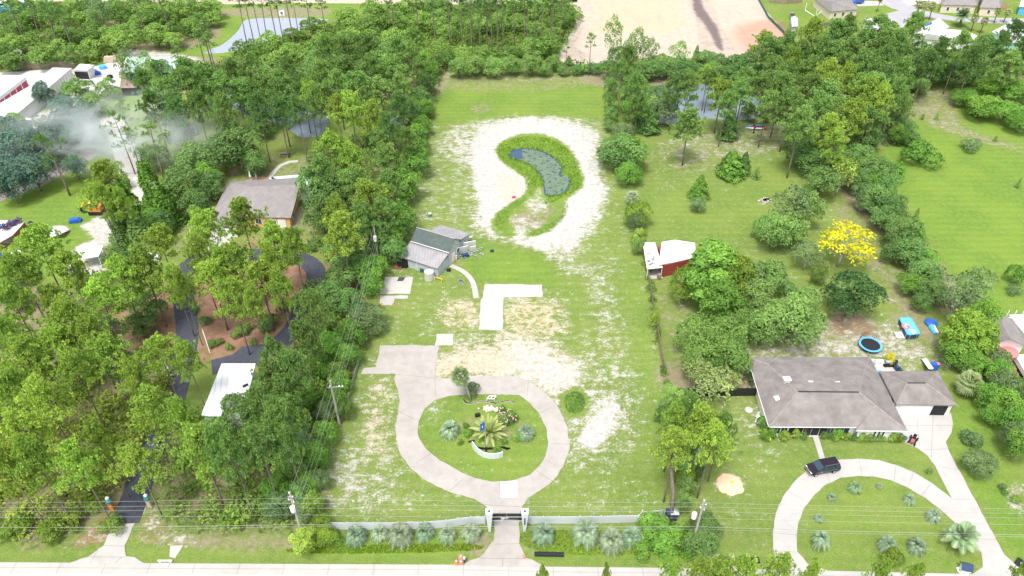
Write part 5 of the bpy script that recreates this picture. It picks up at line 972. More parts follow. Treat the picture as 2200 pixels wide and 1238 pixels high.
# detached garage
H2 = house('detached_garage', 'detached white garage with grey hip roof and one open dark bay', 'garage', (1980, 880))
rg = dict(A=(1889, 798, 2.7), B=(2015, 797, 2.7), C=(2056, 871, 2.7), D=(1926, 869, 2.7), R1=(1948, 824, 4.6), R2=(1990, 824, 4.6))
roof(rg, [('A', 'D', 'R1'), ('D', 'C', 'R2', 'R1'), ('C', 'B', 'R2'), ('B', 'A', 'R1', 'R2')], 'shingle', H2)
g = walls([(1926, 869, 2.7), (2056, 871, 2.7), (2015, 797, 2.7), (1889, 798, 2.7)], 'white_paint', H2, 2.55, .35)
on_wall(g[0], g[1], .33, 4.6, 1.15, 2.2, H2, 'garage_door', 'trim', 'white_paint', 1); on_wall(g[0], g[1], .79, 2.4, 1.15, 2.2, H2, 'bay', 'trim', 'dark', 1)
on_wall(g[3], g[0], .8, 1.0, 1.3, 1.6, H2, 'window'); [MB().tube([P(*rg[a_]), P(*rg[b2_])], .09, 4).build('ridge_cap', 'shingle_cap', H2) for a_, b2_ in (('R1', 'A'), ('R1', 'D'), ('R2', 'B'), ('R2', 'C'))]; MB().tube([P(1950, 823, 4.65), P(1988, 823, 4.65)], .08, 5).build('ridge_vent', 'dark', H2)
# ---- grey workshop: gable core with lean-to roofs
H3 = house('workshop', 'weathered grey workshop with dark gable roof between two lean-tos', 'workshop', (915, 585))
wk = {'a': (875, 533, 3.3), 'b': (955, 558, 3.3), 'c': (964, 538, 4.6), 'd': (884, 514, 4.6)}
# ground plan from the front lean-to eaves
fl, fr = P(857, 551, 2.3), P(940, 577, 2.3); ex = (fr - fl).normalized(); ey = Vector((-ex.y, ex.x, 0)); Lx = (fr - fl).length
def W3(u, v, z): return tuple(Vector((fl.x, fl.y, 0)) + ex * u + ey * v + Vector((0, 0, z)))
dv = 4.3; gv = 4.4; rv = 4.4
def rq(name, quad, m, th=.14): v = [Vector(q) for q in quad]; MB().add(v + [x - Vector((0, 0, th)) for x in v], [(0, 1, 2, 3), (7, 6, 5, 4), (0, 1, 5, 4), (1, 2, 6, 5), (2, 3, 7, 6), (3, 0, 4, 7)]).build(name, m, H3)
rq('lean_to_roof', [W3(0, 0, 2.3), W3(Lx, 0, 2.3), W3(Lx, dv, 3.1), W3(0, dv, 3.1)], 'metal_roof')
rq('lean_to_roof', [W3(1.8, dv + gv, 3.6), W3(Lx + .1, dv + gv, 3.6), W3(Lx + .1, dv + gv + rv, 2.6), W3(1.8, dv + gv + rv, 2.6)], 'metal_roof')
rq('roof', [W3(.3, dv - .2, 3.6), W3(Lx + .25, dv - .2, 3.6), W3(Lx + .25, dv + gv / 2, 5.4), W3(.3, dv + gv / 2, 5.4)], 'shingle_dark')
rq('roof', [W3(.3, dv + gv / 2, 5.4), W3(Lx + .25, dv + gv / 2, 5.4), W3(Lx + .25, dv + gv + .3, 3.7), W3(.3, dv + gv + .3, 3.7)], 'metal_roof')
MB().tube([W3(.3, dv + gv / 2, 5.46), W3(Lx + .25, dv + gv / 2, 5.46)], .07, 5).build('ridge_cap', 'tank', H3)
MB().tube([W3(.3, dv - .22, 3.52), W3(Lx + .25, dv - .22, 3.52)], .09, 5).build('gutter', 'trim', H3)
q = [W3(.8, .3, 0)[:2], W3(Lx - .2, .3, 0)[:2], W3(Lx - .2, dv, 0)[:2], W3(.8, dv, 0)[:2]]
MB().prism(q, -.1, 2.15).build('wall', 'grey_siding', H3)
prof = [(0.05, 3.45), (gv / 2, 5.2), (gv - .05, 3.6)]; vs = []
for u in (.6, Lx - .02): vs += [W3(u, dv + .02, -.1), W3(u, dv + .02, 3.4), W3(u, dv + gv / 2, 5.15), W3(u, dv + gv, 3.5), W3(u, dv + gv, -.1)]
MB().add(vs, [(0, 1, 2, 3, 4), (5, 6, 7, 8, 9), (0, 1, 6, 5), (3, 4, 9, 8), (1, 2, 7, 6), (2, 3, 8, 7)]).build('wall', 'grey_siding', H3)
q = [W3(2.2, dv + gv, 0)[:2], W3(Lx - .3, dv + gv, 0)[:2], W3(Lx - .3, dv + gv + rv - .3, 0)[:2], W3(2.2, dv + gv + rv - .3, 0)[:2]]; MB().prism(q, -.1, 2.45).build('wall', 'grey_siding', H3)
on_wall(W3(Lx - .02, dv, 0)[:2], W3(Lx - .02, dv + gv, 0)[:2], .5, .6, 4.1, .35, H3); on_wall(W3(Lx - .02, dv, 0)[:2], W3(Lx - .02, dv + gv, 0)[:2], .4, .95, 1.05, 2.0, H3, 'door', 'trim', 'white_paint')
on_wall(W3(Lx - .02, dv, 0)[:2], W3(Lx - .02, dv + gv, 0)[:2], .82, .9, 1.6, .9, H3); MB().tube([W3(4, .2, 0), W3(4, .2, 2.0)], .06, 6).build('downpipe', 'trim', H3)
tk = W3(Lx - 1.4, -1.0, 0); o = thing('water_tank', 'pale ribbed water tank at the front corner of the grey workshop', 'tank', tk)
MB().lathe(tk, [(.95, 0), (.98, .2), (.93, .25), (.98, .5), (.93, .75), (.98, 1.0), (.93, 1.25), (.98, 1.5), (.95, 1.75)], 20).build('tank_body', 'tank', o); MB().lathe((tk[0], tk[1], 1.75), [(.94, 0), (.2, .12)], 20).build('lid', 'tank', o)
# ---- red cabin with white roofs
H4 = house('red_shed', 'red walled shed under a bright white roof with open carport on its left', 'shed', (1430, 590))
roof(dict(a=(1415, 569, 3.2), b=(1452, 562, 3.2), b2=(1495, 552, 3.0), c=(1493, 522, 3.0), d=(1450, 515.5, 3.6), e=(1422, 520, 3.2)), [('a', 'b', 'd', 'e'), ('b', 'b2', 'c', 'd')], 'white_roof', H4, .2)
cp = roof(dict(a=(1390, 578, 2.5), b=(1424, 574.5, 2.5), c=(1407, 521, 2.8), d=(1381, 521, 2.5)), [('a', 'b', 'c', 'd')], 'white_roof', H4, .14, 'carport_roof')
walls([(1424, 571, 3.2), (1452, 565, 3.2), (1495, 553, 3.2), (1493, 524, 3.2), (1410, 524, 3.2)], 'red_paint', H4, 2.9, .35)
for x, y in ((1392, 577), (1423, 573), (1384, 524), (1405, 523)): p = P(x, y, 2.5); MB().box((p.x, p.y, 1.2), (.14, .14, 2.4)).build('post', 'white_paint', H4)
MB().prism(G2([(1391, 600), (1424, 598), (1410, 548), (1386, 548)]), -.05, .05).build('floor', 'concrete_old', H4)
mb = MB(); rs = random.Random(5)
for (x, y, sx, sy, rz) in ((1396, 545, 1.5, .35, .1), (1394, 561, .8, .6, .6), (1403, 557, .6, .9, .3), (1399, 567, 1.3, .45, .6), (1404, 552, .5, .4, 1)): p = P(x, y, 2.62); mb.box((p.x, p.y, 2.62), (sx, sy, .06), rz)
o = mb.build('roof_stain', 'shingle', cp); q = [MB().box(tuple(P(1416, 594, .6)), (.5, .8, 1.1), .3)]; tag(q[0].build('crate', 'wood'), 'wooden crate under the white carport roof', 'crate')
# ---- white metal barn on the left
H5 = house('metal_barn', 'long white ribbed metal roof building in the pines by the asphalt drive', 'barn', (490, 880))
roof(dict(a=(432, 892, 3.6), b=(520, 902, 3.6), c=(549, 781, 4.2), d=(476, 781, 4.2)), [('a', 'b', 'c', 'd')], 'barn_roof', H5, .18)
walls([(432, 892, 3.6), (520, 902, 3.6), (549, 781, 4.2), (476, 781, 4.2)], 'white_paint', H5, 3.4, .3); p = P(527, 828, 4.1); MB().box((p.x, p.y, 4.08), (.9, .5, .08), .7).build('roof_stain', 'dark', H5)
# ---- tan house on the left
H6 = house('tan_house', 'peach walled house with a grey shingle roof beside the swimming pool', 'house', (570, 470)); E = 2.9
r6 = dict(BL=(460, 452, E), TL=(491, 391, E), TR=(643, 392, E), RL=(537, 401, 6.2), RR=(643, 397, 6.2), GF=(636, 428, E + 1.2), FR=(625, 468, E), FM=(572, 467, E), FL=(474, 457, E))
r6['TR'] = (652, 381, E)
roof(r6, [('BL', 'FL', 'RL', 'TL'), ('FL', 'FM', 'FR', 'GF', 'RR', 'RL'), ('TL', 'RL', 'RR', 'TR')], 'shingle_grey', H6)
w6 = walls([(462, 453, E), (572, 468, E), (625, 469, E), (650, 384, E), (493, 392, E)], 'peach', H6, E - .15, .5)
gv_ = [P(636, 430, 3.9), P(644, 398, 6.0), P(651, 385, 2.9), P(651, 385, 0), P(625, 469, 0), P(625, 469, 2.7)]
off6 = Vector((-.55, 0, 0)); MB().add([v + off6 for v in gv_] + [v + off6 - Vector((.2, 0, 0)) for v in gv_], [(0, 1, 2, 3, 4, 5), tuple(range(11, 5, -1))] + [(i, (i + 1) % 6, 6 + (i + 1) % 6, 6 + i) for i in range(6)]).build('gable_wall', 'cream', H6)
on_wall(w6[1], w6[2], .25, 1.0, 1.4, 1.2, H6, mull=2); on_wall(w6[1], w6[2], .62, 1.6, 1.1, 2.0, H6, 'door', 'trim', 'white_paint'); on_wall(w6[0], w6[1], .8, 1.4, 1.4, 1.3, H6, mull=2); on_wall(w6[2], w6[3], .2, 1.0, 1.5, 1.3, H6, mull=2)
mb = MB().prism(inset([tuple(P(*q)[:2]) for q in ((456, 488, 2.6), (506, 486, 2.6), (520, 455, 2.6), (474, 457, 2.6))], .3), -.1, 2.5); mb.build('garage_wall', 'peach', H6)
roof(dict(a=(455, 489, 2.7), b=(508, 487, 2.7), c=(525, 457, 2.9), d=(472, 456, 2.9), r=(500, 460, 4.2), s=(486, 478, 4.0)), [('a', 'b', 's'), ('b', 'c', 'r', 's'), ('d', 'a', 's', 'r')], 'shingle_grey', H6, .15, 'garage_roof')
ga, gb = P(458, 490, 2.6), P(505, 488, 2.6); on_wall(ga[:2], gb[:2], .5, 4.4, 1.15, 2.1, H6, 'garage_door', 'trim', 'white_paint')
roof(dict(a=(517, 391, 2.6), b=(562, 394, 2.6), c=(565, 388, 2.6), d=(530, 387, 2.6)), [('a', 'b', 'c', 'd')], 'shingle_grey', H6, .12, 'patio_roof')
dk = sheet('pool_deck', [(568, 396), (580, 381), (645, 376), (680, 384), (672, 410), (664, 425), (654, 433), (634, 424), (640, 398)], 'line', .1); sheet('patio', [(530, 390), (545, 381), (580, 381), (568, 397)], 'tan', .09)
o = thing('swimming_pool', 'round ended aqua swimming pool behind the tan house', 'pool', tuple(P(636, 389))); MB().prism(smooth_poly(G2(ell(640, 388, 22, 8.5)), 2), .02, .12).build('coping', 'line', o); MB().prism(smooth_poly(G2(ell(640, 388, 20, 7)), 2), .03, .14).build('pool_water', 'pool_aqua', o)
def lounger(x, y, rz, label, m='navy'):
    p = P(x, y); o = thing('sun_lounger', label, 'lounger', (0, 0, 0)); MB().box((0, 0, .35), (1.3, .65, .08)).build('seat', m, o); MB().box((-.85, 0, .6), (.75, .65, .08), 0, 0, .7).build('backrest', m, o)
    mb = MB(); [mb.box((a, b_, .16), (.06, .06, .32)) for a in (-.5, .5) for b_ in (-.28, .28)]; mb.build('legs', 'black_metal', o); o.location = p; o.rotation_euler = (0, 0, rz)
lounger(594, 389, -.3, 'dark sun lounger on the white deck, the one tilted upright'); lounger(589, 391.5, .2, 'low dark lounger nearest the tan house roof')
def umbrella(x, y, r, h, label, m, closed=False):
    p = P(x, y); o = thing('parasol', label, 'parasol', tuple(p)); MB().tube([p, p + Vector((0, 0, h))], .035, 6).build('pole', 'galv', o)
    if closed: MB().lathe((p.x, p.y, h - 1.6), [(.1, 0), (.3, .2), (.06, 1.7)], 8).build('canopy', m, o)
    else:
        n = 8; vs = [(p.x, p.y, h + .1)] + [(p.x + r * cos(2 * pi * k / n), p.y + r * sin(2 * pi * k / n), h - .55) for k in range(n)]; MB().add(vs + [(a, b_, c - .04) for a, b_, c in vs], [(0, 1 + k, 1 + (k + 1) % n) for k in range(n)] + [(n + 1, n + 2 + (k + 1) % n, n + 2 + k) for k in range(n)]).build('canopy', m, o)
        mb = MB(); [mb.tube([vs[0], vs[1 + k]], .03, 4) for k in range(n)]; mb.build('ribs', m, o)
umbrella(540, 389, 1, 2.6, 'closed white parasol behind the grey roof', 'white_paint', True); umbrella(552, 388, 1, 2.4, 'closed aqua parasol behind the grey roof', 'pool_aqua', True)
# ---- little cabin with teal roof, green barn, rust roofed hut
def simple_house(nm_, lb, cat, quad, h, ridge, rh, rm, wm, win=0, ov=.35, gable=True):
    """quad: four eave corners FL, FR, BR, BL in picture order; ridge: two ridge ends"""
    o = house(nm_, lb, cat, quad[0]); E_ = h
    roof(dict(a=(*quad[0], E_), b=(*quad[1], E_), c=(*quad[2], E_), d=(*quad[3], E_), r=(*ridge[0], rh), s=(*ridge[1], rh)), [('a', 'b', 's', 'r'), ('b', 'c', 's'), ('c', 'd', 'r', 's'), ('d', 'a', 'r')], rm, o)
    w_ = walls([(*q, E_) for q in quad], wm, o, h - .14, ov)
    for i in range(win): on_wall(w_[0], w_[1], (i + .7) / (win + .4), .9, 1.5, 1.2, o, mull=1)
    return o, w_
o, w_ = simple_house('cabin', 'small brown cabin with a pale teal roof under the pines', 'cabin', [(837, 270), (871, 270), (868, 250), (841, 250)], 3.0, [(838, 259), (870, 259)], 4.6, 'green_roof', 'cabin_wall'); on_wall(w_[0], w_[1], .5, 1.0, 1.1, 2.0, o, 'door', 'wood', 'dark'); MB().tube([P(837, 271, 2.9), P(871, 271, 2.9)], .1, 4).build('fascia', 'teal', o)
H7 = house('green_barn', 'green walled barn with long pale green metal roof', 'barn', (330, 165))
roof(dict(a=(263, 156, 4.6), b=(377, 156, 4.6), c=(386, 124, 7.6), d=(270, 122, 7.6), e=(403, 142, 4.0), f=(403, 124, 5.0)), [('a', 'b', 'c', 'd')], 'green_roof', H7); roof(dict(c=(386, 124, 7.6), b=(377, 156, 4.6), g=(392, 160, 3.2), f=(402, 124, 4.8)), [('b', 'g', 'f', 'c')], 'green_wall', H7, .16, 'side_roof')
walls([(264, 157, 4.6), (377, 157, 4.6), (392, 160, 3.2), (402, 124, 4.8), (272, 122, 6.8)], 'green_wall', H7, 4.2, .3); p = P(320, 157, 2.2); MB().tube([P(264, 157, 4.5), P(377, 157, 4.5)], .12, 4).build('gutter', 'teal', H7)
simple_house('hut', 'small open hut with faded rust pink roof before the green barn', 'hut', [(256, 189), (294, 188), (296, 170), (268, 174)], 2.6, [(264, 180), (292, 178)], 3.6, 'rust_roof', 'dark')
# ---- storage buildings
H8 = house('storage_building', 'white roofed storage block with a row of red roll-up doors', 'storage', (0, 215))
roof(dict(a=(-70, 262, 3.4), b=(56, 165, 3.4), c=(54, 161.5, 3.5), d=(-150, 161.5, 3.5)), [('a', 'b', 'c', 'd')], 'steel_roof', H8, .25); A8, B8 = P(-70, 262, 3.4), P(56, 165, 3.4)
w8 = walls([(-70, 262, 3.4), (56, 165, 3.4), (54, 161.5, 3.5), (-150, 161.5, 3.5)], 'white_paint', H8, 3.2, .15)
for k in range(9): on_wall(w8[0], w8[1], .94 - k * .105, 2.7, 1.3, 2.5, H8, 'roll_up_door', 'trim', 'red_door')
H9 = house('storage_building', 'long white roofed storage block without doors beside the dark tree', 'storage', (100, 200))
roof(dict(a=(-60, 300, 3.6), b=(14, 261, 3.4), c=(45, 238, 3.4), d=(105, 188, 3.4), e=(154, 146.5, 3.4), f=(113, 145, 3.9), g=(68, 182, 3.9), h=(-40, 245, 3.9)), [('a', 'b', 'c', 'd', 'e', 'f', 'g', 'h')], 'steel_roof', H9, .25)
w9 = walls([(-60, 300, 3.6), (14, 261, 3.4), (105, 188, 3.4), (154, 146.5, 3.4), (113, 145, 3.9), (68, 182, 3.9), (-40, 245, 3.9)], 'white_paint', H9, 3.2, .2); mb = MB()
for t in np.linspace(.05, .95, 9): q = Vector(w9[2]).lerp(Vector(w9[3]), t); mb.box((q.x, q.y, 1.6), (.12, .12, 3.1))
mb.build('wall_rib', 'grey_siding', H9)
o, w_ = simple_house('tool_shed', 'white roofed shed with open front full of clutter', 'shed', [(158, 150), (186, 151), (203, 140), (172, 137)], 3.0, [(166, 142), (198, 142)], 4.2, 'white_roof', 'white_paint'); on_wall(w_[0], w_[1], .45, 4.2, 1.2, 2.3, o, 'opening', 'trim', 'dark')
tag(MB().lathe(tuple(P(222, 148)), [(1.1, 0), (1.1, 1.0), (1.0, 1.05)], 18).build('round_pool', 'light_blue'), 'round blue above ground pool behind the storage sheds', 'pool')
mb = MB(); rs = random.Random(8)
for i in range(26): p = P(196 + rs.gauss(0, 7), 157 + rs.gauss(0, 2.5)); mb.box((p.x, p.y, .4), (rs.uniform(.5, 2), rs.uniform(.5, 1.5), rs.uniform(.4, 1)), rs.uniform(0, 3))
tag(mb.build('junk_pile', 'blue'), 'heap of blue covered junk beside the open tool shed', 'junk', kind='stuff')
mb = MB()
for i in range(26): p = P(170 + rs.gauss(0, 7), 160 + rs.gauss(0, 2)); mb.box((p.x, p.y, .3), (rs.uniform(.4, 1.8), rs.uniform(.3, 1.2), rs.uniform(.3, .7)), rs.uniform(0, 3))
tag(mb.build('junk_pile', 'wood_pale'), 'pile of timber scraps in front of the open tool shed', 'junk', kind='stuff')
MBs = MB()
for i in range(5): p = P(242 + i * .8, 134 - i * .5); MBs.box((p.x, p.y, .3 + i * .3), (5, 1.2, .28), .15)
tag(MBs.build('lumber_stack', 'wood_pale'), 'stack of pale lumber at the yard corner by the green barn', 'lumber')
# ---- top right neighbourhood
def hip(nm_, lb, quad, h, r, rh, rm, wm, win=0): return simple_house(nm_, lb, 'house', quad, h, r, rh, rm, wm, win)
hip('bungalow', 'cream bungalow with dark grey hip roof at the top right', [(1783, 25), (1845, 20), (1822, -8), (1748, -4)], 2.9, [(1790, 4), (1808, 0)], 5.6, 'shingle_grey', 'cream', 3)
mb = MB(); [mb.box((*P(x, y)[:2], 1.3), (.16, .16, 2.6)) for x, y in ((1730, 22), (1752, 36))]; o = thing('patio_pergola', 'white pergola frame on the left of the cream bungalow', 'pergola', tuple(P(1740, 30))); mb.build('post', 'trim', o); MB().tube([P(1730, 22, 2.6), P(1752, 36, 2.6), P(1765, 24, 2.6)], .12, 4).build('beam', 'trim', o)
H10, w10 = hip('white_roof_house', 'house with dazzling white roof and solar panels beyond the pines', [(1955, 82), (2085, 90), (2102, 78), (1988, 58)], 2.9, [(1995, 72), (2075, 66)], 4.8, 'line', 'white_paint')
roof(dict(a=(1965, 62, 3.0), b=(2000, 72, 3.2), c=(2040, 58, 3.0), d=(2018, 39, 3.0), r=(2010, 52, 4.6)), [('a', 'b', 'r'), ('b', 'c', 'r'), ('c', 'd', 'r'), ('d', 'a', 'r')], 'line', H10, .16, 'wing_roof'); walls([(1965, 62, 3.0), (2000, 72, 3), (2040, 58, 3), (2018, 39, 3)], 'white_paint', H10, 2.8, .4)
for q in ([(1988, 51), (2004, 47), (1998, 58), (1989, 60)], [(1990, 62), (2012, 57), (2006, 60), (1991, 64)]):
    MB().add([P(x, y, 4.5 - .02 * (i // 2) * 0 - (y - 47) * .07) + Vector((0, 0, .12)) for i, (x, y) in enumerate(q)] + [P(x, y, 4.5 - (y - 47) * .07) for x, y in q], [(0, 1, 2, 3), (4, 5, 6, 7), (0, 1, 5, 4), (1, 2, 6, 5), (2, 3, 7, 6), (3, 0, 4, 7)]).build('solar_panel', 'blue', H10)
o, w_ = hip('mint_house', 'long house with white metal roof and mint green walls', [(2131, 68), (2185, 96), (2240, 70), (2180, 42)], 3.2, [(2150, 58), (2210, 80)], 4.6, 'steel_roof', 'mint')
hip('street_house', 'cream house at the very top edge beyond the street', [(2022, 10), (2100, 12), (2110, -20), (2030, -20)], 3.0, [(2040, -8), (2090, -8)], 5.2, 'shingle_grey', 'cream', 3); hip('street_house', 'tan house with garden wall at the top right corner', [(2105, 16), (2150, 18), (2160, -14), (2112, -16)], 3.0, [(2115, -4), (2145, -4)], 5, 'shingle_grey', 'cream', 1)
hip('street_house', 'grey roofed house hidden behind pines below the street', [(1862, 68), (1900, 62), (1893, 38), (1856, 40)], 2.8, [(1868, 52), (1890, 50)], 4.4, 'steel_roof', 'white_paint'); hip('street_house', 'small pale roofed building at the far right edge', [(2190, 14), (2230, 16), (2230, 2), (2194, 0)], 3, [(2200, 8), (2225, 8)], 4, 'white_roof', 'light_blue')
simple_house('garden_shed', 'pale grey barn shaped garden shed on the lawn by the pines', 'shed', [(1701, 57), (1715, 57), (1714, 38), (1699, 38)], 2.4, [(1707, 50), (1706, 34)], 3.2, 'grey_siding', 'grey_siding')
simple_house('playhouse', 'little grey roofed playhouse behind the garden shed', 'playhouse', [(1698, 33), (1708, 33), (1706, 26), (1698, 26)], 1.8, [(1698, 29), (1707, 29)], 2.6, 'shingle_grey', 'grey_siding')
# right neighbour
H11 = house('gabled_house', 'pale house with grey roof and white gable at the right edge', 'house', (2170, 765))
roof(dict(a=(2132, 737, 2.9), b=(2170, 728, 4.8), c=(2205, 744, 2.9), d=(2260, 740, 2.9), e=(2139, 668, 4.8), f=(2105, 690, 2.9), g=(2180, 690, 2.9)), [('a', 'b', 'e', 'f'), ('b', 'c', 'g', 'e')], 'shingle_grey', H11)
gvs = [P(2134, 740, 2.8), P(2170, 730, 4.6), P(2203, 746, 2.8)]; gvs = [v + Vector((0, .5, 0)) for v in gvs]; low = [Vector((gvs[2].x, gvs[2].y, -.1)), Vector((gvs[0].x, gvs[0].y, -.1))]; pts_ = gvs + low
MB().add(pts_ + [v + Vector((0, .2, 0)) for v in pts_], [(0, 1, 2, 3, 4), (5, 6, 7, 8, 9)] + [(i, (i + 1) % 5, 5 + (i + 1) % 5, 5 + i) for i in range(5)]).build('gable_wall', 'white_paint', H11)
walls([(2134, 739, 2.8), (2203, 745, 2.8), (2180, 690, 2.9), (2107, 690, 2.9)], 'white_paint', H11, 2.6, .4); p = gvs[0].lerp(gvs[2], .42); MB().box((p.x, p.y - .14, 3.3), (1.5, .1, .5)).build('gable_vent', 'galv', H11)
sheet('patio', [(2125, 770), (2200, 765), (2230, 800), (2150, 810)], 'tan', .07); umbrella(2156, 772, 1.75, 2.5, 'open pink parasol on the neighbour patio by the white gable', 'pink')
o = thing('patio_chair', 'dark patio chair under the pink parasol', 'chair', tuple(P(2148, 776))); p = P(2148, 776); MB().box((p.x, p.y, .45), (.6, .6, .08)).build('seat', 'navy', o); MB().box((p.x - .28, p.y, .8), (.08, .6, .7)).build('backrest', 'navy', o); mb = MB(); [mb.box((p.x + a, p.y + b_, .22), (.05, .05, .44)) for a in (-.25, .25) for b_ in (-.25, .25)]; mb.build('legs', 'navy', o)
o = thing('above_ground_deck', 'raised white pool deck with railing behind the pale gabled house', 'deck', tuple(P(2190, 690))); MB().prism(G2([(2162, 686), (2230, 684), (2260, 735), (2206, 740)]), 0, 1.1).build('deck', 'line', o); mb = MB()
for x in range(2160, 2240, 16): p = P(x, 683); mb.box((p.x, p.y, .9), (.12, .12, 1.8))
mb.tube([P(2158, 683, 1.8), P(2240, 681, 1.8)], .06, 4); mb.build('railing', 'trim', o)
# ------------------------------------------------------------------ fences, gate, walls
def fence(nm_, label, base, h, m, pm, gap=2.4, post=.12, top=.12, rails=False, cat='fence', slats=0):
    w_ = [P(x, y) for x, y in base]; o = thing(nm_, label, cat, tuple(w_[0])); pan = MB(); ps = MB(); k = 0
    for a, b_ in zip(w_, w_[1:]):
        d = b_ - a; L_ = d.length; rz = atan2(d.y, d.x); n = max(1, round(L_ / gap)); c = (a + b_) / 2
        if slats:
            ns = int(L_ / slats)
            for i in range(ns): q = a.lerp(b_, (i + .5) / ns); pan.box((q.x, q.y, h * .5 * (1 + .03 * sin(i * 7.1))), (slats * .82, .03, h * (.96 + .05 * sin(i * 3.7))), rz)
        else: pan.box((c.x, c.y, h * .52), (L_ - .02, .05, h * .92), rz)
        for i in range(n + 1):
            if i == 0 and k: continue
            q = a.lerp(b_, i / n); ps.box((q.x, q.y, h / 2 + top / 2), (post, post, h + top), rz)
        k += 1
    pan.build('panel', m, o); ps.build('post', pm, o); return o
fence('vinyl_fence', 'white vinyl fence curving from the left side up to the gate', [(697, 1138), (750, 1139), (805, 1139), (858, 1138.5), (915, 1137), (960, 1134), (985, 1130), (1012, 1126.5), (1042, 1126)], 1.75, 'vinyl', 'vinyl_plain')
fence('vinyl_fence', 'straight white vinyl fence right of the gate with an angled end', [(1134, 1126), (1200, 1126), (1290, 1125), (1370, 1123), (1378, 1113)], 1.75, 'vinyl', 'vinyl_plain')
fence('concrete_wall', 'low grey panel wall from the white fence corner to the leaning pine', [(1378, 1113), (1423, 1108)], 1.4, 'tank', 'galv')
fence('wooden_fence', 'weathered wooden fence along the right edge of the open lot', [(1380, 540), (1387, 572), (1397, 630), (1406, 690), (1412, 720), (1420, 770), (1428, 802)], 1.7, 'wood', 'wood', slats=.22)
fence('wooden_fence', 'short wooden fence beside the lime bush left of the slabs', [(772, 592), (767, 628), (763, 650)], 1.8, 'wood', 'wood', slats=.22)
fence('black_fence', 'solid black fence between the wooden fence and the big house', [(1444, 851), (1475, 852), (1540, 852), (1632, 851)], 1.9, 'black_metal', 'black_metal')
fence('wire_fence', 'thin wire fence line at the left edge of the sandy lawn', [(771, 780), (762, 815), (750, 855), (742, 885)], 1.2, 'wire', 'wire', gap=3, post=.05) .children[0].scale = (1, 1, 1)
fence('picket_fence', 'grey board fence behind the lawn by the garden shed', [(1714, 78), (1750, 66), (1790, 54)], 1.8, 'wood', 'wood', slats=.3)
fence('board_fence', 'brown board fence running behind the storage buildings', [(12, 150), (60, 150), (110, 149), (162, 146)], 2.4, 'wood', 'wood', slats=.35)
fence('board_fence', 'brown fence at the top edge beside the building site', [(1652, 6), (1690, 9), (1722, 6)], 2, 'wood', 'wood', slats=.4)
fence('silt_fence', 'dark green mesh fence along the right side of the building site', [(1628, 0), (1650, 40), (1680, 70), (1705, 96)], 1.1, 'green_wall', 'wood', gap=4)
fence('garden_wall', 'tan garden wall beside the house at the top right corner', [(2105, 20), (2130, 19), (2162, 20)], 1.8, 'tan', 'tan')
# gate
o = thing('driveway_gate', 'black double driveway gate with arched rail across the concrete drive', 'gate', tuple(P(1090, 1121)))
gl, gr_ = P(1054, 1120), P(1124, 1120); cen = (gl + gr_) / 2
for s_ in (-1, 1):
    e = cen + (gr_ - cen) * s_; c = (cen + e) / 2; MB().box((c.x, c.y, 1.0), ((gr_ - cen).length - .04, .08, 1.5)).build('gate_leaf', 'black_metal', o)
MB().tube([P(1054, 1119, 2.05), P(1072, 1118, 2.3), P(1090, 1117.5, 2.4), P(1108, 1118, 2.3), P(1124, 1119, 2.05)], .05, 6).build('arched_rail', 'galv', o)
mb = MB(); [mb.tube([Vector((gl.x + (gr_.x - gl.x) * k / 12, gl.y, 1.7)), Vector((gl.x + (gr_.x - gl.x) * k / 12, gl.y, 2.1))], .02, 4) for k in range(13)]; mb.tube([Vector((gl.x, gl.y - .05, 1.1)), Vector((gr_.x, gl.y - .05, 1.1))], .04, 4); mb.build('bars', 'galv', o)
p = P(1080, 1115, 1.3); em = MB(); em.lathe((0, 0, 0), [(.01, 0), (.26, .0), (.2, .06)], 10); em.v = [(p.x + x, p.y - .12 - z, 1.55 + y) for x, y, z in em.v]; em.box((p.x + .5, p.y - .12, 1.65), (.7, .05, .1), 0, 0, -.2); em.build('emblem', 'stone', o)
for x, lb, lean in ((1052, 'tall tapered grey gate pillar on the left of the black gate', -1), (1127, 'tall tapered grey gate pillar on the right of the black gate', 1)):
    p = P(x, 1141); o = thing('gate_pillar', lb, 'pillar', tuple(p), 'pillars of the driveway gate'); vs = []
    for z, hw in ((-.1, .16), (2.4, .32), (4.4, .48)):
        vs += [(p.x - hw, p.y - hw * .7, z), (p.x + hw, p.y - hw * .7, z), (p.x + hw, p.y + hw * .7 + .25, z), (p.x - hw, p.y + hw * .7 + .25, z)]
    MB().add(vs, [(0, 1, 2, 3), (8, 9, 10, 11)] + [(4 * k + i, 4 * k + (i + 1) % 4, 4 * k + 4 + (i + 1) % 4, 4 * k + 4 + i) for k in (0, 1) for i in range(4)]).build('shaft', 'vinyl_plain', o)
    MB().box((p.x, p.y + .1, 4.42), (.26, .26, .12)).build('cap_light', 'dark', o)
    if lean > 0: MB().box((p.x, p.y - .26, 2.6), (.16, .08, 1.6)).build('slot', 'navy', o)
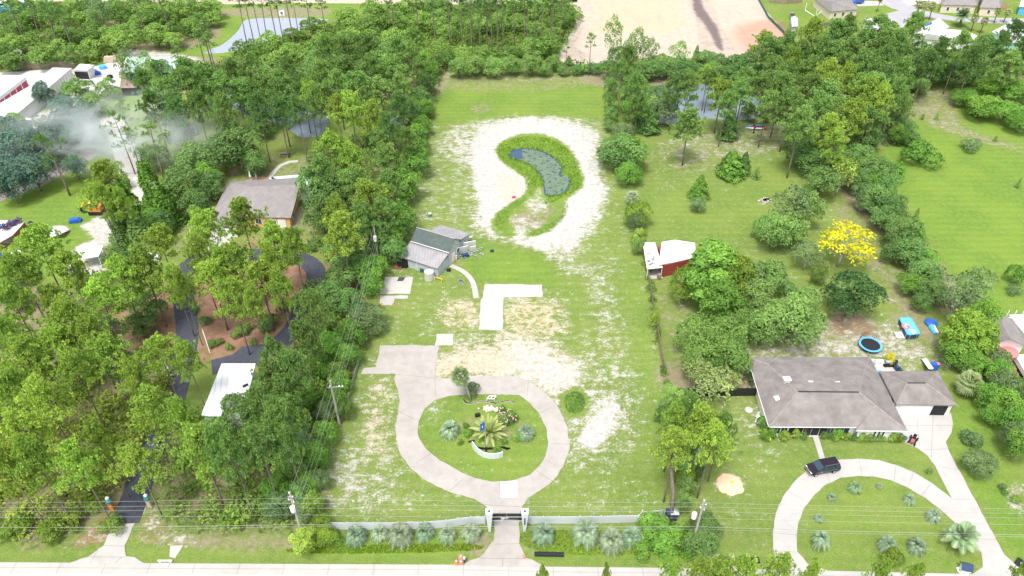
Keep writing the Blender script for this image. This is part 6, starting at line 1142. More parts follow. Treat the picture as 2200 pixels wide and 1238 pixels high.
# mailboxes, cone
p = P(991, 1211); o = thing('brick_mailbox', 'rounded tan brick mailbox pillar by the road', 'mailbox', tuple(p)); prof = [(-.32, 0), (.32, 0), (.32, 1.35), (.26, 1.58), (.14, 1.7), (0, 1.74), (-.14, 1.7), (-.26, 1.58), (-.32, 1.35)]
MB().add([(p.x + x, p.y - .3, z) for x, z in prof] + [(p.x + x, p.y + .3, z) for x, z in prof], [tuple(range(9)), tuple(range(17, 8, -1))] + [(i, (i + 1) % 9, 9 + (i + 1) % 9, 9 + i) for i in range(9)]).build('brick_body', 'tan', o); MB().box((p.x, p.y - .31, 1.0), (.26, .06, .22)).build('door', 'white_paint', o)
def mailbox(x, y, label, m, lid='white_paint', s_=1.0):
    p = P(x, y); o = thing('mailbox', label, 'mailbox', tuple(p)); MB().box((p.x, p.y, .5 * s_), (.12, .12, 1.0 * s_)).build('post', m, o); MB().box((p.x, p.y, 1.15 * s_), (.32, .55, .32)).build('box', m, o); MB().box((p.x, p.y - .05, 1.15 * s_ + .18), (.3, .4, .06)).build('lid', lid, o)
mailbox(998, 1210, 'dark green mailbox with pale lid right of the brick pillar', 'green_wall')
def cone(x, y, label, s_=1.0):
    p = P(x, y); o = thing('traffic_cone', label, 'cone', tuple(p)); MB().box((p.x, p.y, .09), (.42 * s_, .42 * s_, .06)).build('base', 'orange', o); MB().lathe((p.x, p.y, .1), [(.17 * s_, 0), (.035 * s_, .72 * s_)], 10).build('body', 'orange', o); MB().lathe((p.x, p.y, .1 + .36 * s_), [(.11 * s_, 0), (.083 * s_, .15 * s_)], 10).build('band', 'white_paint', o)
cone(981.5, 1211, 'tall orange cone left of the brick mailbox pillar', 1.5); cone(819, 655, 'orange cone on the left corner of the small white slab'); cone(845, 655, 'orange cone on the right corner of the small white slab')
tag(MB().box(tuple(P(1126, 1196, .15)), (.3, .5, .3), .3).build('marker', 'pink'), 'small pink marker beside the drive mouth', 'marker')
p = P(1012, 1163); o = thing('sign_post', 'thin leaning white stake below the last palm left of the gate', 'stake', tuple(p)); MB().tube([p, p + Vector((-.15, .1, 1.3))], .05, 5).build('stake', 'white_paint', o)
# culvert pipe
a, b_ = P(1148, 1193), P(1211, 1194.5); d = (b_ - a); o = thing('culvert_pipe', 'black ribbed drain pipe lying in the roadside ditch', 'pipe', tuple(a)); n = 34
mb = MB(); mb.tube([a.lerp(b_, i / n) + Vector((0, 0, .32)) for i in range(n + 1)], [.33 if i % 2 else .28 for i in range(n + 1)], 12); mb.build('pipe', 'black_metal', o)
def headwall(x, y, label):
    p = P(x, y); o = thing('culvert_headwall', label, 'culvert', tuple(p), 'white culvert headwalls at the road edge'); MB().box((p.x, p.y, .35), (1.9, .16, .16)).build('rail', 'white_paint', o)
    mb = MB(); [mb.box((p.x + a_, p.y, .17), (.22, .22, .34)) for a_ in (-.7, .7)]; mb.build('foot', 'white_paint', o); MB().box((p.x, p.y - .45, .06), (1.3, .6, .12)).build('apron', 'concrete_white', o)
headwall(356, 1208, 'white culvert headwall right of the left drive mouth'); headwall(1432, 1219, 'white culvert headwall left of the old roadside slab'); headwall(2178, 1232, 'white culvert headwall at the bottom right corner')
sheet('drain_apron', [(366, 1173), (394, 1172), (376, 1200), (364, 1197)], 'concrete_old', .05)
o = thing('drain_grate', 'square black drain grate in the grass by the road', 'grate', tuple(P(1622, 1204))); p = P(1622, 1204); MB().box((p.x, p.y, .06), (1.15, .9, .12)).build('frame', 'dark', o); mb = MB(); [mb.box((p.x - .45 + k * .18, p.y, .14), (.07, .8, .05)) for k in range(6)]; mb.build('bars', 'black_metal', o)
p = P(2194, 1212); o = thing('drain_grate', 'dark drain opening in the lawn at the bottom right edge', 'grate', tuple(p)); MB().box((p.x, p.y, .05), (1.4, 1.4, .1), .7).build('frame', 'dark', o); MB().box((p.x, p.y, .11), (.25, .25, .06)).build('lid', 'stone', o)
# lamp pillars at the left drive
for x, y, lb, full in ((243, 1094, 'teal lantern on an orange pillar left of the asphalt drive', 1), (324, 1088, 'teal lantern pillar half hidden right of the asphalt drive', 0)):
    p = P(x, y); o = thing('lamp_pillar', lb, 'lamp pillar', tuple(p)); MB().box((p.x, p.y, .7), (.55, .55, 1.5)).build('pillar', 'wood_pale' if not full else 'orange', o); MB().lathe((p.x, p.y, 1.5), [(.36, 0), (.45, .5), (.28, .9)], 8).build('lantern', 'teal', o); MB().lathe((p.x, p.y, 2.4), [(.22, 0), (.28, .2), (.08, .42)], 10).build('globe', 'white_paint', o)
# white poles
for (x, y, x2, y2, h, lb) in ((451, 758, 435, 709, 4.2, 'long white flag pole leaning over the straw covered ground'), (363, 806, 359, 801, 1.0, 'short white post beside the asphalt drive'), (705, 607, 702, 598, 1.2, 'short white post by the drive bend'), (933, 590, 933, 600, 1.6, 'thin pole with box in front of the workshop'), (1276, 1112, 1276, 1103, 1.6, 'small lamp post on the lawn behind the white fence'), (359, 628, 357, 619, 1.1, 'short white post under the lime pines')):
    p = P(x, y); q = P(x2, y2, h); o = thing('post', lb, 'post', tuple(p)); MB().tube([p, q], .09 if h > 2 else .06, 6).build('shaft', 'white_paint', o); MB().lathe((q.x, q.y, q.z), [(.1, 0), (.12, .12), (.03, .2)], 8).build('cap', 'galv', o)
# ------------------------------------------------------------------ island bed
w_ = [P(1015, 961), P(1020, 968), P(1028, 976), P(1038, 982), P(1050, 985), P(1062, 985.5), P(1072, 984), P(1080.5, 981)]; o = thing('curved_wall', 'curved low white sign wall in front of the flagpole', 'wall', tuple(w_[0])); n = len(w_)
mb = MB(); vs = []
for i, q in enumerate(w_):
    t = (w_[min(i + 1, n - 1)] - w_[max(i - 1, 0)]).normalized(); nn = Vector((-t.y, t.x, 0)) * .07; hh = 1.15 + (.25 if i < 3 else 0) * (3 - i) / 3
    vs += [q - nn, q + nn, q + nn + Vector((0, 0, hh)), q - nn + Vector((0, 0, hh))]
mb.add(vs, [(0, 1, 2, 3), tuple(4 * (n - 1) + k for k in range(4))] + [(4 * i + k, 4 * i + (k + 1) % 4, 4 * i + 4 + (k + 1) % 4, 4 * i + 4 + k) for i in range(n - 1) for k in range(4)]); mb.build('panel', 'vinyl_plain', o)
p = P(1044, 972); o = thing('flagpole', 'silver flagpole with hanging blue flag in the island bed', 'flagpole', tuple(p)); MB().tube([p, p + Vector((0, 0, 1.3))], .11, 8).build('base', 'dark', o); top = P(1040, 897, 7.2); mb = MB().tube([p + Vector((0, 0, 1.3)), Vector((p.x, p.y, 7.4))], [.07, .045], 8); mb.build('pole', 'galv', o)
vs = []; 
for i in range(6):
    for j in range(7): vs.append((p.x - .06 - i * .13, p.y + .10 * sin(i * 1.8 + j * .4), 7.0 - j * .27 - i * .14))
fl_ = MB().add(vs, [(i * 7 + j, i * 7 + j + 1, i * 7 + j + 8, i * 7 + j + 7) for i in range(5) for j in range(6)]).build('flag', 'blue', o)
vs = [(x, y - .02, z) for x, y, z in vs]; MB().add([vs[k] for k in (16, 17, 18, 23, 24, 25)], [(0, 1, 4, 3), (1, 2, 5, 4)]).build('emblem', 'white_paint', fl_)
o = thing('garden_bench', 'white metal garden frame bench at the top of the island', 'bench', tuple(P(1055, 858))); a, b_, c, d = P(1046, 857, .5), P(1062, 857, .5), P(1066, 851, .5), P(1051, 851, .5)
mb = MB(); [mb.tube([q, r_], .07, 5) for q, r_ in ((a, b_), (b_, c), (c, d), (d, a), (a.lerp(b_, .5), c.lerp(d, .5)))]; mb.build('seat_frame', 'white_paint', o); mb = MB(); [mb.tube([q, Vector((q.x, q.y, 0))], .06, 5) for q in (a, b_, c, d)]; mb.build('legs', 'white_paint', o)
mb = MB(); rs = random.Random(3); line = smooth_poly([P(996, 859), P(1000, 866), (P(1010, 868)), P(1025, 865), P(1040, 863.5), P(1055, 866), P(1065, 868), P(1078, 864.5), P(1092, 862.5), P(1105, 866)], 9, False)
for q in line: mb.box((q[0], q[1], .08), (.26, .22, .18), rs.uniform(0, 3))
tag(mb.build('stone_edging', 'stone'), 'wavy line of pale edging stones across the top of the island', 'stones')
mb = MB()
for i in range(60): p = P(1052 + rs.gauss(0, 6.5), 879 + rs.gauss(0, 2.2)); s_ = rs.uniform(.25, .55); mb.lathe((p.x, p.y, 0), [(s_ * .5, 0), (s_ * .55, s_ * .4), (s_ * .2, s_ * .8)], 6)
tag(mb.build('rock_pile', 'stone'), 'pile of pale rocks behind the big date palm', 'rocks', kind='stuff')
mb = MB(); [mb.box(tuple(P(x, y, .12)), (rs.uniform(.5, 1.0), rs.uniform(.2, .35), .15), rs.uniform(-.3, .3)) for x, y in ((1028, 962), (1035, 963), (1041, 964), (1048, 964), (1056, 963.5), (1080, 961), (1086, 963), (1091, 964), (1013, 948))]; tag(mb.build('rubber_edging', 'dark'), 'black rubber mulch edging behind the curved wall', 'edging')
tag(MB().lathe(tuple(P(986, 953)), [(.18, 0), (.3, .3), (.26, .42)], 12).build('flower_pot', 'orange'), 'orange flower pot at the left front of the island bed', 'pot'); tag(MB().box(tuple(P(1026, 892, .25)), (.8, .5, .5), .3).build('black_tub', 'dark'), 'black tub left of the rock pile', 'tub'); tag(MB().lathe(tuple(P(1066, 884)), [(.3, 0), (.4, .35), (.35, .4)], 12).build('bird_bath', 'tank'), 'round pale basin beside the rock pile', 'basin')
# ------------------------------------------------------------------ around the workshop
mb = MB(); rs = random.Random(6); vs = []; n = 9; c0 = P(975, 520)
for i in range(n):
    for j in range(n): vs.append((c0.x + (i - 4) * .75 + rs.uniform(-.2, .2), c0.y + (j - 4) * .6 - (i - 4) * .35, max(.05, 1.1 - .06 * ((i - 4) ** 2 + (j - 4) ** 2) + rs.uniform(-.25, .25))))
mb.add(vs + [(x, y, z - .15) for x, y, z in vs], [(i * n + j, i * n + j + 1, (i + 1) * n + j + 1, (i + 1) * n + j) for i in range(n - 1) for j in range(n - 1)] + [(81 + i * n + j, 81 + (i + 1) * n + j, 81 + (i + 1) * n + j + 1, 81 + i * n + j + 1) for i in range(n - 1) for j in range(n - 1)]); tag(mb.build('tarp', 'blue_tarp'), 'crumpled bright blue tarp heap behind the workshop', 'tarp')
for (x, y, wd, hh, rz, lb) in ((993, 545, 2.4, 1.9, .35, 'white upright panel leaning by the workshop end'), (1009, 537, 2.6, 2.3, .3, 'tallest white upright panel right of the workshop'), (1016, 541, 1.3, 1.5, .3, 'small white board at the right of the debris')):
    p = P(x, y); tag(MB().box((p.x, p.y, hh / 2), (wd, .1, hh), rz, .25).build('board', 'white_paint'), lb, 'board')
p = P(1005, 546); o = thing('lattice_frame', 'flat metal lattice frame lying beyond the white boards', 'frame', tuple(p)); a, b_ = P(988, 550, .3), P(1036, 536, .3); mb = MB(); nn = Vector((.25, .9, 0)); mb.tube([a, b_], .06, 4); mb.tube([a + nn, b_ + nn], .06, 4); [mb.tube([a.lerp(b_, k / 12), a.lerp(b_, k / 12) + nn], .045, 4) for k in range(13)]; mb.build('frame', 'galv', o)
mb = MB()
for i in range(60): p = P(972 + rs.gauss(0, 15), 512 + rs.gauss(0, 4) + 0); mb.box((p.x, p.y, .25), (rs.uniform(.2, .9), rs.uniform(.2, .7), rs.uniform(.1, .6)), rs.uniform(0, 3), rs.uniform(-.4, .4))
tag(mb.build('debris', 'stone'), 'scattered pale building debris behind the workshop', 'debris', kind='stuff')
mb = MB()
for i in range(46): p = P(1000 + rs.gauss(0, 18), 548 + rs.gauss(0, 5)); mb.box((p.x, p.y, .15), (rs.uniform(.15, .8), rs.uniform(.15, .5), rs.uniform(.1, .35)), rs.uniform(0, 3))
tag(mb.build('debris', 'galv'), 'grey scrap scattered on the grass right of the workshop', 'debris', kind='stuff')
for (x, y, s_, m_, lb) in ((990, 528, (.5, .5, .9), 'orange', 'orange drum beside the blue tarp'), (960, 512, (.9, .9, 1.2), 'white_paint', 'round white barrel by the blue tarp'), (985, 519, (1.4, 1.0, 1.0), 'navy', 'dark blue bin in the tarp heap'), (948, 510, (1.2, 1.1, .9), 'galv', 'grey appliance behind the workshop roof'), (931, 506, (.8, .7, .9), 'brick', 'reddish barrel behind the workshop'), (1000, 552, (1.2, .7, .7), 'navy', 'dark blue box in front of the white boards'), (977, 562, (.5, .5, .5), 'orange', 'orange pot at the workshop door'), (980, 560, (.4, .4, 1.2), 'stone', 'grey bag by the workshop door'), (907, 583, (.8, .8, .7), 'green_wall', 'dark green wheeled bin before the workshop'), (866, 570, (2.2, 2.0, 1.7), 'dark', 'dark lean-to clutter at the left end of the workshop'), (855, 576, (1.3, .8, .4), 'brick', 'rusty heap left of the workshop'), (1057, 541, (.7, .4, .4), 'navy', 'small blue scrap on the lawn right of the workshop'), (964, 582, (.8, .6, .3), 'dark', 'black mat beside the curving path')):
    p = P(x, y); rr = s_[0] / 2
    if 'barrel' in lb or 'drum' in lb or 'pot' in lb: ob = MB().lathe((p.x, p.y, 0), [(rr * .92, 0), (rr, s_[2] * .3), (rr * .95, s_[2] * .5), (rr, s_[2] * .7), (rr * .9, s_[2])], 14)
    else: ob = MB().box((p.x, p.y, s_[2] / 2), s_, .3); ob.box((p.x, p.y, s_[2] + .03), (s_[0] * 1.06, s_[1] * 1.06, .07), .3); ob.box((p.x + s_[0] * .3, p.y - s_[1] * .45, s_[2] * .4), (s_[0] * .3, s_[1] * .3, s_[2] * .5), .5)
    tag(ob.build(lb.split(' b')[0].replace(' ', '_')[:0] + {'drum': 'drum', 'barrel': 'barrel', 'bin': 'bin', 'appliance': 'appliance', 'box': 'box', 'pot': 'pot', 'bag': 'bag', 'clutter': 'clutter', 'heap': 'scrap_heap', 'scrap': 'scrap', 'mat': 'mat'}[[k for k in ('drum', 'barrel', 'bin', 'appliance', 'box', 'pot', 'bag', 'clutter', 'heap', 'scrap', 'mat') if k in lb.split()][0]], m_), lb, [k for k in ('drum', 'barrel', 'bin', 'appliance', 'box', 'pot', 'bag', 'clutter', 'heap', 'scrap', 'mat') if k in lb.split()][0])
for (x, y, lb) in ((870, 468, 'white folded lounge frame at the tree edge'), (879, 472, 'second white upright frame nearer the lawn')):
    p = P(x, y); o = thing('folded_frame', lb, 'frame', tuple(p)); MB().box((p.x, p.y, .9), (.9, .12, 1.9), .9, .35).build('panel', 'white_paint', o); MB().tube([p, p + Vector((.6, .6, 1.7))], .05, 5).build('strut', 'white_paint', o)
p = P(924, 465); o = thing('bucket', 'teal bucket with white lid on the lawn', 'bucket', tuple(p)); MB().lathe(tuple(p), [(.3, 0), (.36, .7)], 12).build('body', 'teal', o); MB().lathe((p.x, p.y, .7), [(.38, 0), (.36, .12)], 12).build('lid', 'white_paint', o)
o = thing('sawhorse', 'yellow sawhorse on the grass before the workshop', 'sawhorse', tuple(P(946, 598))); a, b_ = P(936, 595, .7), P(950, 600, .7); MB().tube([a, b_], .08, 4).build('beam', 'yellow', o); mb = MB(); [mb.tube([q, Vector((q.x + dx, q.y + dy, 0))], .06, 4) for q in (a, b_) for dx, dy in ((.2, .3), (-.2, -.3))]; mb.build('legs', 'yellow', o)
mb = MB(); [mb.box(tuple(P(990 + rs.gauss(0, 4), 606 + rs.gauss(0, 2), .12)), (rs.uniform(.2, .5), rs.uniform(.2, .4), .24), rs.uniform(0, 3)) for i in range(12)]; tag(mb.build('litter_scraps', 'galv'), 'grey white scraps lying inside the path curve', 'scraps', kind='stuff')
mb = MB(); rs = random.Random(12); [mb.box(tuple(P(1645 + rs.gauss(0, 5), 430 + rs.gauss(0, 3), .2)), (rs.uniform(.5, 1.6), rs.uniform(.15, .4), .3), rs.uniform(0, 3)) for i in range(26)]; tag(mb.build('wood_pile', 'stone'), 'pale pile of broken boards on the right lawn', 'wood pile')
p = P(1104, 425); tag(MB().box((p.x, p.y, .15), (.8, .5, .3), .4).build('red_scrap', 'red'), 'small red item on the white sand left of the pond', 'scrap')
# kayaks
for (x, y, rz, m_, lb) in ((1627, 276, -.35, 'red', 'red kayak lying on the lawn by the far pond'), (1621, 278, -.1, 'white_paint', 'white kayak lying beside the red one'), (1619, 273, .15, 'light_blue', 'pale blue boat behind the two kayaks')):
    p = P(x, y); o = thing('kayak', lb, 'kayak', (0, 0, 0), 'boats on the grass by the far pond'); vs = []; fs = []
    st = [(-1.9, .03, .3), (-1.2, .3, .22), (-.4, .42, .2), (.4, .42, .2), (1.2, .3, .22), (1.9, .03, .3)]
    for x_, hw, kz in st: vs += [(x_, -hw, .3), (x_, 0, kz - .2), (x_, hw, .3), (x_, 0, .38)]
    MB().add(vs, [(4 * i + k, 4 * i + (k + 1) % 4, 4 * i + 4 + (k + 1) % 4, 4 * i + 4 + k) for i in range(5) for k in range(4)]).build('hull', m_, o); MB().lathe((0, 0, .37), [(.26, 0), (.22, .06)], 12).build('cockpit', 'dark', o); o.location = p; o.rotation_euler = (0, 0, rz); o.scale = (1.25, 1.25, 1.25)
# picnic table left rear
p = P(612, 335); o = thing('picnic_table', 'grey picnic table under the pines behind the pool', 'table', tuple(p)); MB().box((p.x, p.y, .75), (2.4, .9, .1)).build('table_top', 'wood', o)
for s_ in (-1, 1): MB().box((p.x, p.y + s_ * .85, .45), (2.4, .3, .08)).build('bench', 'wood', o)
mb = MB(); [mb.box((p.x + a_, p.y, .37), (.12, 1.7, .1)) for a_ in (-.9, .9)]; [mb.box((p.x + a_, p.y + c_, .35), (.1, .1, .74)) for a_ in (-.9, .9) for c_ in (-.5, .5)]; mb.build('legs', 'wood', o)
# ------------------------------------------------------------------ right back yard
p = P(1870, 741, .8); o = thing('trampoline', 'round blue edged trampoline with black net enclosure', 'trampoline', (p.x, p.y, 0)); R_ = 1.95
MB().lathe((p.x, p.y, .82), [(R_ - .35, 0), (R_, 0), (R_, .09), (R_ - .35, .09), (R_ - .35, 0)], 32).build('pad', 'light_blue', o); MB().lathe((p.x, p.y, .84), [(.01, 0), (R_ - .3, 0), (R_ - .3, .03), (.01, .03)], 32).build('jumping_mat', 'dark', o)
mb = MB(); [mb.tube([(p.x + R_ * .95 * cos(a_), p.y + R_ * .95 * sin(a_), 0), (p.x + R_ * .95 * cos(a_), p.y + R_ * .95 * sin(a_), .85)], .04, 5) for a_ in np.arange(6) * pi / 3]; mb.build('leg', 'galv', o)
mb = MB()
for k in range(0, 15):
    a0 = .25 + k * .17; a1 = a0 + .17; z1 = .95 + 1.5 * sin(pi * (k + .2) / 15) ** .5; mb.tube([(p.x + R_ * cos(a0), p.y + R_ * sin(a0), .9), (p.x + R_ * cos(a0) * .95, p.y + R_ * sin(a0) * .95, z1)], .022, 3)
    for z in (.3, .6, .9, 1.2): 
        if .9 + z < z1 + .1: mb.tube([(p.x + R_ * cos(a0), p.y + R_ * sin(a0), .9 + z), (p.x + R_ * cos(a1), p.y + R_ * sin(a1), .9 + z - .05)], .015, 3)
mb.build('net', 'net', o)
q4 = [(1932, 683), (1957, 682), (1978, 717), (1950, 720)]; w4 = [P(x, y, 1.1) for x, y in q4]; o = thing('above_ground_pool', 'rectangular above ground pool with dark sides and blue water', 'pool', tuple(P(1955, 705)))
po = smooth_poly([tuple(w_[:2]) for w_ in [w4[0].lerp(w4[1], .5), w4[1].lerp(w4[0], .12), w4[1].lerp(w4[2], .1), w4[1].lerp(w4[2], .5), w4[2].lerp(w4[1], .1), w4[2].lerp(w4[3], .12), w4[2].lerp(w4[3], .5), w4[3].lerp(w4[2], .12), w4[3].lerp(w4[0], .1), w4[3].lerp(w4[0], .5), w4[0].lerp(w4[3], .1), w4[0].lerp(w4[1], .12)]], 3)
MB().prism(po, 0, 1.05).build('side', 'navy', o); MB().prism(inset(po, -.03), 1.0, 1.14, [inset(po, .22)]).build('rim', 'light_blue', o); MB().prism(inset(po, .2), 1.0, 1.1).build('pool_water', 'pool_water', o)
mb = MB(); 
for i in range(0, len(po), 4): mb.tube([(po[i][0], po[i][1], 0), (po[i][0], po[i][1], 1.1)], .05, 4)
mb.build('frame_leg', 'galv', o); p = P(1936, 712); lad = MB(); [lad.tube([p + Vector((dx, 0, 0)), p + Vector((dx + .5, .35, 1.5))], .04, 4) for dx in (0, .4)]; [lad.box((p.x + .35 + k * .1, p.y + .1 + k * .07, .35 + k * .3), (.4, .2, .05)) for k in range(4)]; lad.build('ladder', 'white_paint', o)
for x, y, r_, m_, lb in ((1946, 702, .55, 'pink', 'pink ring float on the pool water'), (1962, 713, .4, 'white_paint', 'white float near the pool end')):
    p = P(x, y, 1.15); mb = MB(); mb.tube([(p.x + r_ * cos(t), p.y + r_ * sin(t), 1.18) for t in np.linspace(0, 2 * pi, 17)], r_ * .3, 6, False); tag(mb.build('pool_float', m_), lb, 'float')
sheet('pool_mat', [(1921, 714), (1950, 713), (1953, 727), (1927, 726)], 'yard', .05)
p = P(2004, 709); o = thing('inflatable_slide', 'collapsed blue and white inflatable slide on the lawn', 'inflatable', tuple(p)); MB().lathe((p.x + .3, p.y + 1.6, 0), [(1.0, 0), (1.15, .4), (.8, .75), (.3, .55)], 14).build('pool_ring', 'blue', o); mb = MB(); a, b_ = P(1999, 704), P(2009, 719); mb.tube([a + Vector((0, 0, .3)), a.lerp(b_, .5) + Vector((0, 0, .25)), b_ + Vector((0, 0, .15))], [.55, .45, .35], 8); mb.build('slide', 'light_blue', o); MB().tube([a + Vector((.35, 0, .45)), b_ + Vector((.3, 0, .3))], .28, 8).build('stripe', 'white_paint', o)
o = thing('play_slide', 'wavy white play slide standing behind the garage', 'slide', tuple(P(1990, 790))); pts_ = [P(1984, 771, .3), P(1989, 778, .6), P(1994, 785, 1.1), P(2000, 793, 1.6)]; mb = MB()
vs = []; 
for q in smooth_poly([tuple(v) for v in pts_], 4, False): vs += [(q[0] - .45, q[1], q[2] + .15), (q[0] - .35, q[1], q[2]), (q[0] + .35, q[1], q[2]), (q[0] + .45, q[1], q[2] + .15)]
nn_ = len(vs) // 4; mb.add(vs + [(x, y, z - .08) for x, y, z in vs], [(4 * i + k, 4 * i + k + 1, 4 * i + 5 + k, 4 * i + 4 + k) for i in range(nn_ - 1) for k in range(3)] + [(4 * nn_ + 4 * i + k, 4 * nn_ + 4 * i + 4 + k, 4 * nn_ + 4 * i + 5 + k, 4 * nn_ + 4 * i + k + 1) for i in range(nn_ - 1) for k in range(3)]); mb.build('chute', 'white_paint', o); p = P(2003, 796); MB().box((p.x, p.y, .9), (1.1, .9, 1.5)).build('tower', 'blue', o); MB().box((p.x + .4, p.y - .1, 1.5), (.4, .5, .5)).build('rail', 'pink', o)
for i, (x, y, m1, m2, lb) in enumerate(((1885, 786, 'white_paint', 'white_paint', 'white outdoor cooker next to the house roof corner'), (1906, 787, 'galv', 'dark', 'silver lidded gas grill on the back patio'), (1918, 787, 'dark', 'dark', 'round black smoker beside the silver grill'))):
    p = P(x, y); o = thing('grill', lb, 'grill', tuple(p)); MB().box((p.x, p.y, .5), (1.3 if i < 2 else .7, .7, .8)).build('cabinet', m2, o); mb = MB(); mb.tube([(p.x - .6 + .15 * (i == 2), p.y, 1.05), (p.x + .6 - .15 * (i == 2), p.y, 1.05)], .34, 10); mb.build('lid', m1, o); MB().box((p.x, p.y - .38, 1.1), (.8, .05, .05)).build('handle', 'chrome', o); MB().box((p.x - .8, p.y, .85), (.4, .6, .05)).build('side_shelf', 'galv', o)
tag(MB().box(tuple(P(1929, 793, .4)), (.6, 1.3, .7), .3).box(tuple(P(1930, 791, .85)), (.6, .3, .5), .3).build('patio_chair', 'navy'), 'dark blue patio chair at the garage roof corner', 'chair')
tag(MB().box(tuple(P(1894, 806, 1.0)), (.8, 1.6, .8), .4).box(tuple(P(1893, 803, 1.6)), (.7, .9, .4), .4).build('covered_bundle', 'light_blue'), 'blue and white bundle in the gap between house and garage', 'bundle')
plant('shrub', 1913, 772, 20, 'yellow', 2.2, label='slim golden shrub behind the grills')
p = P(1572, 1039); o = thing('toy', 'small yellow toy on the round sand pile', 'toy', tuple(p)); MB().box((p.x, p.y, .25), (.5, .35, .25)).build('body', 'yellow', o); mb = MB(); [mb.lathe((p.x + dx, p.y + dy, .02), [(.1, 0), (.1, .15)], 8) for dx in (-.2, .2) for dy in (-.2, .2)]; mb.build('wheels', 'dark', o)
c0 = P(1568, 1041); vs = [(c0.x, c0.y, .35)]; rs = random.Random(9); n = 24
for k, (rr, zz) in enumerate(((.7, .3), (1.4, .16), (2.0, -.02))):
    for i in range(n): a_ = 2 * pi * i / n; r_ = rr * rs.uniform(.9, 1.1); vs.append((c0.x + r_ * cos(a_), c0.y + r_ * sin(a_) * 1.0, zz))
M['sandpile'] = mat('sandpile', (.72, .50, .34), .95, .12, 3); tag(MB().add(vs, [(0, 1 + i, 1 + (i + 1) % n) for i in range(n)] + [(1 + k * n + i, 1 + (k + 1) * n + i, 1 + (k + 1) * n + (i + 1) % n, 1 + k * n + (i + 1) % n) for k in range(2) for i in range(n)]).build('sand_pile', 'sandpile', None, True), 'round low pile of orange sand on the right lawn', 'sand pile')
for (x, y, lb) in ((1628, 899, 'upper white garden chair by the house corner'), (1626, 911, 'lower white garden chair by the house corner')):
    p = P(x, y); o = thing('garden_chair', lb, 'chair', tuple(p)); MB().box((p.x, p.y, .42), (.6, .6, .07), .4).build('seat', 'white_paint', o); MB().box((p.x, p.y + .3, .8), (.6, .07, .7), .4).build('backrest', 'white_paint', o); mb = MB(); [mb.box((p.x + a_, p.y + c_, .2), (.06, .06, .4)) for a_ in (-.25, .25) for c_ in (-.25, .25)]; mb.build('legs', 'white_paint', o)
tag(MB().lathe(tuple(P(1609, 881)), [(.65, 0), (.6, .12), (.1, .2)], 18).build('round_cover', 'tank'), 'round pale lid lying on the lawn left of the big house', 'cover')
p = P(2070, 1227); o = thing('model_house', 'tiny white house with dark blue roof in a white bordered bed', 'ornament', tuple(p)); rz = -.25
MB().box((p.x, p.y, .55), (1.0, .9, 1.1), rz).build('body', 'white_paint', o); c_, s_ = cos(rz), sin(rz)
def lc(x, y, z): return (p.x + x * c_ - y * s_, p.y + x * s_ + y * c_, z)
vs = [lc(-.7, -.65, 1.0), lc(.7, -.65, 1.0), lc(.7, 0, 1.65), lc(-.7, 0, 1.65), lc(-.7, .65, 1.0), lc(.7, .65, 1.0)]; MB().add(vs + [(a_, b2_, z - .08) for a_, b2_, z in vs], [(0, 1, 2, 3), (3, 2, 5, 4), (6, 9, 8, 7), (9, 10, 11, 8), (0, 3, 9, 6), (3, 4, 10, 9), (1, 2, 8, 7), (2, 5, 11, 8)]).build('roof', 'navy', o)
MB().add([lc(-.5, -.45, 1.0), lc(-.5, .45, 1.0), lc(-.5, 0, 1.5), lc(.5, -.45, 1.0), lc(.5, .45, 1.0), lc(.5, 0, 1.5)], [(0, 1, 2), (3, 4, 5), (0, 1, 4, 3)]).build('gable', 'white_paint', o)
mb = MB(); b0 = [P(2056, 1221), P(2082, 1226.5), P(2085, 1231), P(2060, 1231)]; [mb.tube([b0[i] + Vector((0, 0, .12)), b0[(i + 1) % 4] + Vector((0, 0, .12))], .13, 4) for i in range(4)]; mb.build('bed_border', 'white_paint', o)
# vehicles under the pines
p = P(1492, 992); o = thing('boat', 'small white boat hull half hidden by the roadside pines', 'boat', tuple(p)); vs = []
for x_, hw, zb in ((-1.9, .75, .4), (-.6, .85, .35), (.8, .7, .4), (1.9, .05, .8)): vs += [(p.x + x_ * .5 - hw * .8, p.y + x_ * .9, 1.1), (p.x + x_ * .5, p.y + x_ * .9, zb), (p.x + x_ * .5 + hw * .8, p.y + x_ * .9, 1.1)]
MB().add(vs, [(3 * i + k, 3 * i + k + 1, 3 * i + 4 + k, 3 * i + 3 + k) for i in range(3) for k in range(2)] + [(3 * i + 2, 3 * i, 3 * i + 3, 3 * i + 5) for i in range(3)] + [(0, 1, 2)]).build('hull', 'white_paint', o); MB().box((p.x - .3, p.y - .3, 1.35), (.8, 1.0, .5), .3).build('console', 'navy', o)
H12 = house('utility_shed', 'small dark shed with grey lid roof at the foot of the leaning pine', 'shed', (1441, 1112)); p = P(1441, 1112); MB().box((p.x, p.y, .7), (1.4, 1.2, 1.4)).build('wall', 'navy', H12); MB().box((p.x+.3, p.y, 1.45), (1.2, 1.3, .1), 0, -.15).build('roof', 'steel_roof', H12)
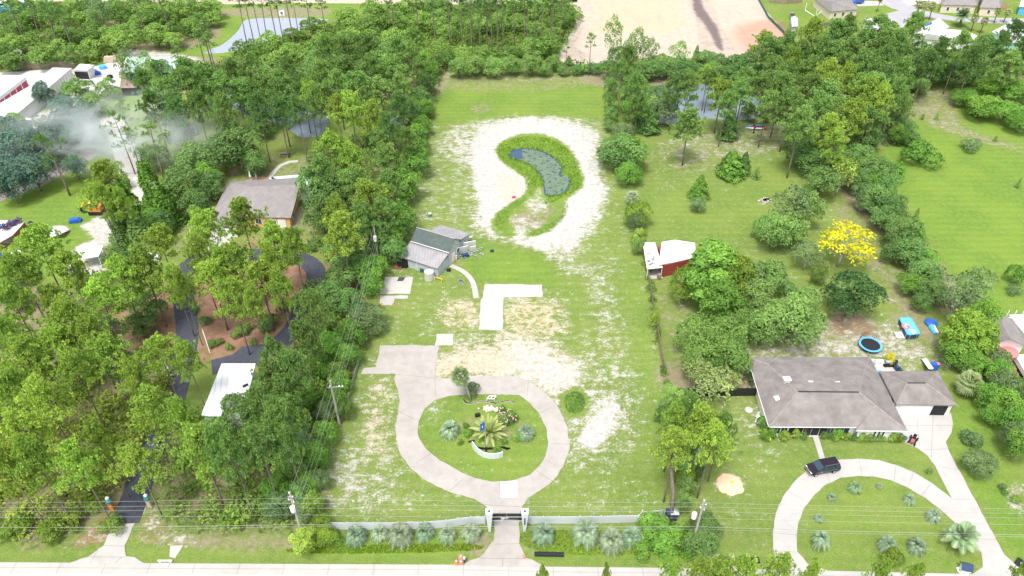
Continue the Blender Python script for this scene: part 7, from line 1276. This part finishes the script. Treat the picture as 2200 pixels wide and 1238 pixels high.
# trailer / boat right edge
a, b_ = P(2178, 785), P(2206, 832); d = (b_ - a).normalized(); rz = atan2(d.y, d.x); c = (a + b_) / 2 + Vector((1.1, .3, 0)); o = thing('boat_trailer', 'long white covered boat on a trailer at the right edge', 'boat', tuple(c)); MB().box((c.x, c.y, 1.15), (6.6, 2.3, .9), rz).build('hull', 'white_paint', o); MB().box((c.x, c.y, 1.68), (6.2, 2.0, .2), rz).build('cover', 'white_roof', o); q = c + Vector((-d.y, d.x, 0)) * -1.0
mb = MB()
for t in (-.5, .5):
    for s_ in (-1, 1): e = c + d * t + Vector((-d.y, d.x, 0)) * s_ * 1.1; mb.tube([e - Vector((-d.y, d.x, 0)) * .12 + Vector((0, 0, .36)), e + Vector((-d.y, d.x, 0)) * .12 + Vector((0, 0, .36))], .36, 14)
mb.build('wheel', 'tyre', o); MB().box((c.x, c.y, .55), (6.8, 1.2, .14), rz).build('trailer_frame', 'galv', o)
# excavator under pines
p = P(208, 462); o = thing('excavator', 'orange yellow digger half hidden by a pine on the left property', 'digger', tuple(p)); MB().box((p.x, p.y, .45), (3.2, .6, .9)).build('track', 'dark', o); MB().box((p.x, p.y + 1.6, .45), (3.2, .6, .9)).build('track', 'dark', o); MB().box((p.x, p.y + .8, 1.4), (2.6, 2.0, 1.1)).build('body', 'orange', o); MB().box((p.x - .2, p.y + .4, 2.4), (1.2, 1.1, 1.2)).build('cab', 'glass', o); MB().box((p.x - .2, p.y + .4, 3.05), (1.35, 1.25, .14)).build('cab_roof', 'yellow', o)
ar = MB(); ar.tube([(p.x - 1, p.y + .8, 1.8), (p.x - 2.2, p.y + .9, 2.8), (p.x - 3.2, p.y + .9, 1.5)], .22, 6); ar.build('arm', 'yellow', o); MB().box((p.x - 3.3, p.y + .9, 1.0), (.8, 1.0, .8), 0, 0, .5).build('bucket', 'dark', o)
# left pool deck, swing frame, tent, clutter
H13 = house('pool_terrace', 'raised white pool terrace with brick red side wall at the left edge', 'terrace', (20, 500)); tq = [(-40, 545), (27, 506), (53, 478), (30, 474), (-40, 474)]; MB().prism([tuple(P(x, y, 1.6)[:2]) for x, y in tq], -.1, 1.55).build('side_wall', 'brick', H13); MB().prism([tuple(P(x, y, 1.6)[:2]) for x, y in tq], 1.55, 1.66).build('deck', 'line', H13)
MB().prism([tuple(P(x, y, 1.6)[:2]) for x, y in [(-40, 500), (-5, 500), (13, 487), (0, 481), (-40, 481)]], 1.6, 1.70).build('pool_water', 'pool_water', H13)
for i, (x, y) in enumerate(((12, 493), (24, 486), (38, 480))):
    p = P(x, y, 1.66); o = thing('deck_plant', ('left', 'middle', 'right')[i] + 'most purple leaved pot on the white pool terrace', 'pot plant', tuple(p)); MB().lathe(tuple(p), [(.3, 0), (.4, .5)], 10).build('pot', 'tan', o); mb = MB(); rs = random.Random(i); [mb.box((p.x + rs.gauss(0, .45), p.y + rs.gauss(0, .45), p.z + .8 + rs.gauss(0, .25)), (.35, .25, .1), rs.uniform(0, 3), rs.uniform(-1, 1)) for k in range(50)]; mb.build('foliage', 'purple', o)
o = thing('swing_frame', 'green metal swing set frame beside the pool terrace', 'swing set', tuple(P(30, 520))); mb = MB()
for (a_, b_) in (((8, 522, 2.2), (50, 506, 2.2)), ((24, 512, 2.2), (30, 523, 0)), ((24, 512, 2.2), (8, 522, 2.2)), ((50, 506, 2.2), (58, 520, 0)), ((50, 506, 2.2), (38, 521, 2.2)), ((38, 521, 2.2), (45, 533, 0)), ((8, 522, 2.2), (15, 535, 0)), ((8, 522, 2.2), (38, 521, 2.2))): mb.tube([P(*a_), P(*b_)], .07, 5)
mb.build('frame', 'green_wall', o); o = thing('canopy_tent', 'low white canopy sheet on the lawn right of the pool terrace', 'canopy', tuple(P(125, 497))); roof(dict(a=(104, 506, .5), b=(112, 490, 1.2), c=(138, 486, .7), d=(149, 494, .5), e=(130, 503, 1.4), f=(112, 510, .3)), [('a', 'f', 'e', 'b'), ('b', 'e', 'd', 'c')], 'line', o, .08, 'sheet'); mb = MB(); [mb.tube([P(x, y, .5), P(x, y, 0)], .05, 4) for x, y in ((106, 505), (147, 494), (138, 487))]; mb.build('pole', 'galv', o)
H14 = house('white_carport', 'white flat roofed carport among the lime pines', 'carport', (190, 560)); roof(dict(a=(165, 558, 2.6), b=(212, 550, 2.6), c=(222, 528, 2.6), d=(180, 524, 2.6), e=(166, 532, 2.6)), [('a', 'b', 'c', 'd', 'e')], 'white_roof', H14, .2); [MB().box((*P(x, y, 2.6)[:2], 1.25), (.15, .15, 2.4)).build('post', 'white_paint', H14) for x, y in ((168, 556), (210, 549), (219, 530), (181, 526))]
for (x, y, s_, m_, lb, c_) in ((69, 488, (.8, .8, 1.3), 'navy', 'dark bin on the grass by the pool terrace', 'bin'), (163, 477, (2.4, 1.2, .8), 'blue', 'blue and white covered item on the left lawn', 'bundle'), (32, 546, (2.5, 1.0, .5), 'white_paint', 'white clutter heap below the swing frame', 'heap'), (5, 556, (3, 1.6, 1), 'navy', 'dark covered pile at the left edge', 'pile'), (318, 560, (4.6, 1.8, 1.5), 'white_paint', 'white van roof half hidden in the lime pines', 'van'), (302, 395, (3.8, 1.8, 1.4), 'white_paint', 'white trailer behind the vine column', 'trailer'), (320, 388, (3.2, 1.6, 1.4), 'galv', 'grey trailer behind the vine column', 'trailer'), (27, 262, (2.0, 1.5, 1.3), 'navy', 'dark tank beside the storage block', 'tank'), (47, 252, (3.8, 1.6, 1.3), 'navy', 'dark vehicle parked against the storage block', 'vehicle'), (132, 190, (4.2, 1.8, 1.4), 'navy', 'dark vehicle under the tree by the storage block', 'vehicle'), (237, 168, (1.6, 1.0, .9), 'dark', 'small dark cart on the pale yard', 'cart')):
    p = P(x, y); o = thing(c_, lb, c_, tuple(p)); MB().box((p.x, p.y, s_[2] * .45), (s_[0], s_[1], s_[2] * .7), .25).build('body', m_, o); MB().box((p.x, p.y, s_[2] * .9), (s_[0] * .7, s_[1] * .9, s_[2] * .35), .25).build('top', m_, o)
    if c_ in ('van', 'trailer', 'vehicle', 'cart'):
        mb = MB(); [mb.tube([(p.x + dx * s_[0] - .1, p.y + dy * s_[1] - .1, .3), (p.x + dx * s_[0] + .1 * 0 - .1, p.y + dy * s_[1] + .1, .3)], .3, 12) for dx in (-.32, .32) for dy in (-.45, .45)]; mb.build('wheel', 'tyre', o)
p = P(50, 266); o = thing('motor_boat', 'white motor boat parked under trees beside the storage block', 'boat', tuple(p)); vs = []
for x_, hw, zb in ((-3, 1.0, .5), (-1, 1.1, .45), (1.2, .9, .5), (3.2, .05, 1.0)): vs += [(p.x + x_, p.y - hw, 1.3), (p.x + x_, p.y, zb), (p.x + x_, p.y + hw, 1.3)]
MB().add(vs, [(3 * i + k, 3 * i + k + 1, 3 * i + 4 + k, 3 * i + 3 + k) for i in range(3) for k in range(2)] + [(3 * i + 2, 3 * i, 3 * i + 3, 3 * i + 5) for i in range(3)] + [(0, 1, 2)]).build('hull', 'white_paint', o); MB().box((p.x - .5, p.y, 1.6), (1.6, 1.4, .6)).build('windscreen', 'glass', o); MB().box((p.x, p.y, .35), (5.5, .5, .3)).build('trailer', 'galv', o)
p = P(1762, 108); o = thing('motor_boat', 'white boat with blue stripe under the pines by the building site', 'boat', tuple(p)); vs = []
for t, hw, zb in ((-3.4, 1.2, .5), (-1, 1.3, .45), (1.4, 1.0, .5), (3.6, .05, 1.0)):
    cx_, cy_ = p.x + t * .75, p.y - t * .66; vs += [(cx_ - hw * .66, cy_ - hw * .75, 1.6), (cx_, cy_, zb), (cx_ + hw * .66, cy_ + hw * .75, 1.6)]
MB().add(vs, [(3 * i + k, 3 * i + k + 1, 3 * i + 4 + k, 3 * i + 3 + k) for i in range(3) for k in range(2)] + [(3 * i + 2, 3 * i, 3 * i + 3, 3 * i + 5) for i in range(3)] + [(0, 1, 2)]).build('hull', 'white_paint', o); MB().box((p.x, p.y, 1.9), (2.0, 1.6, .7), -.7).build('cabin', 'light_blue', o)
MBx = MB()
for i in range(3):
    for j in range(3): q = P(14 + i * 11, 34 - i * 2.5); MBx.box((q.x, q.y, .7 + j * 1.3), (6.5, 4.2, 1.2), .12)
tag(MBx.build('pipe_stack', 'light_blue'), 'tall stack of blue wrapped material at the top left corner', 'stack'); q = P(36, 30); tag(MB().box((q.x - 2, q.y, 4.3), (13, 3.6, .2), .12).build('white_sheet', 'white_paint'), 'white sheet covering the blue stack at the top left', 'sheet')
p = P(606, 34); o = thing('pond_sign', 'small white round sign standing behind the far pond', 'sign', tuple(p)); MB().box((p.x, p.y, 1.0), (2.0, .1, 2.0), .1).build('board', 'white_paint', o); MB().lathe((p.x, p.y - .1, .8), [(.35, 0), (.35, .5)], 10).build('mark', 'navy', o)
for (x, y, m_, lb) in ((1222, 4, 'orange', 'orange digger at the left of the building site road'), (1230, 3, 'navy', 'dark machine beside the orange digger'), (1181, 33, 'orange', 'small orange machine seen between the tall pines')):
    p = P(x, y); o = thing('site_machine', lb, 'machine', tuple(p)); MB().box((p.x, p.y, .6), (3.4, 2.0, .7)).build('track', 'dark', o); MB().box((p.x, p.y, 1.5), (2.6, 1.8, 1.2)).build('body', m_, o); MB().box((p.x + .3, p.y, 2.5), (1.2, 1.2, .9)).build('cab', 'glass', o)
# ------------------------------------------------------------------ cars
def car(label, loc, rz, m, L_=5.2, W_=2.0, Hh=1.85, suv=True, name='car', detail=True):
    o = thing(name, label, 'car', (0, 0, 0)); hl = L_ / 2; hw = W_ / 2; vs = []
    prof = [(-hl, .45), (-hl, .95), (-hl + .15, 1.08), (-.5 * hl * .1 - 1.0, 1.12) if False else (-hl + 1.35, 1.15), (hl - .05, 1.12), (hl, .9), (hl, .45)]     # nose at -x
    n = len(prof)
    for y_, s_ in ((-hw, 1), (-hw * .97, 1), (hw * .97, 1), (hw, 1)): pass
    ys = [(-hw * .96, .0), (-hw, .12), (hw, .12), (hw * .96, .0)]
    lower = MB(); ring = []
    for x_, z_ in prof: ring.append((x_, z_))
    for sy in (-1, 1):
        for x_, z_ in ring: vs.append((x_ + (0.12 if x_ <= -hl + .01 else 0), sy * hw * (.9 if x_ <= -hl + .01 else 1), z_))
    lower.add(vs, [tuple(range(n)), tuple(range(2 * n - 1, n - 1, -1))] + [(i, (i + 1) % n, n + (i + 1) % n, n + i) for i in range(n)])
    bd = lower.build('body', m, o); bv = bd.modifiers.new('bevel', 'BEVEL'); bv.width = .12; bv.segments = 3
    x0, x1, x2, x3 = -hl + 1.3, -hl + 2.15, hl - .35, hl - .06
    cab = [(x0, 1.12), (x1, Hh), (x2, Hh), (x3, 1.12)]; tw = .80; vs = []
    for sy in (-1, 1):
        for i, (x_, z_) in enumerate(cab): vs.append((x_, sy * hw * (.95 if z_ < 1.3 else tw), z_))
    gl_ = MB().add(vs, [(0, 1, 2, 3), (7, 6, 5, 4), (0, 1, 5, 4), (2, 3, 7, 6), (0, 3, 7, 4), (1, 2, 6, 5)]).build('windows', 'car_glass', o)
    rf = MB(); rf.box(((x1 + x2) / 2, 0, Hh + .02), (x2 - x1 + .12, W_ * tw + .06, .09)); r_ = rf.build('roof', m, o); bv = r_.modifiers.new('bevel', 'BEVEL'); bv.width = .035; bv.segments = 2
    pl_ = MB()
    for sy in (-1, 1):
        for xa, xb in ((x0, x1), (x1 + (x2 - x1) * .38, x1 + (x2 - x1) * .36), (x1 + (x2 - x1) * .72, x1 + (x2 - x1) * .72), (x3, x2)): pl_.tube([(xa, sy * hw * .955, 1.13), (xb, sy * hw * (tw + .015), Hh)], .05, 4)
    pl_.build('pillars', m, o)
    for x_ in (-hl + .95, hl - 1.05):
        for sy in (-1, 1):
            wl = MB(); wl.tube([(x_, sy * (hw - .22), .38), (x_, sy * (hw + .02), .38)], .38, 18); wo = wl.build('wheel', 'tyre', o); rm = MB(); rm.tube([(x_, sy * (hw - .02), .38), (x_, sy * (hw + .04), .38)], .25, 10); rm.build('rim', 'chrome', wo)
    if detail:
        for sy in (-1, 1):
            MB().box((-hl + .12, sy * hw * .68, .86), (.16, .42, .18)).build('headlight', 'white_paint', o); MB().box((hl + .005, sy * hw * .84, .98), (.06, .22, .34)).build('tail_light', 'red', o); MB().box((x0 + .35, sy * (hw + .12), 1.2), (.18, .24, .2)).build('mirror', 'chrome', o)
            MB().box(((x1 + x2) / 2, sy * hw * .74, Hh + .13), (x2 - x1 - .2, .05, .06)).build('roof_rail', 'chrome', o)
        MB().box((-hl + .02, 0, .82), (.12, .9, .28)).build('grille', 'chrome', o); MB().box((-hl + .0, 0, .5), (.18, W_ * .82, .14)).build('bumper', 'chrome', o); MB().box((hl, 0, .5), (.14, W_ * .9, .2)).build('bumper', m, o)
        mb = MB(); [mb.box((0.1, sy * (hw + .008), 1.02), (L_ - 1.4, .02, .04)) for sy in (-1, 1)]; mb.build('trim_strip', 'chrome', o)
    o.location = loc; o.rotation_euler = (0, 0, rz); return o
fw, rw = P(1754, 1026), P(1791, 1019); d = rw - fw; rz = atan2(d.y, d.x); nn = Vector((-sin(rz), cos(rz), 0)); c = (fw + rw) / 2 + nn * 1.0; sc_ = d.length / 3.2
o = car('large black sport utility vehicle parked on the circular white drive', (c.x, c.y, .07), rz, 'car_paint', 5.3, 2.05, 1.9, name='parked_car'); o.scale = (max(.9, sc_),) * 3
car('dark blue car in the driveway of the cream bungalow', tuple(P(1841, 8, .06)), .2, 'blue', 4.6, 1.85, 1.5, name='parked_car', detail=False); car('white sedan parked on the pale drive beyond the street', tuple(P(1982, 4, .06)), .05, 'white_paint', 5.2, 1.9, 1.5, name='parked_car', detail=False)
p = P(1960, 949); o = thing('riding_mower', 'small red and black riding mower on the white drive', 'mower', (0, 0, 0)); MB().box((0, 0, .35), (1.1, 1.0, .22)).build('mower_deck', 'dark', o); b1 = MB().box((-.55, 0, .62), (.8, .5, .38)).build('hood', 'brick', o); MB().box((.35, 0, .72), (.4, .45, .12)).build('seat', 'dark', o); MB().box((.55, 0, .98), (.1, .45, .45)).build('seat_back', 'dark', o); MB().tube([(-.15, 0, .7), (.02, 0, 1.0)], .03, 5).build('steering_column', 'dark', o)
for x_, s_, r_ in ((-.75, 1, .2), (-.75, -1, .2), (.55, 1, .29), (.55, -1, .29)): MB().tube([(x_, s_ * .36, r_ + .07), (x_, s_ * .58, r_ + .07)], r_, 12).build('wheel', 'tyre', o)
o.location = (p.x, p.y, 0); o.rotation_euler = (0, 0, .9)
p = P(1941, 948); o = thing('planter', 'clay pot at the right corner of the big house', 'pot', tuple(p)); MB().lathe(tuple(p), [(.2, 0), (.32, .5), (.3, .55)], 12).build('pot', 'tan', o); MB().lathe((p.x, p.y, .55), [(.25, 0), (.38, .3), (.1, .6)], 8).build('foliage', 'green_wall', o)
# ------------------------------------------------------------------ utility poles and lines
def pole_(base, toph, label, top=None):
    b_ = Vector(base); t = Vector(top) if top is not None else b_ + Vector((0, 0, toph)); o = thing('utility_pole', label, 'utility pole', tuple(b_)); MB().tube([b_ - Vector((0, 0, .2)), t], [.2, .13], 9).build('pole', 'pole', o); return o, t
YL = P(622, 1058, 11).y; XL = P(622, 1058, 11).x
oL, tL = pole_((XL, YL, 0), 11, 'roadside utility pole with transformer in the lime bush on the left'); YR = P(1513, 1075, 11).y; XR = P(1513, 1075, 11).x; oR, tR = pole_((XR, YR, 0), 11, 'roadside utility pole with white transformer on the right')
for o, X, Y, s_ in ((oL, XL, YL, 1), (oR, XR, YR, -1)):
    mb = MB(); mb.lathe((X - .45 * s_ * -1 if s_ < 0 else X - .0, Y - .45, 7.6 if s_ > 0 else 7.9), [(.2, 0), (.34, .06), (.34, .95), (.2, 1.05)], 12); mb.v = [(x + (0 if s_ > 0 else -.5), y, z) for x, y, z in mb.v]; mb.build('transformer', 'white_paint', o)
    mb = MB(); [mb.lathe((X + dx, Y - .15, z), [(.05, 0), (.1, .08), (.05, .3)], 8) for dx, z in ((0, 11.0), (.3, 10.2), (-.3, 9.6), (.25, 9.1))]; mb.build('insulator', 'white_paint', o)
    mb = MB(); [mb.box((X, Y - .1, z), (.7, .1, .1)) for z in (10.2, 9.6)]; mb.build('bracket', 'galv', o)
p2t = P(709, 818, 10); o2, t2 = pole_((p2t.x, p2t.y, 0), 10, 'utility pole with small crossarm in the middle of the tree strip'); MB().box((p2t.x + .6, p2t.y, 8.6), (2.4, .14, .14), .1).build('crossarm', 'galv', o2); mb = MB(); [mb.lathe((p2t.x + dx, p2t.y, 8.7), [(.06, 0), (.13, .1), (.06, .3)], 8) for dx in (1.7, 1.2, -.2)]; mb.build('insulator', 'white_paint', o2)
p3t = P(803, 488, 10); o3, t3 = pole_((p3t.x, p3t.y, 0), 10, 'utility pole with white transformer among the trees above the workshop'); mb = MB().lathe((p3t.x, p3t.y - .4, 7.0), [(.2, 0), (.36, .06), (.36, 1.1), (.2, 1.2)], 12); mb.build('transformer', 'white_paint', o3)
def wire(pts, label, r=.016, sag=0.25):
    mb = MB(); path = []
    for a, b_ in zip(pts, pts[1:]):
        for k in range(8): t = k / 8; path.append(a.lerp(b_, t) - Vector((0, 0, sag * 4 * t * (1 - t))))
    path.append(pts[-1]); mb.tube(path, r, 4); o = mb.build('power_line', 'wire'); tag(o, label, 'power line', 'lines strung between the utility poles')
WL = [(1079, 1070, 1080, 1092, 'highest line of the roadside wires'), (1089.5, 1081, 1089, 1102, 'second highest roadside wire'), (1098, 1091, 1099, 1112, 'third roadside wire from the top'), (1110, 1106, 1113, 1126, 'lone roadside wire midway down the poles'), (1132, 1127, 1131.5, 1148, 'thick pale lower roadside cable'), (1140, 1131, 1137, 1152, 'lowest of the roadside cables')]
for i, (a0, a1, a2, a3, lb) in enumerate(WL):
    ml = PY(622, a1, YL); mr_ = PY(1512, a2, YR); ml.x = XL; mr_.x = XR
    l0 = PY(-150, a0 + (a0 - a1) * .25, YL + 1.0); r0 = PY(2350, a3 + (a3 - a2) * .2, YR - .8); wire([l0, ml, mr_, r0], lb, .028 if i == 4 else .017)
for i, (dx, z1, z2, z3, lb) in enumerate(((-.3, 10.8, 9.9, 9.6, 'left wire of the line running up the tree strip'), (.3, 8.5, 8.6, 8.2, 'middle wire of the line running up the tree strip'), (.6, 7.5, 8.0, 7.6, 'right wire of the line running up the tree strip'), (.9, 6.2, 7.0, 6.6, 'lowest cable of the line running up the tree strip'))):
    wire([Vector((XL + dx * .3, YL, z1)), Vector((p2t.x + dx, p2t.y, z2)), Vector((p3t.x + dx * .5, p3t.y, z3))], lb, .018, .5)
p = P(1275, 1114); 
# ------------------------------------------------------------------ drifting smoke over the left rear
m = bpy.data.materials.new('smoke_mat'); m.use_nodes = True; n = m.node_tree.nodes; l = m.node_tree.links; n.remove(n['Principled BSDF'])
pv = n.new('ShaderNodeVolumePrincipled'); pv.inputs['Color'].default_value = (.90, .96, 1.0, 1); pv.inputs['Anisotropy'].default_value = 0.0
tc = n.new('ShaderNodeTexCoord'); nz = n.new('ShaderNodeTexNoise'); nz.inputs['Scale'].default_value = .10; nz.inputs['Detail'].default_value = 6; nz.inputs['Distortion'].default_value = 1.2
mp = n.new('ShaderNodeMapping'); mp.inputs['Scale'].default_value = (1, 1, 1.6); l.new(tc.outputs['Object'], mp.inputs['Vector']); l.new(mp.outputs['Vector'], nz.inputs['Vector'])
sm_ = P(255, 285, 8); sx, sy_, sz_ = 34.0, 20.0, 9.0
sp = n.new('ShaderNodeMapping'); sp.inputs['Scale'].default_value = (1 / sx, 1 / sy_, 1 / sz_); l.new(tc.outputs['Object'], sp.inputs['Vector']); ln = n.new('ShaderNodeVectorMath'); ln.operation = 'LENGTH'; l.new(sp.outputs['Vector'], ln.inputs[0])
fo = n.new('ShaderNodeMapRange'); fo.interpolation_type = 'SMOOTHSTEP'; l.new(ln.outputs['Value'], fo.inputs['Value']); fo.inputs['From Min'].default_value = .1; fo.inputs['From Max'].default_value = 1.0; fo.inputs['To Min'].default_value = 1; fo.inputs['To Max'].default_value = 0
nr = n.new('ShaderNodeMapRange'); l.new(nz.outputs['Fac'], nr.inputs['Value']); nr.inputs['From Min'].default_value = .44; nr.inputs['From Max'].default_value = .66
mu = n.new('ShaderNodeMath'); mu.operation = 'MULTIPLY'; l.new(fo.outputs['Result'], mu.inputs[0]); l.new(nr.outputs['Result'], mu.inputs[1]); m3 = n.new('ShaderNodeMath'); m3.operation = 'MULTIPLY'; l.new(mu.outputs[0], m3.inputs[0]); m3.inputs[1].default_value = .17
l.new(m3.outputs[0], pv.inputs['Density']); l.new(pv.outputs[0], n['Material Output'].inputs['Volume']); M['smoke'] = m
prof_ = [(max(.02, cos(t)) , sin(t)) for t in np.linspace(-pi / 2, pi / 2, 13)]
mb = MB().lathe((0, 0, 0), prof_, 24); mb.v = [(x * sx, y * sy_, z * sz_) for x, y, z in mb.v]; so_ = mb.build('smoke', 'smoke'); so_.location = (sm_.x, sm_.y, 8.3); tag(so_, 'thin bluish smoke drifting over the trees beside the storage yard', 'smoke', kind='stuff')
# ------------------------------------------------------------------ each plant's own label, from where it stands
ZONES = [((-99, 880, 260, 1300), 'left of the asphalt drive mouth'), ((260, 960, 480, 1300), 'right of the asphalt drive mouth'), ((480, 1020, 660, 1300), 'just left of the roadside utility pole'), ((640, 1040, 760, 1300), 'around the roadside utility pole on the left'),
 ((480, 880, 640, 1020), 'in front of the white metal barn'), ((380, 860, 480, 960), 'at the near end of the white metal barn'), ((630, 860, 800, 1040), 'below the crossarm pole in the tree strip'), ((630, 700, 800, 860), 'above the crossarm pole in the tree strip'), ((490, 740, 640, 880), 'covering the right side of the white metal barn'),
 ((640, 560, 830, 700), 'around the short wooden fence left of the slabs'), ((400, 620, 640, 770), 'inside the asphalt loop'), ((400, 430, 660, 620), 'between the tan house and the asphalt loop'), ((-99, 760, 130, 880), 'at the left edge below the mown clearing'), ((130, 740, 260, 880), 'in the pine grove left of the drive'), ((260, 740, 420, 960), 'beside the middle of the asphalt drive'),
 ((-99, 620, 130, 760), 'at the left edge beside the mown clearing'), ((130, 620, 260, 740), 'below the white carport'), ((260, 600, 420, 740), 'left of the asphalt loop'), ((-99, 480, 130, 620), 'below the white pool terrace'), ((130, 500, 280, 620), 'around the white carport'), ((280, 500, 420, 620), 'left of the concrete parking pad'), ((230, 380, 330, 500), 'right of the orange digger'), ((330, 300, 480, 500), 'left of the tan house'), ((480, 290, 620, 380), 'behind the tan house'),
 ((-99, 230, 130, 430), 'beside the dirt track at the left edge'), ((130, 180, 300, 420), 'around the drifting smoke'), ((60, 180, 130, 230), 'against the long storage block'), ((200, 110, 350, 200), 'in front of the green barn'), ((-99, -99, 150, 145), 'in the wood behind the storage blocks'), ((150, -99, 330, 140), 'in the wood behind the open tool shed'), ((330, -99, 475, 145), 'in the wood beside the far pond'),
 ((475, -99, 700, 60), 'standing before the far pond water'), ((475, 60, 640, 145), 'in the wood just below the far pond'), ((640, 40, 800, 145), 'in the wood right of the far pond'), ((800, -99, 960, 100), 'in the top centre wood'), ((960, -99, 1100, 100), 'in the tall pine stand at the top centre'), ((1100, -99, 1240, 120), 'in the tall pines left of the building site'), ((940, 100, 1240, 170), 'along the back edge of the pond field'),
 ((300, 140, 470, 300), 'in the pine belt right of the green barn'), ((470, 140, 620, 290), 'around the left pond in the pines'), ((620, 140, 720, 290), 'right of the left pond in the pines'), ((720, 140, 830, 290), 'left of the little teal roofed cabin'), ((830, 90, 950, 250), 'at the corner of the belt by the dead tree'), ((830, 250, 960, 350), 'below the little teal roofed cabin'),
 ((660, 290, 830, 400), 'above the swimming pool trees'), ((660, 400, 770, 560), 'right of the tan house'), ((770, 350, 920, 450), 'left of the white sand ring'), ((770, 450, 920, 560), 'around the pole left of the workshop'), ((620, 560, 660, 620), 'right of the asphalt loop'),
 ((940, 860, 1160, 980), 'in the round island bed'), ((940, 800, 1040, 860), 'at the top of the round island'), ((1240, 60, 1480, 170), 'at the lower left of the building site'), ((1480, 60, 1640, 170), 'at the lower right of the building site'), ((1290, 110, 1350, 320), 'along the upper right edge of the pond field'), ((1350, 160, 1480, 310), 'left of the right hand pond'), ((1480, 160, 1620, 310), 'in front of the right hand pond'), ((1290, 310, 1420, 420), 'right of the white sand ring'), ((1340, 420, 1420, 560), 'on the lot line above the white roofed shed'), ((1420, 310, 1640, 470), 'on the lawn below the right hand pond'),
 ((1640, -99, 1730, 150), 'at the right tip of the building site'), ((1730, -99, 1820, 150), 'below the cream bungalow'), ((1820, -99, 1940, 150), 'below the far street'), ((1940, -99, 2060, 175), 'around the white roofed far house'), ((2060, -99, 2300, 175), 'below the mint green house'), ((1620, 150, 1720, 350), 'right of the right hand pond'), ((1720, 150, 1830, 330), 'in the big pine clump left of the meadow'), ((1830, 150, 2000, 320), 'at the top left corner of the green meadow'), ((2000, 170, 2300, 290), 'in the thicket at the top right of the meadow'), ((1900, 300, 2300, 480), 'standing in the open green meadow'),
 ((1730, 330, 1830, 410), 'at the top of the diagonal tree line'), ((1830, 320, 1900, 440), 'in the upper diagonal tree line'), ((1870, 400, 1960, 520), 'in the middle diagonal tree line'), ((1900, 520, 2020, 680), 'in the lower diagonal tree line'), ((1620, 420, 1780, 530), 'behind the golden yellow tree'), ((1690, 520, 1890, 620), 'around the golden yellow tree'), ((1420, 500, 1600, 690), 'beside the white roofed red shed'), ((1600, 570, 1780, 740), 'between the red shed and the trampoline'), ((1780, 580, 1900, 720), 'above the trampoline'), ((1440, 690, 1640, 870), 'above the black fence'), ((1390, 600, 1440, 760), 'on the wooden lot fence'),
 ((1400, 830, 1600, 1000), 'in the roadside pine clump on the right'), ((1400, 1000, 1560, 1100), 'in the strip below the roadside pine clump'), ((1330, 1100, 1560, 1210), 'by the right hand roadside pole'), ((1600, 880, 1740, 960), 'before the left front of the big house'), ((1740, 900, 1960, 960), 'before the right front of the big house'), ((1700, 1020, 2110, 1225), 'inside the drive oval'), ((2020, 590, 2130, 800), 'right of the collapsed blue inflatable'), ((2090, 800, 2300, 1000), 'down the right edge below the pink parasol'), ((2040, 920, 2300, 1120), 'on the grass right of the wide drive'), ((2130, 560, 2300, 680), 'at the right edge of the green meadow'), ((1100, 1225, 1640, 1400), 'poking up at the bottom edge left of the drive oval'), ((1640, 1225, 2400, 1400), 'poking up at the bottom edge below the drive oval'), ((1560, 940, 2000, 1030), 'on the lawn between house and drive oval')]
ORD = ['', 'leftmost', 'second', 'third', 'fourth', 'fifth', 'sixth', 'seventh', 'eighth', 'ninth', 'tenth', 'eleventh', 'twelfth', 'thirteenth', 'fourteenth', 'fifteenth', 'sixteenth', 'seventeenth', 'eighteenth', 'nineteenth', 'twentieth']
from collections import defaultdict
grp = defaultdict(list); zg = defaultdict(list)
for r in PL:
    z = next((zz for (x0, y0, x1, y1), zz in ZONES if x0 <= r[3] <= x1 and y0 <= r[4] <= y1), None)
    if z is None: z = 'left of the open field' if r[3] < 1000 else 'on the right hand side lawns'
    zg[(r[1], z)].append(r)
    if not r[0].get('label'): grp[(r[1], r[2], z)].append(r)
def words(s): return len(s.split())
for (ph, tn, z), rs_ in grp.items():
    rs_.sort(key=lambda r: r[3])
    half = len(rs_) > 5
    if half:
        ym = sorted(r[4] for r in rs_)[len(rs_) // 2]; sets = [('nearer', [r for r in rs_ if r[4] >= ym]), ('farther', [r for r in rs_ if r[4] < ym])]
    else: sets = [('', rs_)]
    for nm_, st in sets:
        for i, r in enumerate(st):
            if len(st) == 1: s = f'{tn} {ph} {z}' + (f', the {nm_} one' if nm_ else '')
            elif i == 0: s = f'leftmost {nm_} {tn} {ph} {z}'
            elif i == len(st) - 1: s = f'rightmost {nm_} {tn} {ph} {z}'
            else: s = f'{ORD[min(i + 1, 20)]} {nm_} {tn} {ph} from left, {z}'
            s = ' '.join(s.split())
            if words(s) > 16: s = s.replace('open branched ', 'open ').replace('round leafy ', 'leafy ').replace('tall leafy ', 'leafy ')
            if words(s) > 16: s = ' '.join(w for w in s.split() if w not in ('the',))
            r[0]['label'] = s
for (ph, z), rs_ in zg.items():
    if len(rs_) > 1:
        for r in rs_: r[0]['group'] = f'{ph}s {z}'
for r in PL:
    if not r[0].get('category'): r[0]['category'] = 'tree'
